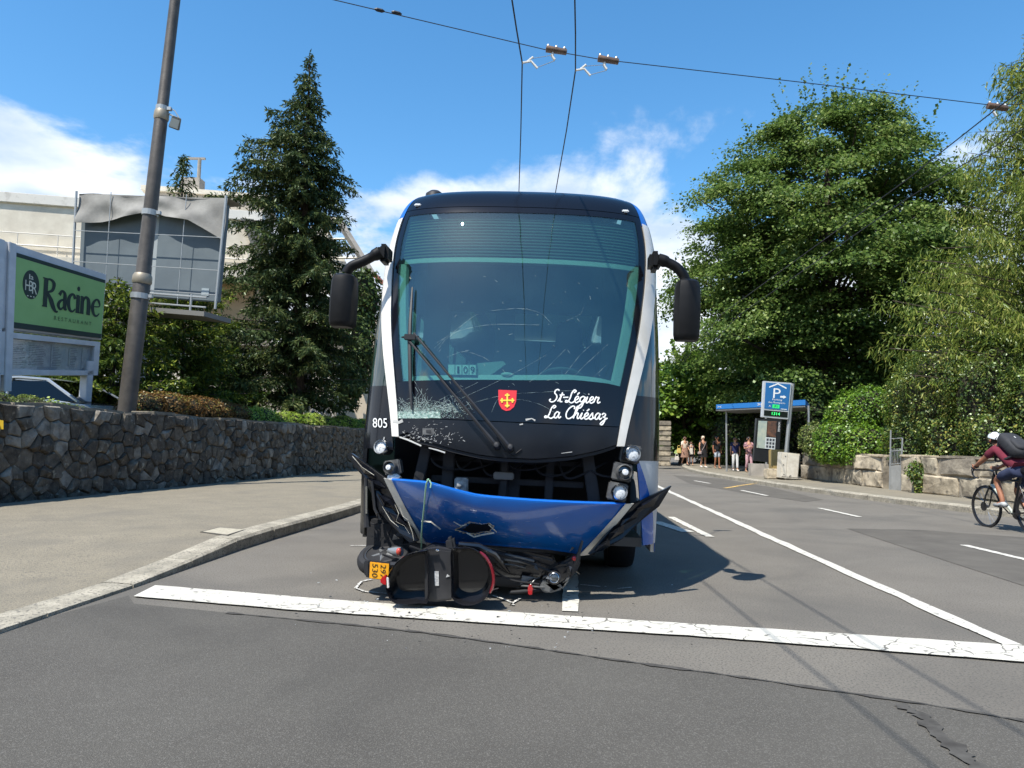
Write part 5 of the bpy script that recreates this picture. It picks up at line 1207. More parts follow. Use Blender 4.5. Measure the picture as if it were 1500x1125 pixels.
def crackline(mb, px, w, f, o_): 
    P = [hit(u, v, f, o_) for u, v in px]; mb.ribbon(P, [w*random.uniform(.5, 1.3) for _ in P], (0, -1, .1))
def bs(u, v): return hit(u, v, lambda x, z: yB(x, z)-.07)
for px in ([(665, 764), (676, 770), (684, 768)], [(618, 763), (632, 764), (640, 770), (646, 775)], [(716, 768), (728, 779)], [(684, 780), (695, 786), (706, 783), (724, 780)]):
    P = [bs(u, v)+Vector((0, -.022, 0)) for u, v in px]; m = MB(); m.ribbon(P, [.010*random.uniform(.6, 1.3) for _ in P], (0, -1, .1)); bpart(m, 'crack', TORN, bumper, smooth=False)
STR = mat('stripe_white', lin((216, 212, 202)), .35, col2=lin((176, 172, 162)), vs=9, va=(.5, .75))
for P0, P1, P2, P3 in (((563, 700), (574, 703), (625, 796), (612, 794)), ((916, 738), (928, 737), (863, 812), (847, 814))):
    f = bilin(hit(*P3, yB), hit(*P2, yB), hit(*P1, yB), hit(*P0, yB)); m = MB(); m.shell(lambda s, t: f(s, t)+Vector((0, -.03-.03*math.sin(math.pi*t), 0)), 4, 20, lambda p: Vector((0, .03, 0))); bpart(m, 'white_stripe', STR, bumper)
m = MB(); lowp = [(690, 797), (745, 800), (800, 803), (848, 811), (838, 817), (800, 809), (745, 808), (690, 806)]
m.plate([hit(u, v, lambda x, z: yB(x, z)+.02) for u, v in lowp], (0, .08, 0)); bpart(m, 'lower_lip', MBLK, bumper, smooth=False, bevel=.006)
m = MB()                                                             # scuffs and scratches, thickest where the scooter struck
for k in range(120):
    s_, t = (random.gauss(.16, .12), random.uniform(.15, .95)) if k < 80 else (random.uniform(.3, .95), random.uniform(.3, .98))
    if not .02 < s_ < .98 or inpoly(s_, t, HP): continue
    ds, dt = random.gauss(.012, .012), random.gauss(.0, .03); P = [bump_(s_+ds*q, min(max(t+dt*q, .02), .98), .003) for q in (0, .5, 1)]
    m.ribbon(P, [.0004, random.uniform(.0008, .0026), .0004], (0, -1, -.3))
bpart(m, 'scratches', mat('scratch_blue', lin((112, 138, 176)), .6), bumper, smooth=False, kind='stuff')
# torn side grilles of the bumper
def winglet(px, ridges, sgn):
    yW = lambda x, z: .10+.42*max(abs(x)-.8, 0)
    P = [hit(u, v, yW) for u, v in px]; m = MB(); m.plate(P, Vector((-sgn*.01, .05, 0))); w = bpart(m, 'side_grille', BLK2, bumper, smooth=False, bevel=.008)
    for r_ in ridges:
        Q = [hit(u, v, yW) for u, v in r_]; m = MB(); c_ = sum(Q, Vector())/len(Q)+Vector((0, -.045, .01)); vs = Q+[c_]
        m.add(vs, [(i, (i+1) % len(Q), len(Q)) for i in range(len(Q))]+[tuple(range(len(Q)))[::-1]]); bpart(m, 'louvre', BLK, w, smooth=False)
    return w
winglet([(508, 664), (514, 664), (566, 701), (612, 793), (600, 796), (585, 782), (556, 752), (544, 724), (531, 698), (519, 684)],
        [[(519, 674), (545, 692), (552, 700), (533, 694)], [(536, 700), (557, 706), (566, 716), (548, 718)], [(552, 722), (572, 732), (580, 744), (562, 742)], [(566, 748), (586, 758), (598, 772), (578, 766)]], -1)
winglet([(985, 711), (976, 716), (928, 738), (862, 813), (884, 806), (912, 790), (938, 764), (966, 742)],
        [[(968, 722), (940, 738), (928, 748), (957, 742)], [(936, 744), (912, 762), (908, 772), (934, 758)], [(914, 766), (892, 782), (890, 794), (914, 780)], [(893, 788), (876, 799), (872, 808), (894, 800)]], 1)
for px in ([(578, 738), (584, 752), (580, 764), (592, 770), (600, 782)], [(586, 744), (590, 756), (598, 762)], [(560, 742), (572, 762), (584, 772)], [(598, 764), (604, 780), (606, 792)], [(516, 668), (530, 684), (548, 696)]):
    m = MB(); P = [hit(u, v, lambda x, z: .04+.42*max(abs(x)-.8, 0)) for u, v in px]; m.ribbon(P, [random.uniform(.001, .006) for _ in P], (0, -1, .1)); bpart(m, 'crack', TORN, bumper, smooth=False)
m = MB(); yS_ = lambda x, z: .2
m.tube([hit(536, 700, yS_), hit(536, 742, yS_), hit(538, 772, yS_)], [.016, .018, .03], 8); m.tube([hit(545, 705, yS_), hit(549, 745, yS_), hit(556, 760, yS_)], .014, 8); bpart(m, 'hanging_bracket', MBLK)
m = MB(); m.tube([hit(538, 712, yS_)+Vector((0, -.02, 0)), hit(538, 752, yS_)+Vector((0, -.02, 0))], .010, 8); bpart(m, 'bright_rod', CHR)
for k in range(16):
    p = hit(random.uniform(546, 600), random.uniform(752, 792), lambda x, z: .18+random.uniform(-.05, .08)); s_ = random.uniform(.03, .08)
    m = MB(); m.plate([p+Vector((random.uniform(-s_, s_), random.uniform(-.02, .02), random.uniform(-s_, s_))) for _ in range(4)][:3], (.003, .008, 0)); bpart(m, 'broken_piece', random.choice((MBLK, MBLK, BLK, LHOU)), smooth=False)
m = MB(); m.box(hit(575, 785, lambda x, z: .55), (.35, .5, .32)); bpart(m, 'wheel_guard', RUB, smooth=False, bevel=.03)

# writing and emblem
fx = lambda box: (lambda a, b: hit(box[0]+(box[2]-box[0])*a, box[3]+(box[1]-box[3])*b, yF, .006))
m = MB(); put_text(m, '805', lambda a, b: hit(546+21*a, 626-14*b+.8*a, yF, .016), (0, 0, 1, 1)); bpart(m, 'fleet_number', WP, cp, smooth=False)
PEN = MB()
def pen(org, sx, sy, strokes, w=.0105):
    for st_ in strokes:
        P = [hit(org[0]+sx*(x+y*.18), org[1]-sy*y+.035*sx*x, yF, .008) for x, y in smooth_path(st_, 6)]; PEN.ribbon(P, w, (0, -1, .1))
SCR = {   # one-line handwriting, unit x-height, advance in the second field
 'S': ([[(.95, 1.75), (.75, 1.95), (.45, 1.8), (.4, 1.4), (.7, 1.05), (.8, .6), (.55, .1), (.15, 0), (-.1, .25), (.05, .45)]], 1.0),
 't': ([[(.0, .1), (.2, .5), (.45, 1.5), (.3, .6), (.35, .1), (.65, .1)], [(.1, 1.1), (.75, 1.15)]], .62),
 '-': ([[(.0, .75), (.7, .8)]], .55),
 'L': ([[(.75, 1.5), (1.0, 1.8), (.75, 1.95), (.5, 1.5), (.4, .7), (.2, .1), (-.1, .05), (-.05, .3), (.3, .15), (.7, -.05), (1.05, .2)]], 1.0),
 'e': ([[(.0, .3), (.4, .55), (.5, .85), (.3, 1.0), (.1, .7), (.12, .25), (.35, 0), (.75, .3)]], .68),
 'g': ([[(.65, .85), (.4, 1.0), (.1, .75), (.1, .3), (.35, .15), (.6, .5), (.7, .95), (.55, -.3), (.3, -.8), (.05, -.7), (.25, -.3), (.85, .3)]], .80),
 'i': ([[(.0, .3), (.2, .95), (.12, .3), (.25, .02), (.55, .3)], [(.27, 1.35), (.3, 1.42)]], .50),
 'r': ([[(.0, .3), (.15, .95), (.2, 1.0), (.3, .88), (.55, .9), (.45, .4), (.55, .05), (.85, .25)]], .78),
 'a': ([[(.6, .85), (.35, 1.0), (.1, .65), (.12, .15), (.35, .05), (.58, .5), (.65, .95), (.6, .3), (.75, .05), (.95, .3)]], .88),
 'C': ([[(1.0, 1.5), (1.0, 1.85), (.7, 1.95), (.3, 1.5), (.1, .8), (.25, .15), (.6, 0), (1.0, .3)]], 1.02),
 'h': ([[(.0, .3), (.35, 1.2), (.45, 1.85), (.3, 1.9), (.2, 1.2), (.12, .05)], [(.14, .4), (.4, .9), (.6, .85), (.58, .3), (.7, .05), (.95, .3)]], .90),
 's': ([[(.0, .3), (.3, .9), (.35, 1.0), (.42, .6), (.5, .25), (.3, 0), (.05, .12), (.4, .1), (.75, .3)]], .70),
 'z': ([[(.0, .75), (.2, 1.0), (.45, .85), (.4, .55), (.2, .4), (.5, .3), (.5, -.2), (.3, -.75), (.05, -.65), (.3, -.2), (.8, .3)]], .8)}
def write(s, u, v, sx, sy):
    x = 0.
    for ch in s:
        if ch == ' ': x += .55; continue
        k = {'é': 'e'}.get(ch, ch); st_, adv = SCR[k]; pen((u+sx*x, v+.035*sx*x), sx, sy, st_)
        if ch == 'é': pen((u+sx*x, v+.035*sx*x), sx, sy, [[(.25, 1.25), (.5, 1.6)]])
        x += adv
write('St-Légier', 805.5, 588.5, 11.0, 9.4); write('La Chiésaz', 799, 612, 11.4, 9.4)
bpart(PEN, 'place_name', mat('vinyl_white', lin((236, 236, 232)), .5), fr, smooth=False)
sh_ = [(730, 571), (757, 572), (756, 588), (753, 596), (747, 601), (741, 602), (735, 599), (731, 592), (730, 585)]
m = MB(); m.plate([hit(u, v, yF, .006) for u, v in sh_], (0, .004, 0)); em = bpart(m, 'coat_of_arms', mat('arms_red', lin((214, 44, 52)), .45), fr, smooth=False)
m = MB(); cx_, cy_ = 743, 586.5
for dx, dy in ((0, -1), (0, 1), (-1, 0), (1, 0)):
    m.ribbon([hit(cx_, cy_, yF, .011), hit(cx_+dx*8.2, cy_+dy*8.2, yF, .011)], .013, (0, -1, .1))
    for ex, ey in ((dx*9.2, dy*9.2), (dx*7.6+dy*2.2, dy*7.6+dx*2.2), (dx*7.6-dy*2.2, dy*7.6-dx*2.2)):
        m.plate([hit(cx_+ex+1.35*math.cos(t), cy_+ey+1.35*math.sin(t), yF, .012) for t in np.linspace(0, 6.283, 9)[:-1]], (0, .002, 0))
m.plate([hit(cx_+2*math.cos(t), cy_+2*math.sin(t), yF, .0125) for t in np.linspace(0, 6.283, 5)[:-1]], (0, .002, 0))
bpart(m, 'gold_cross', mat('arms_gold', lin((238, 206, 70)), .45), em, smooth=False)
m = MB(); m.plate([hit(u, v, yF, .012) for u, v in ((619, 627), (636, 627.5), (636, 637), (619, 636.5))], (0, .006, 0)); c_ = bpart(m, 'badge_mount', LHOU, belt, smooth=False)
m = MB(); m.plate([hit(u, v, yF, .016) for u, v in ((624, 629.5), (631, 630), (631, 634), (624, 633.5))], (0, .003, 0)); bpart(m, 'badge_hole', MBLK, c_, smooth=False)
for u, v in ((612, 300.5), (916, 309.5)):
    m = MB(); p = hit(u, v, yF, .01); m.box(p, (.065, .03, .026)); bpart(m, 'marker_lamp', LENS, smooth=False, bevel=.008)
m = MB(); p = hit(637, 283, lambda x, z: 1.35); m.lathe((p.x, p.y, p.z-.06), (0, 0, 1), [(.10, 0), (.09, .05), (.05, .08), (.0, .085)], 16); bpart(m, 'roof_camera', MBLK)

# wipers
def wp(u, v, o_=.05): return hit(u, v, yF, o_)
m = MB(); m.tube([wp(604, 421, .03), wp(601, 470, .035), wp(600, 500, .035), wp(601, 560, .035), wp(603, 600, .03)], [.008, .016, .018, .016, .008], 6); wv = bpart(m, 'wiper', MBLK)
for a_, b_ in (((606, 488), (748, 657)), ((598, 498), (728, 654))):
    m = MB(); n_ = 10; m.tube([wp(a_[0]+(b_[0]-a_[0])*k/n_, a_[1]+(b_[1]-a_[1])*k/n_, .055+.03*math.sin(math.pi*k/n_)) for k in range(n_+1)], [.010]*6+[.013]*3+[.018, .018], 6); bpart(m, 'wiper_arm', MBLK)
    m = MB(); m.lathe(wp(*b_, .01), (0, -1, .2), [(.028, 0), (.028, .06), (.018, .075), (0, .078)], 12); bpart(m, 'wiper_pivot', MBLK)
m = MB(); m.box(wp(601, 494, .06), (.10, .04, .05)); m.tube([wp(588, 494, .06), wp(614, 493, .06)], .01, 6); bpart(m, 'wiper_joint', MBLK, smooth=False, bevel=.01)
m = MB(); m.tube([wp(u, v, .012) for u, v in ((728, 640), (740, 660), (752, 667), (764, 658))], .005, 5); bpart(m, 'washer_hose', RUB)
# shattered corner and cracks of the windscreen
SHA = mat('shattered_glass', lin((196, 214, 206)), .35, col2=lin((120, 160, 150)), vs=45)
m = MB()
for k in range(4200):
    if k < 2400: u, v = random.uniform(579, 645) if k % 3 else random.gauss(612, 18), 612.5-abs(random.gauss(0, 5.5))
    else: u, v = random.gauss(632, 30), 603+random.gauss(0, 10)
    lim = 588+.0030*(u-622)**2*(1 if u < 622 else .75)
    if not (578 < u < 698 and lim < v < 612.6): continue
    s_ = random.uniform(.25, 1.0)*(1.25 if v > 603 and u < 645 else .8); an = random.uniform(0, 6.28)
    P = [hit(u+s_*math.cos(an+q)*random.uniform(.5, 1.2), v+s_*math.sin(an+q)*random.uniform(.4, 1.), yF, .005+.006*random.random()) for q in (0, 2.1, 4.2)]
    m.add(P, [(0, 1, 2)])
bpart(m, 'glass_crumbs', SHA, fr, smooth=False, kind='stuff')
m = MB(); o2 = .004
rays = [[(640, 600), (690, 577), (720, 563), (756, 545), (800, 520)], [(632, 600), (608, 560), (600, 548)], [(640, 602), (662, 580), (700, 560)], [(650, 605), (700, 588), (745, 578), (800, 574), (840, 572)],
        [(594, 590), (612, 586), (640, 588), (662, 596), (680, 606)], [(584, 600), (606, 590), (636, 592), (655, 603)], [(640, 502), (664, 486), (690, 466), (700, 460)], [(636, 510), (660, 490), (690, 480), (728, 475), (790, 476)],
        [(640, 514), (652, 498), (666, 488)], [(655, 523), (680, 515), (705, 522), (716, 528)], [(720, 455), (760, 452), (790, 458), (808, 474)], [(830, 470), (850, 460), (855, 450)], [(775, 560), (800, 540), (828, 512)],
        [(828, 548), (850, 520), (872, 500)], [(840, 552), (862, 530), (890, 505)], [(870, 552), (888, 535)], [(744, 590), (760, 585), (790, 592), (812, 604)], [(720, 604), (726, 590), (732, 582)], [(600, 575), (616, 590), (650, 600)], [(585, 607), (600, 598), (622, 604), (640, 597)]]
for px in rays:
    P = [hit(x, y, yF, o2) for x, y in smooth_path(px, 8)]; m.ribbon(P, [.0007*random.choice((.0, .5, 1., 1.5))+.0002 for _ in P], (0, -1, .1))
for cu_, cv_, nr, rm in ((608, 606, 26, 46), (662, 604, 22, 34)):      # spider webs round the two impacts
    for k in range(nr):
        an = math.pi*(.02+.96*k/nr)+random.uniform(-.05, .05); r0, r1 = random.uniform(2, 8), rm*random.uniform(.35, 1.05)
        px = [(cu_+r*math.cos(an+.06*math.sin(r*.3+k)), cv_-r*math.sin(an+.06*math.sin(r*.3+k))*.8) for r in np.linspace(r0, r1, 6)]
        px = [p for p in px if 579 < p[0] < 900 and p[1] < 612]
        if len(px) > 1: P = [hit(x, y, yF, o2) for x, y in px]; m.ribbon(P, [.0016*random.uniform(.4, 1.3) for _ in P], (0, -1, .1))
    for r in (7, 11, 16, 22, 29):
        a0 = random.uniform(.1, 1.2)
        while a0 < 2.9:
            a1 = a0+random.uniform(.2, .7); px = [(cu_+r*math.cos(t), cv_-.8*r*math.sin(t)) for t in np.linspace(a0, min(a1, 3.05), 5)]; px = [p for p in px if p[0] > 579]
            if len(px) > 1: P = [hit(x, y, yF, o2) for x, y in px]; m.ribbon(P, .0013, (0, -1, .1))
            a0 = a1+random.uniform(.05, .6)
for k in range(45):
    u, v = random.uniform(620, 880), random.uniform(400, 600); an = random.choice((.6, -.5, 2.2))+random.gauss(0, .25); l_ = random.uniform(1, 6); m.ribbon([hit(u, v, yF, o2), hit(u+l_*math.cos(an), v-l_*math.sin(an), yF, o2)], .0012, (0, -1, .1))
bpart(m, 'glass_cracks', mat('crack_white', lin((170, 190, 186)), .5), fr, smooth=False, kind='stuff')
m = MB()
for px, w in (([(576, 616), (584, 619), (590, 616)], .03), ([(585, 640), (597, 644), (606, 648), (617, 653)], .020), ([(628, 656), (640, 659), (652, 663)], .010), ([(770, 615), (779, 613), (784, 616)], .016), ([(761, 622), (766, 621)], .012), ([(563, 640), (561, 648)], .018), ([(822, 664), (838, 662)], .005)):
    P = [hit(u, v, yF, .014) for u, v in px]; m.ribbon(P, [w*random.uniform(.5, 1.2) for _ in P], (0, -1, .1))
for k in range(150):
    u, v = random.gauss(622, 26), random.gauss(638, 9)
    if 584 < u < 680 and 617 < v < 640+.25*(u-584): an = random.gauss(.5, .6); l_ = random.uniform(.5, 4); m.ribbon([hit(u, v, yF, .007), hit(u+l_*math.cos(an), v-l_*math.sin(an), yF, .007)], random.uniform(.001, .004), (0, -1, .1))
bpart(m, 'scratches', mat('scratch_pale', lin((176, 176, 172)), .7), belt, smooth=False, kind='stuff')

# cab seen through the glass
def inn(u, v, d): return hit(u, v, lambda x, z: yF(x, z)+d)
m = MB()
def dash(s, t): th = (-1+2*s)*tC(1.74)*.99; p = SP_(1.74+.02*math.sin(math.pi*s), th); return Vector((p.x*(1-.25*t), p.y+.03+.55*t, p.z+.03*t))
m.shell(dash, 30, 4, lambda p: Vector((0, 0, -.06))); bpart(m, 'dashboard', mat('dash_grey', lin((116, 124, 122)), .7))
def rim_(s, t): th = (-1+2*s)*tC(1.76)*.985; p = SP_(zb_(s)+.002+.045*t, th); return Vector((p.x, p.y+.04+.015*t, p.z))
m = MB(); m.shell(rim_, 36, 2, lambda p: Vector((0, .02, 0))); bpart(m, 'dash_rim', TRIM)
m = MB(); m.box((0, 1.25, 1.35), (2.3, .06, .8)); m.box((.35, .95, 1.72), (.8, .35, .16)); bpart(m, 'dash_console', INT, smooth=False, bevel=.02)
for sg_ in (-1, 1):
    def pil(s, t): z = 1.76+(2.84-1.76)*t if sg_ < 0 else 1.72+(2.88-1.72)*t; th = sg_*(tC(z)*(.90+.095*s)); p = SP_(z, th); return Vector((p.x, p.y+.035+.02*(1-s), p.z))
    m = MB(); m.shell(pil, 4, 16, lambda p: Vector((-.02*sg_, .03, 0))); bpart(m, 'cab_pillar', TRIM)
z_ = lambda k: 2.90+k*.031
for k in range(13):
    def sl_(s, t): th = (-1+2*s)*tC(z_(k))*.955; p = SP_(z_(k)+.024*t, th); return Vector((p.x, p.y+.05+.018*t, p.z))
    m = MB(); m.shell(sl_, 24, 1, lambda p: Vector((0, .004, 0))); bpart(m, 'blind_slat', mat('blind_grey', lin((96, 104, 104)), .6))
def bar_(s, t): th = (-1+2*s)*tC(2.83)*.93; p = SP_(2.835+.045*t, th); return Vector((p.x, p.y+.045, p.z))
m = MB(); m.shell(bar_, 24, 2, lambda p: Vector((0, .02, 0))); bpart(m, 'blind_rail', TRIM)
m = MB(); sx_, sy_ = .50, 1.60
m.box((sx_, sy_, 1.30), (.52, .5, .14)); 
prof_ = [(-.27, 1.3), (-.30, 1.75), (-.25, 2.02), (-.13, 2.10), (-.12, 2.26), (-.07, 2.34), (.07, 2.34), (.12, 2.26), (.13, 2.10), (.25, 2.02), (.30, 1.75), (.27, 1.3)]
m.plate([Vector((sx_+x*1.12, sy_+.2+.05*(z-1.3), z+.24*(z-1.3))) for x, z in prof_], (0, .13, 0)); bpart(m, 'driver_seat', mat('seat_fabric', lin((34, 38, 48)), .9), smooth=False, bevel=.03)
m = MB(); c0_ = hit(822, 566, lambda x, z: .72); Rw = Matrix.Rotation(math.radians(-38), 3, 'X')
m.tube([c0_+Rw@Vector((.235*math.cos(t), .235*math.sin(t), 0)) for t in np.linspace(0, 6.283, 33)[:-1]], .014, 8, closed=True)
for t in (.5, 2.64, 4.71): m.tube([c0_, c0_+Rw@Vector((.23*math.cos(t), .23*math.sin(t), 0))], .012, 6)
bpart(m, 'steering_wheel', mat('wheel_rim_grey', lin((84, 88, 90)), .5))
for x, w, z0, z1 in ((-1.0, .3, .8, 3.2), (-.22, .22, .8, 3.2), (1.02, .3, .8, 3.2)):
    m = MB(); m.box((x, 2.35, (z0+z1)/2), (w, .05, z1-z0)); bpart(m, 'partition', INT, smooth=False)
m = MB(); m.box((0, 2.38, 3.0), (2.3, .06, .55)); m.box((.5, 2.4, 1.05), (1.2, .05, 1.2)); m.box((.10, 2.3, 1.75), (.80, .06, 1.3)); bpart(m, 'partition', INT, smooth=False)
m = MB()
for x, y in ((-.8, 3.4), (.8, 3.4), (-.8, 4.6), (.8, 4.6), (-.8, 5.8), (.8, 5.8)): m.box((x, y, 1.25), (.85, .12, .8)); m.box((x, y-.25, .88), (.85, .45, .1))
bpart(m, 'passenger_seat', mat('seat_blue', lin((44, 58, 92)), .9), smooth=False, bevel=.03)
pl = lambda a, b: inn(656+43*a, 550-17*b+.8*a, .035)
m = MB(); m.plate([pl(0, 0), pl(1, 0), pl(1, 1), pl(0, 1)], (0, .01, 0)); rp = bpart(m, 'route_plate', INT, smooth=False)
m = MB()
for k, a_ in enumerate((.02, .26, .50, .74)): m.plate([pl(a_, .08)+Vector((0, -.004, 0)), pl(a_+.21, .08)+Vector((0, -.004, 0)), pl(a_+.21, .92)+Vector((0, -.004, 0)), pl(a_, .92)+Vector((0, -.004, 0))], (0, .003, 0))
bpart(m, 'number_card', mat('card_white', lin((230, 232, 228)), .6), rp, smooth=False)
m = MB()
for k, ch in enumerate('109'): put_text(m, ch, pl, (.295+.24*k+(.03 if ch == '1' else 0), .2, .295+.24*k+(.10 if ch == '1' else .145), .8), off=(0, -.010, 0))
bpart(m, 'digits', DARK, rp, smooth=False)
m = MB(); m.plate([inn(u, v, .10) for u, v in ((699, 532), (737, 529), (741, 533), (722, 547), (712, 552), (701, 548))], (0, .04, 0)); bpart(m, 'ticket_screen', mat('device_grey', lin((150, 160, 156)), .5), smooth=False)
m = MB(); m.ball(inn(743, 549, .06), (.055, .03, .022), 14, 8); bpart(m, 'sensor_dome', TRIM)
# mirrors
MIR = mat('mirror_black', lin((17, 17, 18)), .5, col2=lin((23, 23, 24)), vs=14, spec=.22)
for arm, body, foot in ((((557, 369), (549, 374), (532, 383), (515, 390), (507, 400)), (486, 402, 522, 481), -1), (((964, 380), (974, 383), (990, 391), (1001, 403), (1004, 412)), (988, 411, 1024, 500), 1)):
    yM_ = lambda x, z: .42; q = [hit(u, v, yM_) for u, v in arm]
    m = MB(); m.tube(smooth_path(q, 4), [.055]*5+[.044]*12, 12); ma = bpart(m, 'mirror_arm', MIR)
    m = MB(); m.box(q[0]+Vector((-foot*.02, .1, 0)), (.10, .22, .16)); bpart(m, 'mirror_foot', MIR, ma, smooth=False, bevel=.03)
    u0, v0, u1, v1 = body; c_ = hit((u0+u1)/2, (v0+v1)/2, yM_); w, h_ = (u1-u0)*6.42/FPX, (v1-v0)*6.42/FPX
    m = MB(); vs = []
    sec = [(-.46, .42), (-.5, .2), (-.5, -.5), (-.38, -.86), (-.1, -1.), (.2, -.94), (.42, -.7), (.5, -.3), (.5, .42)]
    hs_ = [(-.5, .80), (-.47, .93), (-.40, 1.), (.0, 1.03), (.36, .98), (.46, .88), (.5, .66)]
    n_ = len(sec)
    for hz_, k in hs_:
        for x, y in sec: vs.append(c_+Vector((x*w*k, y*.13*k, hz_*h_)))
    m.add(vs, [(j*n_+i, j*n_+(i+1) % n_, (j+1)*n_+(i+1) % n_, (j+1)*n_+i) for j in range(len(hs_)-1) for i in range(n_)]+[tuple(range(n_))[::-1], tuple(range((len(hs_)-1)*n_, len(hs_)*n_))]); mbd = bpart(m, 'mirror_housing', MIR)
    m = MB(); m.box(c_+Vector((0, .06, 0)), (w*.86, .01, h_*.86)); bpart(m, 'mirror_glass', CHR, mbd, smooth=False)

# pale green string tied round the bumper
p0 = [hit(u, v, lambda x, z: yB(x, z)-.09) for u, v in ((627, 703), (624, 712), (621, 745), (618, 775), (617, 806))]
p0 = [FR[bus] @ p for p in p0]; b0 = FR[bus] @ (hit(626, 703, lambda x, z: yB(x, z)+.07))
m = MB(); m.tube([b0, p0[0]+Vector((0, .02, .004))]+smooth_path(p0, 5), .0065, 6); m.tube([p0[0]+Vector((.01, .0, .0)), p0[0]+Vector((.025, -.004, -.03)), p0[0]+Vector((.02, -.004, -.06))], .006, 6)
tag(m.build('string', mat('string_green', lin((150, 190, 160)), .8), loc=tuple(p0[-1])), 'pale green string tied over the fallen blue bumper', 'string')
# ------------------------------------------------------------------ crushed scooter under the bus, its top case open
SBLK = mat('scooter_black', lin((26, 26, 29)), .2, coat=.7)
SSAT = mat('scooter_satin', lin((38, 38, 40)), .42, col2=lin((50, 50, 52)), vs=8)
SGRY = mat('scooter_grey', lin((96, 98, 98)), .4, metal=.3, col2=lin((120, 120, 118)), vs=10)
REDP = mat('red_plastic', lin((176, 20, 28)), .25, coat=.6)
sct = thing('scooter', 'wrecked black scooter lying crushed under the bus with open top case and yellow plate', 'scooter', gr(640, 885))
def box6(name, m_, parent, px, Y, th, bevel=.01):
    P = [at(u, v, Y) for u, v in px]; m = MB(); m.plate(P, (0, th, 0)); return m.build(name, m_, parent, bevel=bevel)
c = at(563, 817, 6.22); ax = Vector((-.12, -.42, 1)).normalized()
m = MB(); m.lathe(c-ax*.05, ax, [(.13, .01), (.17, -.01), (.205, .0), (.222, .025), (.225, .05), (.222, .075), (.205, .10), (.17, .11), (.13, .09)], 36); w = m.build('rear_wheel', RUB, sct, smooth=True)
m = MB(); m.lathe(c-ax*.05, ax, [(.165, .0), (.165, .10), (.145, .105), (.14, .06), (.05, .06), (.045, .09), (.02, .10), (.0, .1)], 30); rm = m.build('rim', mat('scooter_rim', lin((66, 66, 66)), .4, metal=.5), w, smooth=True)
a_ = ax.orthogonal().normalized(); b_ = ax.cross(a_)
for k in range(5):
    t = k*1.2566; d = a_*math.cos(t)+b_*math.sin(t); m = MB(); m.tube([c+ax*.03+d*.03, c+ax*.02+d*.15], [.022, .014], 6); m.build('spoke', SGRY, rm)
m = MB(); m.tube([at(538, 828, 5.98), at(600, 826, 6.02), at(640, 815, 6.1)], [.02, .03, .04], 8); m.build('mudguard_arm', SSAT, sct, smooth=True)
YPL = 5.86
plq = bilin(at(541, 847, YPL), at(569, 850, YPL), at(570, 826, YPL), at(542, 823, YPL))
m = MB(); m.plate([plq(-.06, -.04)+V(0, .012, 0), plq(1.02, -.04)+V(0, .012, 0), plq(1.02, 1.06)+V(0, .012, 0), plq(-.06, 1.06)+V(0, .012, 0)], (0, .03, 0)); ph = m.build('plate_holder', SSAT, sct, bevel=.004)
box6('plate_holder', SSAT, sct, [(532, 822), (541, 823), (541, 847), (534, 845)], 5.87, .10)
m = MB(); m.plate([plq(0, 0), plq(1, 0), plq(1, 1), plq(0, 1)], (0, .006, 0)); npl = m.build('number_plate', mat('plate_yellow', lin((236, 170, 30)), .45, col2=lin((226, 156, 24)), vs=30), sct, bevel=.002)
m = MB()                                                            # digits run downwards: the plate lies on its side
down = lambda b0, b1: (lambda a, b: plq(b0+(b1-b0)*b, .97-.94*a)+V(0, -.003, 0))
put_text(m, '297', down(.56, .84), (.06, 0, .94, 1)); put_text(m, '530', down(.13, .42), (.06, 0, .94, 1)); m.build('digits', mat('plate_black', (.01, .01, .01), .5), npl)
p = at(583, 808, 6.0); m = MB(); m.tube([at(570, 806, 6.05), at(580, 808, 6.0), at(588, 808, 5.98)], [.02, .04, .036], 10); ind = m.build('indicator', mat('indicator_clear', lin((120, 124, 126)), .15, coat=1.), sct, smooth=True)
m = MB(); m.ball(at(584, 808, 5.96), (.022, .02, .03), 10, 7); m.build('bulb', mat('bulb_red', lin((190, 70, 52)), .2, coat=.8), ind, smooth=True)
# top case, open like a book towards the camera
def tray(name, px, Y, depth, shrink, parent):
    P = [Vector(p) for p in smooth_path([tuple(at(u, v, Y)) for u, v in px], 4)]; c_ = sum(P, Vector())/len(P); n_ = len(P); D_ = Vector((0, depth, .0)); vs = []
    rings = [[c_+(p-c_)*.955+V(0, .0, 0) for p in P], [c_+(p-c_)*(shrink+.06)+D_*.6 for p in P], [c_+(p-c_)*shrink*.9+D_ for p in P],
             [c_+(p-c_)*shrink*.93+D_*1.06 for p in P], [c_+(p-c_)*(shrink+.11)+D_*.6 for p in P], [c_+(p-c_)*1.02+V(0, .01, 0) for p in P], [c_+(p-c_)*1.0+V(0, -.012, 0) for p in P]]
    for r in rings: vs += r
    k = len(rings); fs = []
    order = [6, 0, 1, 2]; 
    def ring(a, b): return [(a*n_+i, a*n_+(i+1) % n_, b*n_+(i+1) % n_, b*n_+i) for i in range(n_)]
    fs += ring(6, 0)+ring(0, 1)+ring(1, 2)+[tuple(2*n_+i for i in range(n_))]+ring(5, 6)+ring(4, 5)+ring(3, 4)+[tuple(3*n_+i for i in range(n_))]
    m = MB(); m.add(vs, fs); o = m.build(name, SBLK, parent, smooth=True); return o, P
YC = 5.62
LP = [(626, 806), (604, 810), (585, 820), (572, 836), (566, 853), (567, 868), (575, 881), (592, 885), (612, 883), (627, 881), (628, 845)]
RP = [(661, 842), (661, 806), (675, 803), (690, 803.5), (704, 810), (714, 822), (720, 838), (721, 853), (717, 867), (708, 879), (694, 885.5), (679, 886), (667, 881), (661, 874)]
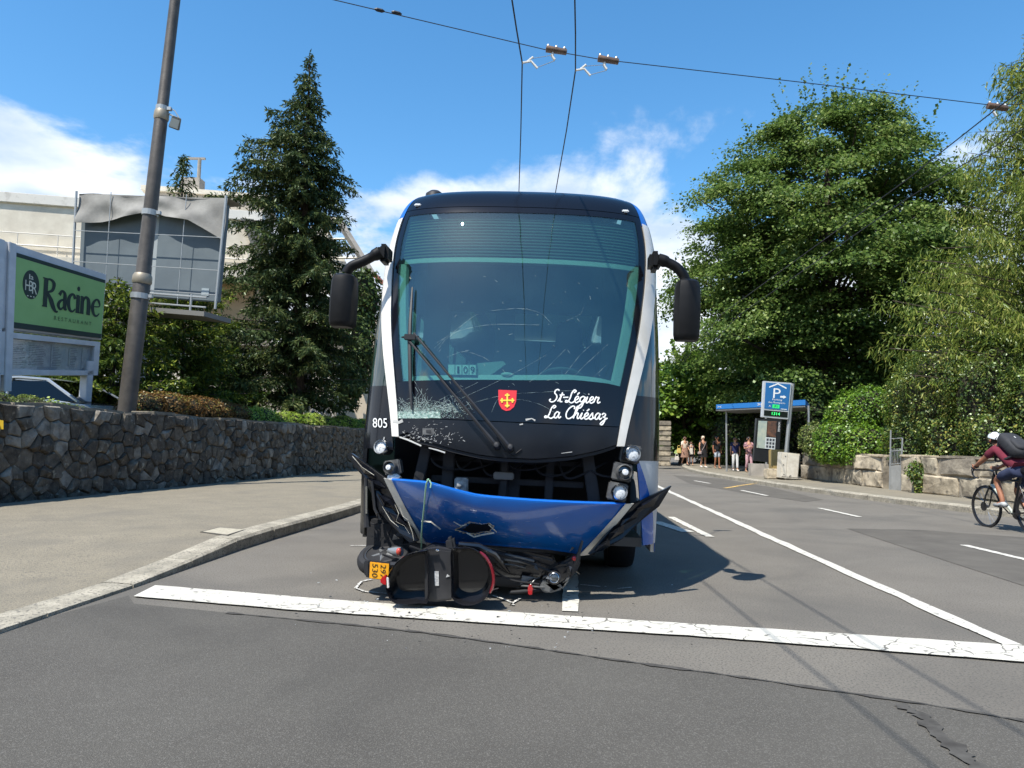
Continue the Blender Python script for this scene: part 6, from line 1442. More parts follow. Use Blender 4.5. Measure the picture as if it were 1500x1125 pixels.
tcb, P1 = tray('case_base', LP, YC, .24, .80, sct); tcl, P2 = tray('case_lid', RP, YC+.02, .20, .82, sct)
m = MB(); m.plate([at(u, v, YC+.06) for u, v in ((622, 806), (640, 803), (664, 806), (664, 879), (640, 882), (622, 881))], (0, .12, 0)); sp_ = m.build('case_spine', SSAT, sct, bevel=.015)
m = MB(); m.plate([at(u, v, YC+.052) for u, v in ((636, 837), (642.5, 837), (643, 858), (637, 858))], (0, .006, 0)); m.build('label', mat('label_white', lin((206, 206, 202)), .6, col2=lin((150, 150, 150)), vs=60), sp_)
m = MB(); m.plate([at(u, v, YC+.052) for u, v in ((653, 846), (659, 844), (655, 841))], (0, .004, 0)); m.build('label', MATS['label_white'], sp_)
m = MB(); m.lathe(at(641, 807, YC+.02), (0, -1, .4), [(.012, 0), (.012, .02), (0, .03)], 10); m.build('hinge_cap', CHR, sp_)
for k in range(9): 
    m = MB(); q = at(618+k*2.6, 806.5-.2*k, YC+.03); m.box(q, (.008, .02, .016)); m.build('hinge_tooth', SBLK, sp_)
m = MB(); arc = [at(u, v, YC+.0) for u, v in ((703, 808), (712, 817), (719, 829), (723, 845), (722, 858), (718, 869))]; A = [Vector(p) for p in smooth_path(arc, 4)]; m.tube(A, [.006, .009]+[.012]*(len(A)-4)+[.009, .006], 8); m.build('reflector', mat('reflector_red', lin((110, 14, 26)), .22, coat=1., speck=(lin((200, 100, 100)), 60, .66, .72)), tcl, smooth=True)
box6('red_lamp', REDP, sct, [(559, 846), (566, 842), (567, 858), (560, 856), (556, 852)], 5.72, .05, .006)
box6('pale_reflector', mat('reflector_pale', lin((214, 206, 200)), .3), sct, [(566, 846), (569, 846), (570, 861), (567, 862)], YC-.02, .02, .003)
# body pieces in the dark behind
def lump(name, m_, px, Y, th, parent=sct, yo=0):
    return box6(name, m_, parent, px, Y, th, .02)
lump('seat', SSAT, [(610, 812), (632, 799), (700, 801), (745, 812), (740, 826), (690, 822), (640, 818)], 6.0, .45)
lump('body_panel', SBLK, [(700, 806), (760, 806), (812, 818), (822, 836), (790, 848), (740, 846), (712, 838)], 6.12, .35)
lump('footboard', SSAT, [(716, 840), (792, 846), (806, 858), (760, 862), (720, 858)], 6.15, .4)
lump('engine', SSAT, [(575, 800), (622, 792), (660, 800), (650, 830), (600, 832)], 6.25, .4)
for a0, a1, r in (((735, 812), (782, 822), .012), ((730, 818), (786, 828), .011), ((738, 826), (770, 832), .006)):
    m = MB(); m.tube([at(*a0, 6.03), at((a0[0]+a1[0])/2, (a0[1]+a1[1])/2-1, 6.0), at(*a1, 6.05)], r, 6); m.build('trim_strip', SGRY, sct, smooth=True)
lump('rear_bracket', SSAT, [(652, 790), (664, 786), (668, 806), (654, 808)], 5.72, .12)
m = MB(); m.tube([at(672, 797, 5.8), at(700, 800, 5.8), at(724, 812, 5.86), at(745, 838, 6.0)], [.02, .028, .024, .012], 8); m.build('grab_rail', SBLK, sct, smooth=True)
lump('head_fairing', SGRY, [(790, 861), (797, 847), (801, 853), (812, 862), (826, 855), (833, 842), (835, 850), (824, 864), (804, 870), (792, 866)], 5.98, .06)
lump('front_panel', SBLK, [(797, 850), (804, 836), (818, 828), (834, 826), (838, 838), (830, 856), (812, 866), (800, 864)], 6.02, .22)
lump('front_panel', SSAT, [(814, 830), (838, 816), (850, 812), (852, 822), (846, 836), (832, 852), (834, 836)], 6.06, .1)
c = at(812, 846.5, 5.96); hx = Vector((-.15, -1, .15)).normalized()
m = MB(); m.lathe(c, hx, [(.03, -.05), (.052, 0), (.054, .02), (.046, .03), (.042, .016)], 24); hl = m.build('headlamp', SSAT, sct, smooth=True)
m = MB(); m.lathe(c, hx, [(.043, .012), (.042, .026), (.036, .030), (.034, .02)], 24); m.build('lamp_ring', CHR, hl, smooth=True)
m = MB(); m.lathe(c, hx, [(.034, .012), (.03, .02), (.012, .026), (0, .027)], 24); m.build('lens', LDK, hl, smooth=True)
m = MB(); m.tube([at(746, 868, 6.0), at(772, 866, 5.99), at(792, 864, 6.0)], [.014, .017, .014], 10); m.build('hand_grip', RUB, sct, smooth=True)
m = MB(); m.tube([at(776, 858, 5.97), at(784, 848, 6.0), at(790, 846, 6.05)], .005, 6); m.tube([at(764, 858, 6.0), at(776, 859, 5.96), at(797, 860, 5.98)], .007, 6); m.build('brake_lever', SGRY, sct, smooth=True)
box6('red_clamp', REDP, sct, [(774, 858), (779, 857), (781, 862), (780, 872), (774, 872), (773, 864)], 5.94, .05, .006)
m = MB(); m.tube([at(842, 826, 6.0), at(848, 810, 5.98), at(853, 792, 6.0)], [.02, .014, .01], 8); m.build('mirror_stem', SSAT, sct, smooth=True)
m = MB(); m.ball(at(841, 818, 5.98), (.018, .015, .02), 8, 6); m.build('red_lamp', REDP, sct, smooth=True)

m = MB()                                                             # splinters of plastic and glass scattered round the wreck
for k in range(150):
    u = random.gauss(690, 130); v = random.uniform(838, 905) if random.random() < .7 else random.uniform(905, 960)
    q = gr(u, v, .016); s_ = random.uniform(.004, .022)*(1 if v < 905 else .6); an = random.uniform(0, 6.28)
    P = [q+Vector((s_*math.cos(an+t)*random.uniform(.4, 1), s_*math.sin(an+t)*random.uniform(.4, 1), random.uniform(0, .006))) for t in (0, 1.8, 3.9)]; m.plate(P, (0, 0, .003))
o = m.build('crash_debris', mat('debris_mixed', lin((40, 40, 42)), .4, col2=lin((186, 190, 190)), vs=1.7, va=(.52, .56)), kind='stuff'); o['label'] = 'splinters of black plastic and glass scattered on the road round the scooter'; o['category'] = 'debris'
for px, r in (([(640, 880), (655, 868), (690, 872), (730, 862)], .006), ([(600, 800), (640, 812), (700, 806), (760, 820), (820, 842)], .009), ([(700, 812), (740, 846), (790, 856)], .007), ([(560, 812), (590, 822), (640, 830)], .008)):
    mb = MB(); mb.tube([Vector(p) for p in smooth_path([tuple(at(u, v, 5.97+.03*(i % 2))) for i, (u, v) in enumerate(px)], 6)], r, 6); mb.build('cable', RUB, sct, smooth=True)
for k in range(22):                                                  # cracked body shards round the footboard
    u, v = random.uniform(700, 850), random.uniform(806, 866); q = at(u, v, random.uniform(5.92, 6.05)); s_ = random.uniform(.025, .075)
    mb = MB(); mb.plate([q+Vector((random.uniform(-s_, s_), random.uniform(-.01, .01), random.uniform(-s_, s_)*.7)) for _ in range(3)], (.002, .006, .002)); mb.build('broken_panel', random.choice((SBLK, SSAT, SSAT, SGRY)), sct)
# ------------------------------------------------------------------ cars parked behind the wall
def car(label, base, yaw, paint, Lc=4.3, Wc=1.78, Hc=1.5, wagon=False):
    R = Matrix.Rotation(yaw, 3, 'Z'); t = thing('parked_car', label, 'car', base, 'cars parked behind the wall', rot=R); hw = Wc/2
    pb = [(-Lc/2, .35), (-Lc/2+.02, .75), (-Lc/2+.15, .93), (-.9, .98), (.75, .96), (1.55, .86), (Lc/2-.15, .68), (Lc/2, .5), (Lc/2-.02, .28), (-Lc/2+.05, .25)]
    m = MB(); n_ = len(pb); vs = []
    for x, k in ((-hw, .93), (-hw*.97, 1.), (hw*.97, 1.), (hw, .93)): vs += [Vector((px*(.99 if k < 1 else 1), x, .6+(pz-.6)*k)) for px, pz in pb]
    m.add(vs, [(j*n_+i, j*n_+(i+1) % n_, (j+1)*n_+(i+1) % n_, (j+1)*n_+i) for j in range(3) for i in range(n_)]+[tuple(range(n_))[::-1], tuple(range(3*n_, 4*n_))]); m.build('body', paint, t, smooth=True, local=True, bevel=.03)
    rl = -Lc/2+.25 if wagon else -Lc/2+.55; top = [(rl, Hc-.10), (rl+.5, Hc-.02), (-.2, Hc), (.25, Hc-.04), (.45, Hc-.09)]
    m = MB(); m.shell(lambda a, b: Vector((interp([(0, rl), (1, .5)], a), (hw-.24)*(2*b-1), interp(top, interp([(0, rl), (1, .5)], a))-.06*abs(2*b-1)**3)), 10, 8, lambda p: Vector((0, 0, -.05))); m.build('roof', paint, t, smooth=True, local=True)
    for s_ in (-1, 1):
        f = lambda x, z: Vector((x, s_*(hw-.05-(z-.95)*.34), z))
        m = MB(); m.plate([f(-Lc/2+.2, .95), f(1.35, .93), f(.46, Hc-.13), f(rl+.05, Hc-.14)], (0, -s_*.02, 0)); m.build('side_window', glassmat('car_glass', (.16, .2, .2)), t, local=True)
        m = MB(); m.tube([f(1.38, .92), f(.5, Hc-.10)], .035, 6); m.tube([f(-.35, .95), f(-.38, Hc-.06)], .03, 6); m.tube([f(-Lc/2+.2, .93), f(rl+.02, Hc-.12)], .05, 6); m.tube([f(rl, Hc-.1), f(-.2, Hc-.05), f(.5, Hc-.1)], .03, 6); m.build('pillar', paint, t, smooth=True, local=True)
        m = MB(); m.box((Lc/2-.12, s_*(hw-.25), .64), (.14, .34, .13)); m.build('headlight', LENS, t, local=True, bevel=.03)
        for x in (-1.3, 1.32):
            m = MB(); m.lathe((x, s_*(hw-.2), .31), (0, s_, 0), [(.2, 0), (.31, .01), (.32, .05), (.31, .19), (.22, .205)], 20); wq = m.build('wheel', RUB, t, smooth=True, local=True)
            m = MB(); m.lathe((x, s_*(hw-.2), .31), (0, s_, 0), [(.21, .15), (.2, .2), (.05, .19), (0, .19)], 16); m.build('rim', BSIL, wq, smooth=True, local=True)
    m = MB(); m.plate([Vector((1.42, -hw+.12, .92)), Vector((1.42, hw-.12, .92)), Vector((.5, hw-.27, Hc-.09)), Vector((.5, -hw+.27, Hc-.09))], (-.02, 0, 0)); m.build('windscreen', MATS['car_glass'], t, local=True)
    m = MB(); m.plate([Vector((-Lc/2+.15, -hw+.12, .95)), Vector((-Lc/2+.15, hw-.12, .95)), Vector((rl, hw-.27, Hc-.12)), Vector((rl, -hw+.27, Hc-.12))], (.02, 0, 0)); m.build('rear_window', MATS['car_glass'], t, local=True)
    return t
SILV = mat('paint_silver', lin((168, 174, 180)), .25, metal=.6, coat=.6); PWHT = mat('paint_white', lin((216, 216, 212)), .3, coat=.6)
p = at(75, 553, 16.6); car('silver estate car behind the restaurant sign and low hedge', (p.x, p.y, p.z-1.5), math.radians(-8), SILV, wagon=True)
p = at(452, 596, 31); car('white car mostly hidden behind the yellow green hedge', (p.x, p.y, p.z-1.5), math.radians(-12), PWHT)
# ------------------------------------------------------------------ people
def skin_mesh(joints, edges, sub=1, root=0, extra=None):
    """joints: name -> (xyz, radius); grows one surface round the edges"""
    names = list(joints); ix = {k: i for i, k in enumerate(names)}
    me = bpy.data.meshes.new('s'); me.from_pydata([tuple(joints[k][0]) for k in names], [(ix[a], ix[b]) for a, b in edges], [])
    ob = bpy.data.objects.new('s', me); COL.objects.link(ob)
    md = ob.modifiers.new('Skin', 'SKIN'); md.use_smooth_shade = True
    if not me.skin_vertices: me.attributes  # the modifier creates the layer
    for i, k in enumerate(names):
        r = joints[k][1]; r = r if isinstance(r, tuple) else (r, r); me.skin_vertices[0].data[i].radius = r; me.skin_vertices[0].data[i].use_root = (i == root)
    sb = ob.modifiers.new('Sub', 'SUBSURF'); sb.levels = sub; sb.render_levels = sub
    dg = bpy.context.evaluated_depsgraph_get(); dg.update()
    res = bpy.data.meshes.new_from_object(ob.evaluated_get(dg)); bpy.data.objects.remove(ob); return res
def mesh_of(name, parts, m_, parent):
    """join meshes / MBs (local coordinates) into one child"""
    vs = []; fs = []
    for q in parts:
        b = len(vs)
        if isinstance(q, MB): vs += q.v; fs += [tuple(i+b for i in f) for f in q.f]
        else: vs += [tuple(v.co) for v in q.vertices]; fs += [tuple(i+b for i in p.vertices) for p in q.polygons]
    me = bpy.data.meshes.new(name); me.from_pydata(vs, [], fs); me.materials.append(m_); me.update(); me.polygons.foreach_set('use_smooth', [True]*len(me.polygons)); return link(name, me, parent)
BASE = {'pelvis': (0, 0, .95), 'waist': (0, 0, 1.08), 'chest': (0, .01, 1.32), 'nb': (0, -.01, 1.46), 'neck': (0, .0, 1.53), 'head': (0, .03, 1.62), 'top': (0, .0, 1.72),
        'hl': (-.09, 0, .91), 'kl': (-.10, .03, .50), 'al': (-.10, -.02, .09), 'tl': (-.12, .13, .035), 'hr': (.09, 0, .91), 'kr': (.10, .03, .50), 'ar': (.10, -.02, .09), 'tr': (.12, .13, .035),
        'sl': (-.17, -.01, 1.42), 'el': (-.22, -.03, 1.13), 'wl': (-.23, .06, .90), 'pl': (-.23, .09, .83), 'sr': (.17, -.01, 1.42), 'er': (.22, -.03, 1.13), 'wr': (.23, .06, .90), 'pr': (.23, .09, .83)}
RAD = {'pelvis': (.155, .11), 'waist': (.135, .10), 'chest': (.16, .115), 'nb': (.09, .075), 'neck': .052, 'head': (.078, .095), 'top': (.05, .06), 'hl': .088, 'kl': .056, 'al': .040, 'tl': .035, 'hr': .088, 'kr': .056, 'ar': .040, 'tr': .035,
       'sl': .058, 'el': .042, 'wl': .027, 'pl': .032, 'sr': .058, 'er': .042, 'wr': .027, 'pr': .032}
EDG = [('pelvis', 'waist'), ('waist', 'chest'), ('chest', 'nb'), ('nb', 'neck'), ('neck', 'head'), ('head', 'top'), ('pelvis', 'hl'), ('hl', 'kl'), ('kl', 'al'), ('al', 'tl'), ('pelvis', 'hr'), ('hr', 'kr'), ('kr', 'ar'), ('ar', 'tr'),
       ('chest', 'sl'), ('sl', 'el'), ('el', 'wl'), ('wl', 'pl'), ('chest', 'sr'), ('sr', 'er'), ('er', 'wr'), ('wr', 'pr')]
def sub_skin(J, keys, grow, edges=None, ends={}, rs={}):
    jj = {k: (J[k], tuple(q+grow for q in (RAD[k] if isinstance(RAD[k], tuple) else (RAD[k],)*2))) for k in keys}
    for k, (p, r) in ends.items(): jj[k] = (p, r)
    for k, r in rs.items(): jj[k] = (jj[k][0], r)
    return skin_mesh(jj, edges)
def lerp3(a, b, t): return tuple(a[i]+(b[i]-a[i])*t for i in range(3))
SKIN = mat('skin', lin((196, 146, 116)), .55); SKIN2 = mat('skin_tan', lin((170, 116, 86)), .5, col2=lin((150, 100, 74)), vs=9)
def person(label, base, yaw, h, pose, top, sleeve, bottom, length, shoes, hair, hairlen=0, skin=SKIN, name='person', group=None, dress=None, curl=None):
    R = Matrix.Rotation(yaw, 3, 'Z')*1; sc_ = h/1.75
    root = thing(name, label, 'person', base, group); M = Matrix.Translation(Vector(base)) @ R.to_4x4() @ Matrix.Scale(sc_, 4); root.matrix_world = M; FR[root] = M
    J = dict(BASE); J.update(pose)
    parts = [skin_mesh({k: (J[k], RAD[k]) for k in BASE}, EDG)]
    hd = Vector(J['head']); up = (Vector(J['top'])-hd).normalized(); fw = Vector((0, 1, 0)); fw = (fw-up*fw.dot(up)).normalized(); rt = fw.cross(up)
    F = lambda x, y, z: hd+rt*x+fw*y+up*z
    m = MB(); m.tube([F(0, .085, .035), F(0, .108, .0), F(0, .112, -.012), F(0, .09, -.022)], [.008, .012, .014, .006], 6)
    m.tube([F(-.024, .088, -.045), F(0, .096, -.046), F(.024, .088, -.045)], [.004, .008, .004], 6)
    for s_ in (-1, 1): m.tube([F(s_*.082, -.01, -.03), F(s_*.094, -.015, .0), F(s_*.088, -.018, .03)], [.008, .016, .010], 6)
    for s_, w_, p_ in ((-1, 'wl', 'pl'), (1, 'wr', 'pr')):        # four fingers and a thumb, rooted in the palm
        a, b = Vector(J[w_]), Vector(J[p_]); d = (b-a).normalized(); ac = Vector((0, 1, 0)); ac = (ac-d*ac.dot(d)).normalized(); inw = d.cross(ac)*1
        if inw.x*s_ > 0: inw = -inw
        cu_ = curl if curl else .45
        for k, l_ in enumerate((.066, .076, .070, .055)):
            o = b+ac*(.027-.018*k); m.tube([o-d*.015, o+d*l_*.45+inw*.008*cu_*2, o+d*l_*.8+inw*l_*.45*cu_, o+d*l_*.95+inw*l_*.8*cu_], [.009, .009, .008, .006], 6)
        m.tube([a+d*.02+ac*.02, b+ac*.045-d*.01+inw*.01, b+ac*.052+d*.022+inw*.02], [.011, .010, .007], 6)
    parts.append(m); mesh_of('body', parts, skin, root)
    m = MB()
    for s_ in (-1, 1): m.ball(F(s_*.030, .086, .012), (.011, .008, .007), 8, 6)
    mesh_of('eyes', [m], MATS['plate_black'], root)
    # top
    k = sleeve; jj = ['waist', 'chest', 'nb', 'sl', 'sr']; E_ = [('w0', 'waist'), ('waist', 'chest'), ('chest', 'nb'), ('chest', 'sl'), ('chest', 'sr'), ('sl', 'ex'), ('sr', 'ey')]
    ends = {'w0': (lerp3(J['waist'], J['pelvis'], .9), (.172, .130)), 'ex': (lerp3(J['sl'], J['el'], k), .066), 'ey': (lerp3(J['sr'], J['er'], k), .066)}
    mesh_of('top', [sub_skin(J, jj, .022, E_, ends, {'nb': (.088, .075)})], top, root)
    if dress is None:
        E_ = [('pelvis', 'w1'), ('pelvis', 'hl'), ('pelvis', 'hr')]; ends = {'w1': (lerp3(J['pelvis'], J['waist'], .55), (.150, .115))}; ks = ['pelvis', 'hl', 'hr']
        if length > 1:
            for s_ in 'lr': ks += ['k'+s_]; E_ += [('h'+s_, 'k'+s_), ('k'+s_, 'x'+s_)]; ends['x'+s_] = (lerp3(J['k'+s_], J['a'+s_], length-1), .062)
        else:
            for s_ in 'lr': E_ += [('h'+s_, 'x'+s_)]; ends['x'+s_] = (lerp3(J['h'+s_], J['k'+s_], length), .086)
        mesh_of('trousers' if length > 1 else 'shorts', [sub_skin(J, ks, .016, E_, ends)], bottom, root)
    else:
        m = MB(); z0 = J['pelvis'][2]+.12; n_ = 18; rings = []
        for t in np.linspace(0, 1, 6):
            r = .14+(dress[1]-.14)*t**.7; z = z0-(z0-dress[0])*t; rings.append([(r*1.08*math.cos(a)*(1+.06*t*math.sin(a*7)), r*.82*math.sin(a)*(1+.06*t*math.cos(a*6)), z) for a in np.linspace(0, 6.283, n_+1)[:-1]])
        vs = [q for r in rings for q in r]; m.add(vs, [(j*n_+i, j*n_+(i+1) % n_, (j+1)*n_+(i+1) % n_, (j+1)*n_+i) for j in range(5) for i in range(n_)]); mesh_of('skirt', [m], bottom, root)
    for s_ in 'lr':
        a, t_ = Vector(J['a'+s_]), Vector(J['t'+s_]); d = (t_-a); d.z = 0; d.normalize(); m = MB()
        he = a-d*.06; he.z = a.z-.045; m.tube([he+Vector((0, 0, .005)), a+Vector((0, 0, -.02)), a+d*.09+Vector((0, 0, -.045)), t_+d*.05+Vector((0, 0, .0))], [.034, .046, .042, .024], 8); mesh_of('shoe', [m], shoes, root)
    if hair is not None:
        m = MB(); m.ball(F(0, -.022, .038), (.092, .104, .095), 14, 9)
        if hairlen: m.tube([F(0, -.06, .03), F(0, -.085, -.06), F(0, -.09, -hairlen)], [.085, .088, .05], 10)
        mesh_of('hair', [m], hair, root)
    return root, J, M
CL = lambda n, c, c2=None, vs=20, va=(.35, .65): mat('cloth_'+n, lin(c), .9, col2=lin(c2) if c2 else None, vs=vs, va=va)
HB, HG, HD = mat('hair_brown', lin((74, 52, 38)), .6), mat('hair_blonde_grey', lin((206, 190, 164)), .6), mat('hair_dark', lin((34, 28, 26)), .6)
def foot(u, v, Y=None): p = gr(u, v, .13); return (p.x, p.y, .13)
def px_h(u, v0, v1): p = gr(u, v1, .13); return (v1-v0)*p.y/FPX*1.0
walk = lambda s: {'kl': (-.10, .10*s, .52), 'al': (-.10, .16*s-.02, .10), 'tl': (-.12, .16*s+.13, .045), 'kr': (.10, -.02*s+.04, .50), 'ar': (.10, -.20*s, .12), 'tr': (.11, -.20*s+.14, .05), 'el': (-.23, -.09*s, 1.14), 'wl': (-.23, -.06*s, .90), 'pl': (-.23, -.03*s, .83), 'er': (.23, .05*s, 1.14), 'wr': (.23, .17*s, .92), 'pr': (.23, .21*s, .86)}
PI = math.pi; G = 'pedestrians on the far pavement'
bag = lambda: None
pose = walk(.9); pose.update({'el': (-.22, -.02, 1.14), 'wl': (-.20, .14, 1.0), 'pl': (-.19, .19, .97)})
person('woman in cream blouse and brown patterned skirt, leftmost of the pedestrians', foot(1003, 682), PI+.35, px_h(1003, 639.5, 683), pose, CL('cream', (222, 204, 184)), .8, CL('brown_print', (112, 84, 70), (178, 140, 120), 26), 1, mat('shoe_black', lin((28, 28, 30)), .5), HB, .14, group=G, dress=(.5, .27))
person('slim girl with pale shoulder bag between the cream blouse and black dress', foot(1012.5, 682), PI-.2, px_h(1012, 647, 682.5), walk(.5), CL('dark_top', (60, 52, 54)), .3, CL('dark_skirt', (52, 42, 44)), 1, mat('shoe_tan', lin((150, 116, 88)), .5), HB, .16, group=G, dress=(.62, .22))
person('grey blonde woman in a short black dress with a grey shoulder strap', foot(1030, 685.5), PI+.25, px_h(1030, 638.5, 686), walk(.4), CL('black', (30, 28, 30)), .25, CL('black', (30, 28, 30)), 1, mat('shoe_white', lin((220, 214, 206)), .5), HG, .02, group=G, dress=(.58, .25))
person('man in dark t-shirt and pale blue shorts standing in front of the hedge', foot(1050.5, 687), PI+.15, px_h(1050, 638.5, 688), walk(.35), CL('charcoal', (26, 27, 31)), .7, CL('pale_blue', (168, 178, 188), (188, 196, 204)), .85, mat('shoe_tan', lin((150, 116, 88)), .5), HD, group=G, skin=SKIN2)
person('man in navy polo shirt and white trousers', foot(1077, 690.5), PI-.1, px_h(1077, 640.5, 691.5), walk(.4), CL('navy', (38, 44, 84)), .55, CL('white_trousers', (214, 214, 210)), 1.9, MATS['shoe_white'], mat('hair_thin', lin((110, 84, 66)), .6), group=G)
pose = walk(.6); pose.update({'el': (-.23, .04, 1.16), 'wl': (-.12, .22, 1.22), 'pl': (-.07, .25, 1.26), 'er': (.23, .04, 1.16), 'wr': (.12, .22, 1.22), 'pr': (.07, .25, 1.26)})
person('dark haired woman in flowered top and pink trousers, nearest the shelter poster', foot(1097, 692.5), PI+.1, px_h(1097, 639.5, 693.5), pose, CL('flowered', (66, 48, 58), (208, 158, 158), 24, (.42, .58)), .9, CL('pink_print', (176, 132, 138), (206, 168, 170), 18), 1.75, MATS['shoe_tan'], HD, .12, group=G)
def handbag(label, p, w, h_, m_, strap=None):
    t = thing('handbag', label, 'bag', p, 'bags carried by the pedestrians'); p = Vector(p)
    m = MB(); m.box(p+Vector((0, 0, h_/2)), (w, .1, h_), None, .82); m.build('pouch', m_, t, bevel=.03); m = MB(); m.tube(smooth_path([p+Vector((-w*.3, 0, h_*.95)), p+Vector((-w*.2, 0, h_*1.5)), p+Vector((w*.2, 0, h_*1.5)), p+Vector((w*.3, 0, h_*.95))] if strap is None else strap, 5), .012, 6); m.build('strap', m_, t)
def pp_(u, v, base): return at(u, v, base[1]-.12)
handbag('pale yellow handbag carried by the woman in cream blouse', pp_(994.5, 664, foot(1003, 682)), .24, .26, CL('bag_yellow', (214, 192, 112)))
handbag('white tote bag on the slim girl', pp_(1012.5, 666, foot(1012.5, 682)), .20, .34, CL('bag_white', (216, 208, 196)))
b_ = foot(1030, 685.5); handbag('grey shoulder bag hanging by its strap at the black dress', pp_(1025.5, 665.5, b_), .24, .15, CL('bag_grey', (168, 150, 144)), [pp_(1026, 664, b_), pp_(1031, 655, b_), pp_(1034, 648, b_)])
handbag('white shopping bag held low by the woman in cream blouse', pp_(991.5, 674.5, foot(1003, 682)), .24, .22, CL('bag_white', (216, 208, 196)))

# ------------------------------------------------------------------ bicycle and rider
fw_ = gr(1446, 772); yawb = math.radians(3.5); RBk = Matrix.Rotation(yawb, 3, 'Z')
bk0 = fw_-RBk @ Vector((0, 1.0, 0)); bk0.z = 0
bk = thing('bicycle', 'black drop bar road bicycle with a pale frame tube ridden by the cyclist', 'bicycle', bk0, rot=RBk)
BKB = mat('bike_black', lin((26, 26, 28)), .35, coat=.4); BKG = mat('bike_pale_green', lin((196, 204, 190)), .35, coat=.4)
RW_ = .335
for y in (0., 1.0):
    m = MB(); m.tube([(0, y+RW_*math.cos(t), RW_+RW_*math.sin(t)*.99) for t in np.linspace(0, 6.283, 41)[:-1]], .016, 8, closed=True); wq = m.build('wheel', RUB, bk, smooth=True, local=True)
    m = MB(); m.tube([(0, y+.308*math.cos(t), RW_+.308*math.sin(t)) for t in np.linspace(0, 6.283, 37)[:-1]], .014, 6, closed=True); m.build('rim', BKB, wq, smooth=True, local=True)
    m = MB()
    for k in range(20): t = k*.31416; m.tube([(.018*(-1)**k, y+.02*math.cos(t+.8), RW_+.02*math.sin(t+.8)), (0, y+.30*math.cos(t), RW_+.30*math.sin(t))], .0016, 4)
    m.build('spokes', CHR, wq, local=True)
    m = MB(); m.lathe((-.045, y, RW_), (1, 0, 0), [(.012, 0), (.022, .01), (.018, .045), (.022, .08), (.012, .09)], 12); m.lathe((-.05, y, RW_), (1, 0, 0), [(.02, 0), (.075, .002), (.075, .004), (.02, .006)], 20); m.build('hub', BKB, wq, local=True)
BB = Vector((0, .41, .275)); SEAT = Vector((0, .22, .86)); HT, HBt = Vector((0, .80, .86)), Vector((0, .86, .70))
for nm, a, b, r, m_ in (('top_tube', SEAT+V(0, .01, -.08), HT+V(0, .01, -.04), .018, BKB), ('down_tube', HBt, BB, .024, BKG), ('seat_tube', BB, SEAT, .018, BKB), ('head_tube', HT, HBt, .022, BKB)):
    m = MB(); m.tube([a, b], r, 10); m.build(nm, m_, bk, smooth=True, local=True)
for s_ in (-1, 1):
    m = MB(); m.tube([HBt+V(s_*.03, .01, -.02), (s_*.05, .95, .5), (s_*.048, 1.0, RW_)], [.016, .014, .009], 8); m.build('fork_blade', BKB, bk, smooth=True, local=True)
    m = MB(); m.tube([BB+V(s_*.03, 0, 0), (s_*.055, .0, RW_)], .010, 6); m.tube([SEAT+V(s_*.015, .02, -.12), (s_*.055, .0, RW_)], .008, 6); m.build('rear_stay', BKB, bk, smooth=True, local=True)
    pdl = BB+V(s_*.10, .12 if s_ < 0 else -.12, .10 if s_ < 0 else -.10)
    m = MB(); m.tube([BB+V(s_*.06, 0, 0), pdl-V(s_*.02, 0, 0)], [.014, .010], 6); m.box(pdl+V(s_*.04, 0, 0), (.09, .08, .018)); m.build('crank', BKB, bk, local=True)
    m = MB(); m.tube(smooth_path([(0, .90, .93), (s_*.14, .90, .93), (s_*.20, .92, .93), (s_*.205, 1.0, .92), (s_*.207, 1.02, .87), (s_*.208, .97, .81), (s_*.21, .88, .80)], 4), .013, 8); hbx = m.build('handlebar', BKB, bk, smooth=True, local=True)
    m = MB(); m.tube([(s_*.206, .98, .93), (s_*.206, 1.03, .965), (s_*.206, 1.045, .93), (s_*.206, 1.03, .84)], [.018, .018, .010, .006], 8); m.build('brake_hood', BKB, hbx, smooth=True, local=True)
m = MB(); m.lathe(BB+V(.045, 0, 0), (1, 0, 0), [(.03, 0), (.09, .004), (.09, .008), (.03, .012)], 24); m.build('chainring', BKB, bk, local=True)
m = MB(); m.tube([(.05, .41, .365), (.05, .0, RW_+.04)], .004, 4); m.tube([(.05, .41, .185), (.05, .03, .22), (.05, .0, RW_-.04)], .004, 4); m.build('chain', FRM, bk, local=True)
m = MB(); m.tube([SEAT, SEAT+V(0, -.015, .07)], .013, 8); m.build('seat_post', BKB, bk, local=True)
m = MB(); m.tube([SEAT+V(0, -.13, .085), SEAT+V(0, -.05, .09), SEAT+V(0, .06, .085), SEAT+V(0, .15, .08)], [.05, .062, .03, .016], 10); m.build('saddle', BKB, bk, smooth=True, local=True)
m = MB(); m.tube([HT, HT+V(0, .02, .05), (0, .90, .93)], .016, 8); m.build('stem', BKB, bk, local=True)
cp_ = {'pelvis': (0, .20, .97), 'waist': (0, .31, 1.07), 'chest': (0, .50, 1.21), 'nb': (0, .63, 1.30), 'neck': (0, .69, 1.34), 'head': (0, .755, 1.41), 'top': (0, .73, 1.51),
       'hl': (-.10, .23, .93), 'kl': (-.12, .60, .80), 'al': (-.125, .45, .44), 'tl': (-.125, .60, .39), 'hr': (.10, .22, .93), 'kr': (.12, .48, .62), 'ar': (.125, .22, .27), 'tr': (.125, .37, .19),
       'sl': (-.17, .56, 1.26), 'el': (-.245, .76, 1.07), 'wl': (-.215, .94, .985), 'pl': (-.208, 1.00, .965), 'sr': (.17, .56, 1.26), 'er': (.245, .76, 1.07), 'wr': (.215, .94, .985), 'pr': (.208, 1.00, .965)}
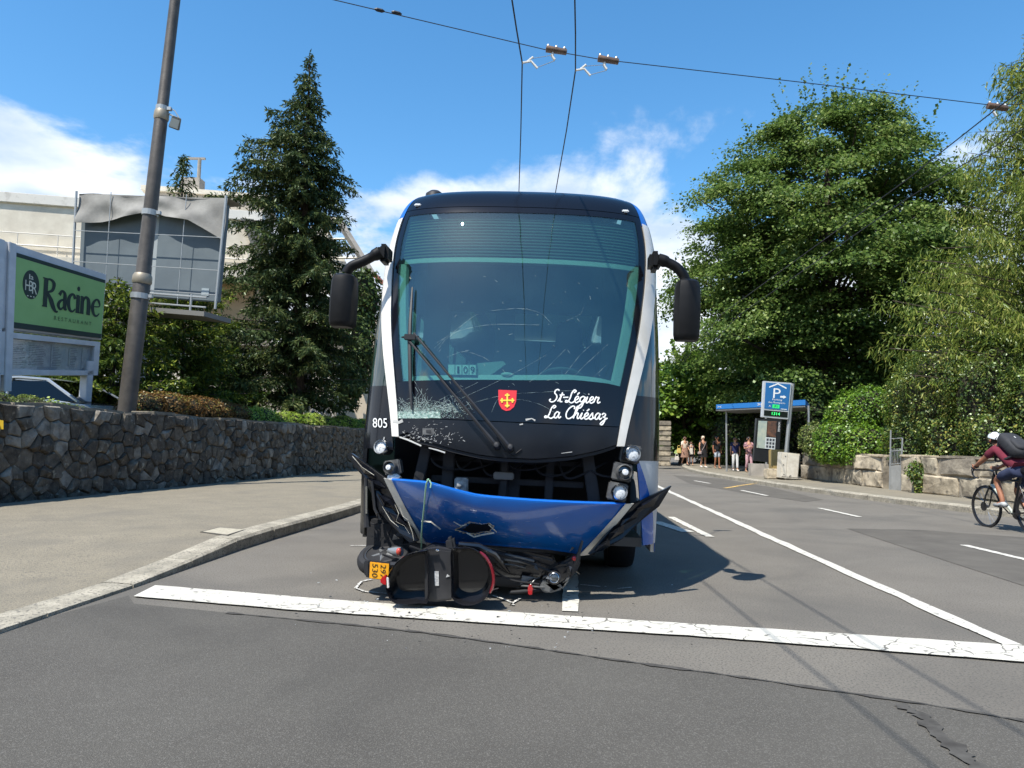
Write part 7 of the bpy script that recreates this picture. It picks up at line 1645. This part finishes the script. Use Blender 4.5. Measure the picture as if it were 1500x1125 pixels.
rd, J, M = person('cyclist in maroon t-shirt, navy shorts and white helmet riding away with black backpack', bk0, yawb, 1.75, cp_, CL('maroon', (112, 34, 52), (96, 28, 44), 8), .62, CL('navy_shorts', (36, 44, 70), (46, 54, 80), 10), .88, mat('shoe_grey', lin((170, 172, 170)), .6), HD, skin=SKIN2, curl=1.3)
hd = Vector(J['head']); up = (Vector(J['top'])-hd).normalized(); fwv = Vector((0, 1, 0)); fwv = (fwv-up*fwv.dot(up)).normalized(); rtv = fwv.cross(up)
HEL = mat('helmet_white', lin((216, 220, 222)), .3, coat=.5)
def helm(a, b):
    th, ph = a*2*PI, b*PI*.50; k = 1+.02*math.sin(th*3)
    return hd+rtv*(.105*math.sin(ph)*math.sin(th)*k)+fwv*(.138*math.sin(ph)*math.cos(th)*k-.01)+up*(.045+.100*math.cos(ph))
m = MB(); m.grid(helm, 24, 8); hm = m.build('helmet', HEL, rd, smooth=True, local=True)
for a0 in (-.28, .0, .28):
    for s_ in (1, -1):
        m = MB(); m.plate([hd+rtv*(a0*.25+x)+fwv*(s_*y-.01)+up*(.045+.103*math.sqrt(max(0, 1-((a0*.25+x)/.105)**2-(y/.138)**2)))+up*.004 for x, y in ((-.011, .03), (.011, .03), (.009, .10), (-.009, .10))], -up*.01); m.build('vent', MATS['shoe_black'], hm, local=True)
m = MB(); 
for s_ in (-1, 1): m.tube([hd+rtv*s_*.09+up*.04, hd+rtv*s_*.085+up*-.03+fwv*.02, hd+up*-.095+fwv*.03], .006, 5)
m.build('chin_strap', MATS['shoe_black'], hm, local=True)
tz = (Vector(J['nb'])-Vector(J['pelvis'])).normalized(); bn = Vector((0, -tz.z, tz.y))
c_ = Vector(J['chest'])*.55+Vector(J['waist'])*.45+bn*.20+tz*.05; Rb = Matrix((Vector((1, 0, 0)), -bn, tz)).transposed()
BP = mat('backpack_black', lin((36, 37, 40)), .8, col2=lin((48, 49, 52)), vs=10)
def pillow(c, size, p=.55, nu=20, nv=12):
    sg = lambda v, e: math.copysign(abs(v)**e, v); f = lambda a, b: Vector(c)+Rb@Vector((size[0]/2*sg(math.sin(PI*b), p)*sg(math.cos(2*PI*a), p), size[1]/2*sg(math.sin(PI*b), p)*sg(math.sin(2*PI*a), p), size[2]/2*sg(math.cos(PI*b), p)*(1-.06*math.cos(2*PI*a))))
    return MB().grid(f, nu, nv)
bp_ = pillow(c_, (.33, .21, .50)).build('backpack', BP, rd, local=True, smooth=True)
pillow(c_+bn*.085-tz*.09, (.25, .10, .24)).build('pocket', BP, bp_, local=True, smooth=True)
m = MB(); m.box(c_+bn*.112+tz*.07, (.014, .006, .045), Rb); m.build('tag', MATS['label_white'], bp_, local=True)
for s_ in (-1, 1):
    m = MB(); q = Vector(J['chest']); m.tube(smooth_path([c_-bn*.08+tz*.2+V(s_*.09, 0, 0), Vector(J['sl' if s_ < 0 else 'sr'])*.75+Vector(J['nb'])*.25+bn*.09, q-bn*.14+V(s_*.13, 0, 0), q+V(s_*.16, 0, 0)-tz*.16, c_-bn*.06-tz*.18+V(s_*.12, 0, 0)], 5), .018, 6); m.build('strap', BP, bp_, smooth=True, local=True)
m = MB(); m.tube([Vector(J['wl'])-V(0, .02, 0), Vector(J['wl'])-V(0, .045, -.012)], .034, 10); m.build('wristwatch', MATS['shoe_black'], rd, local=True)
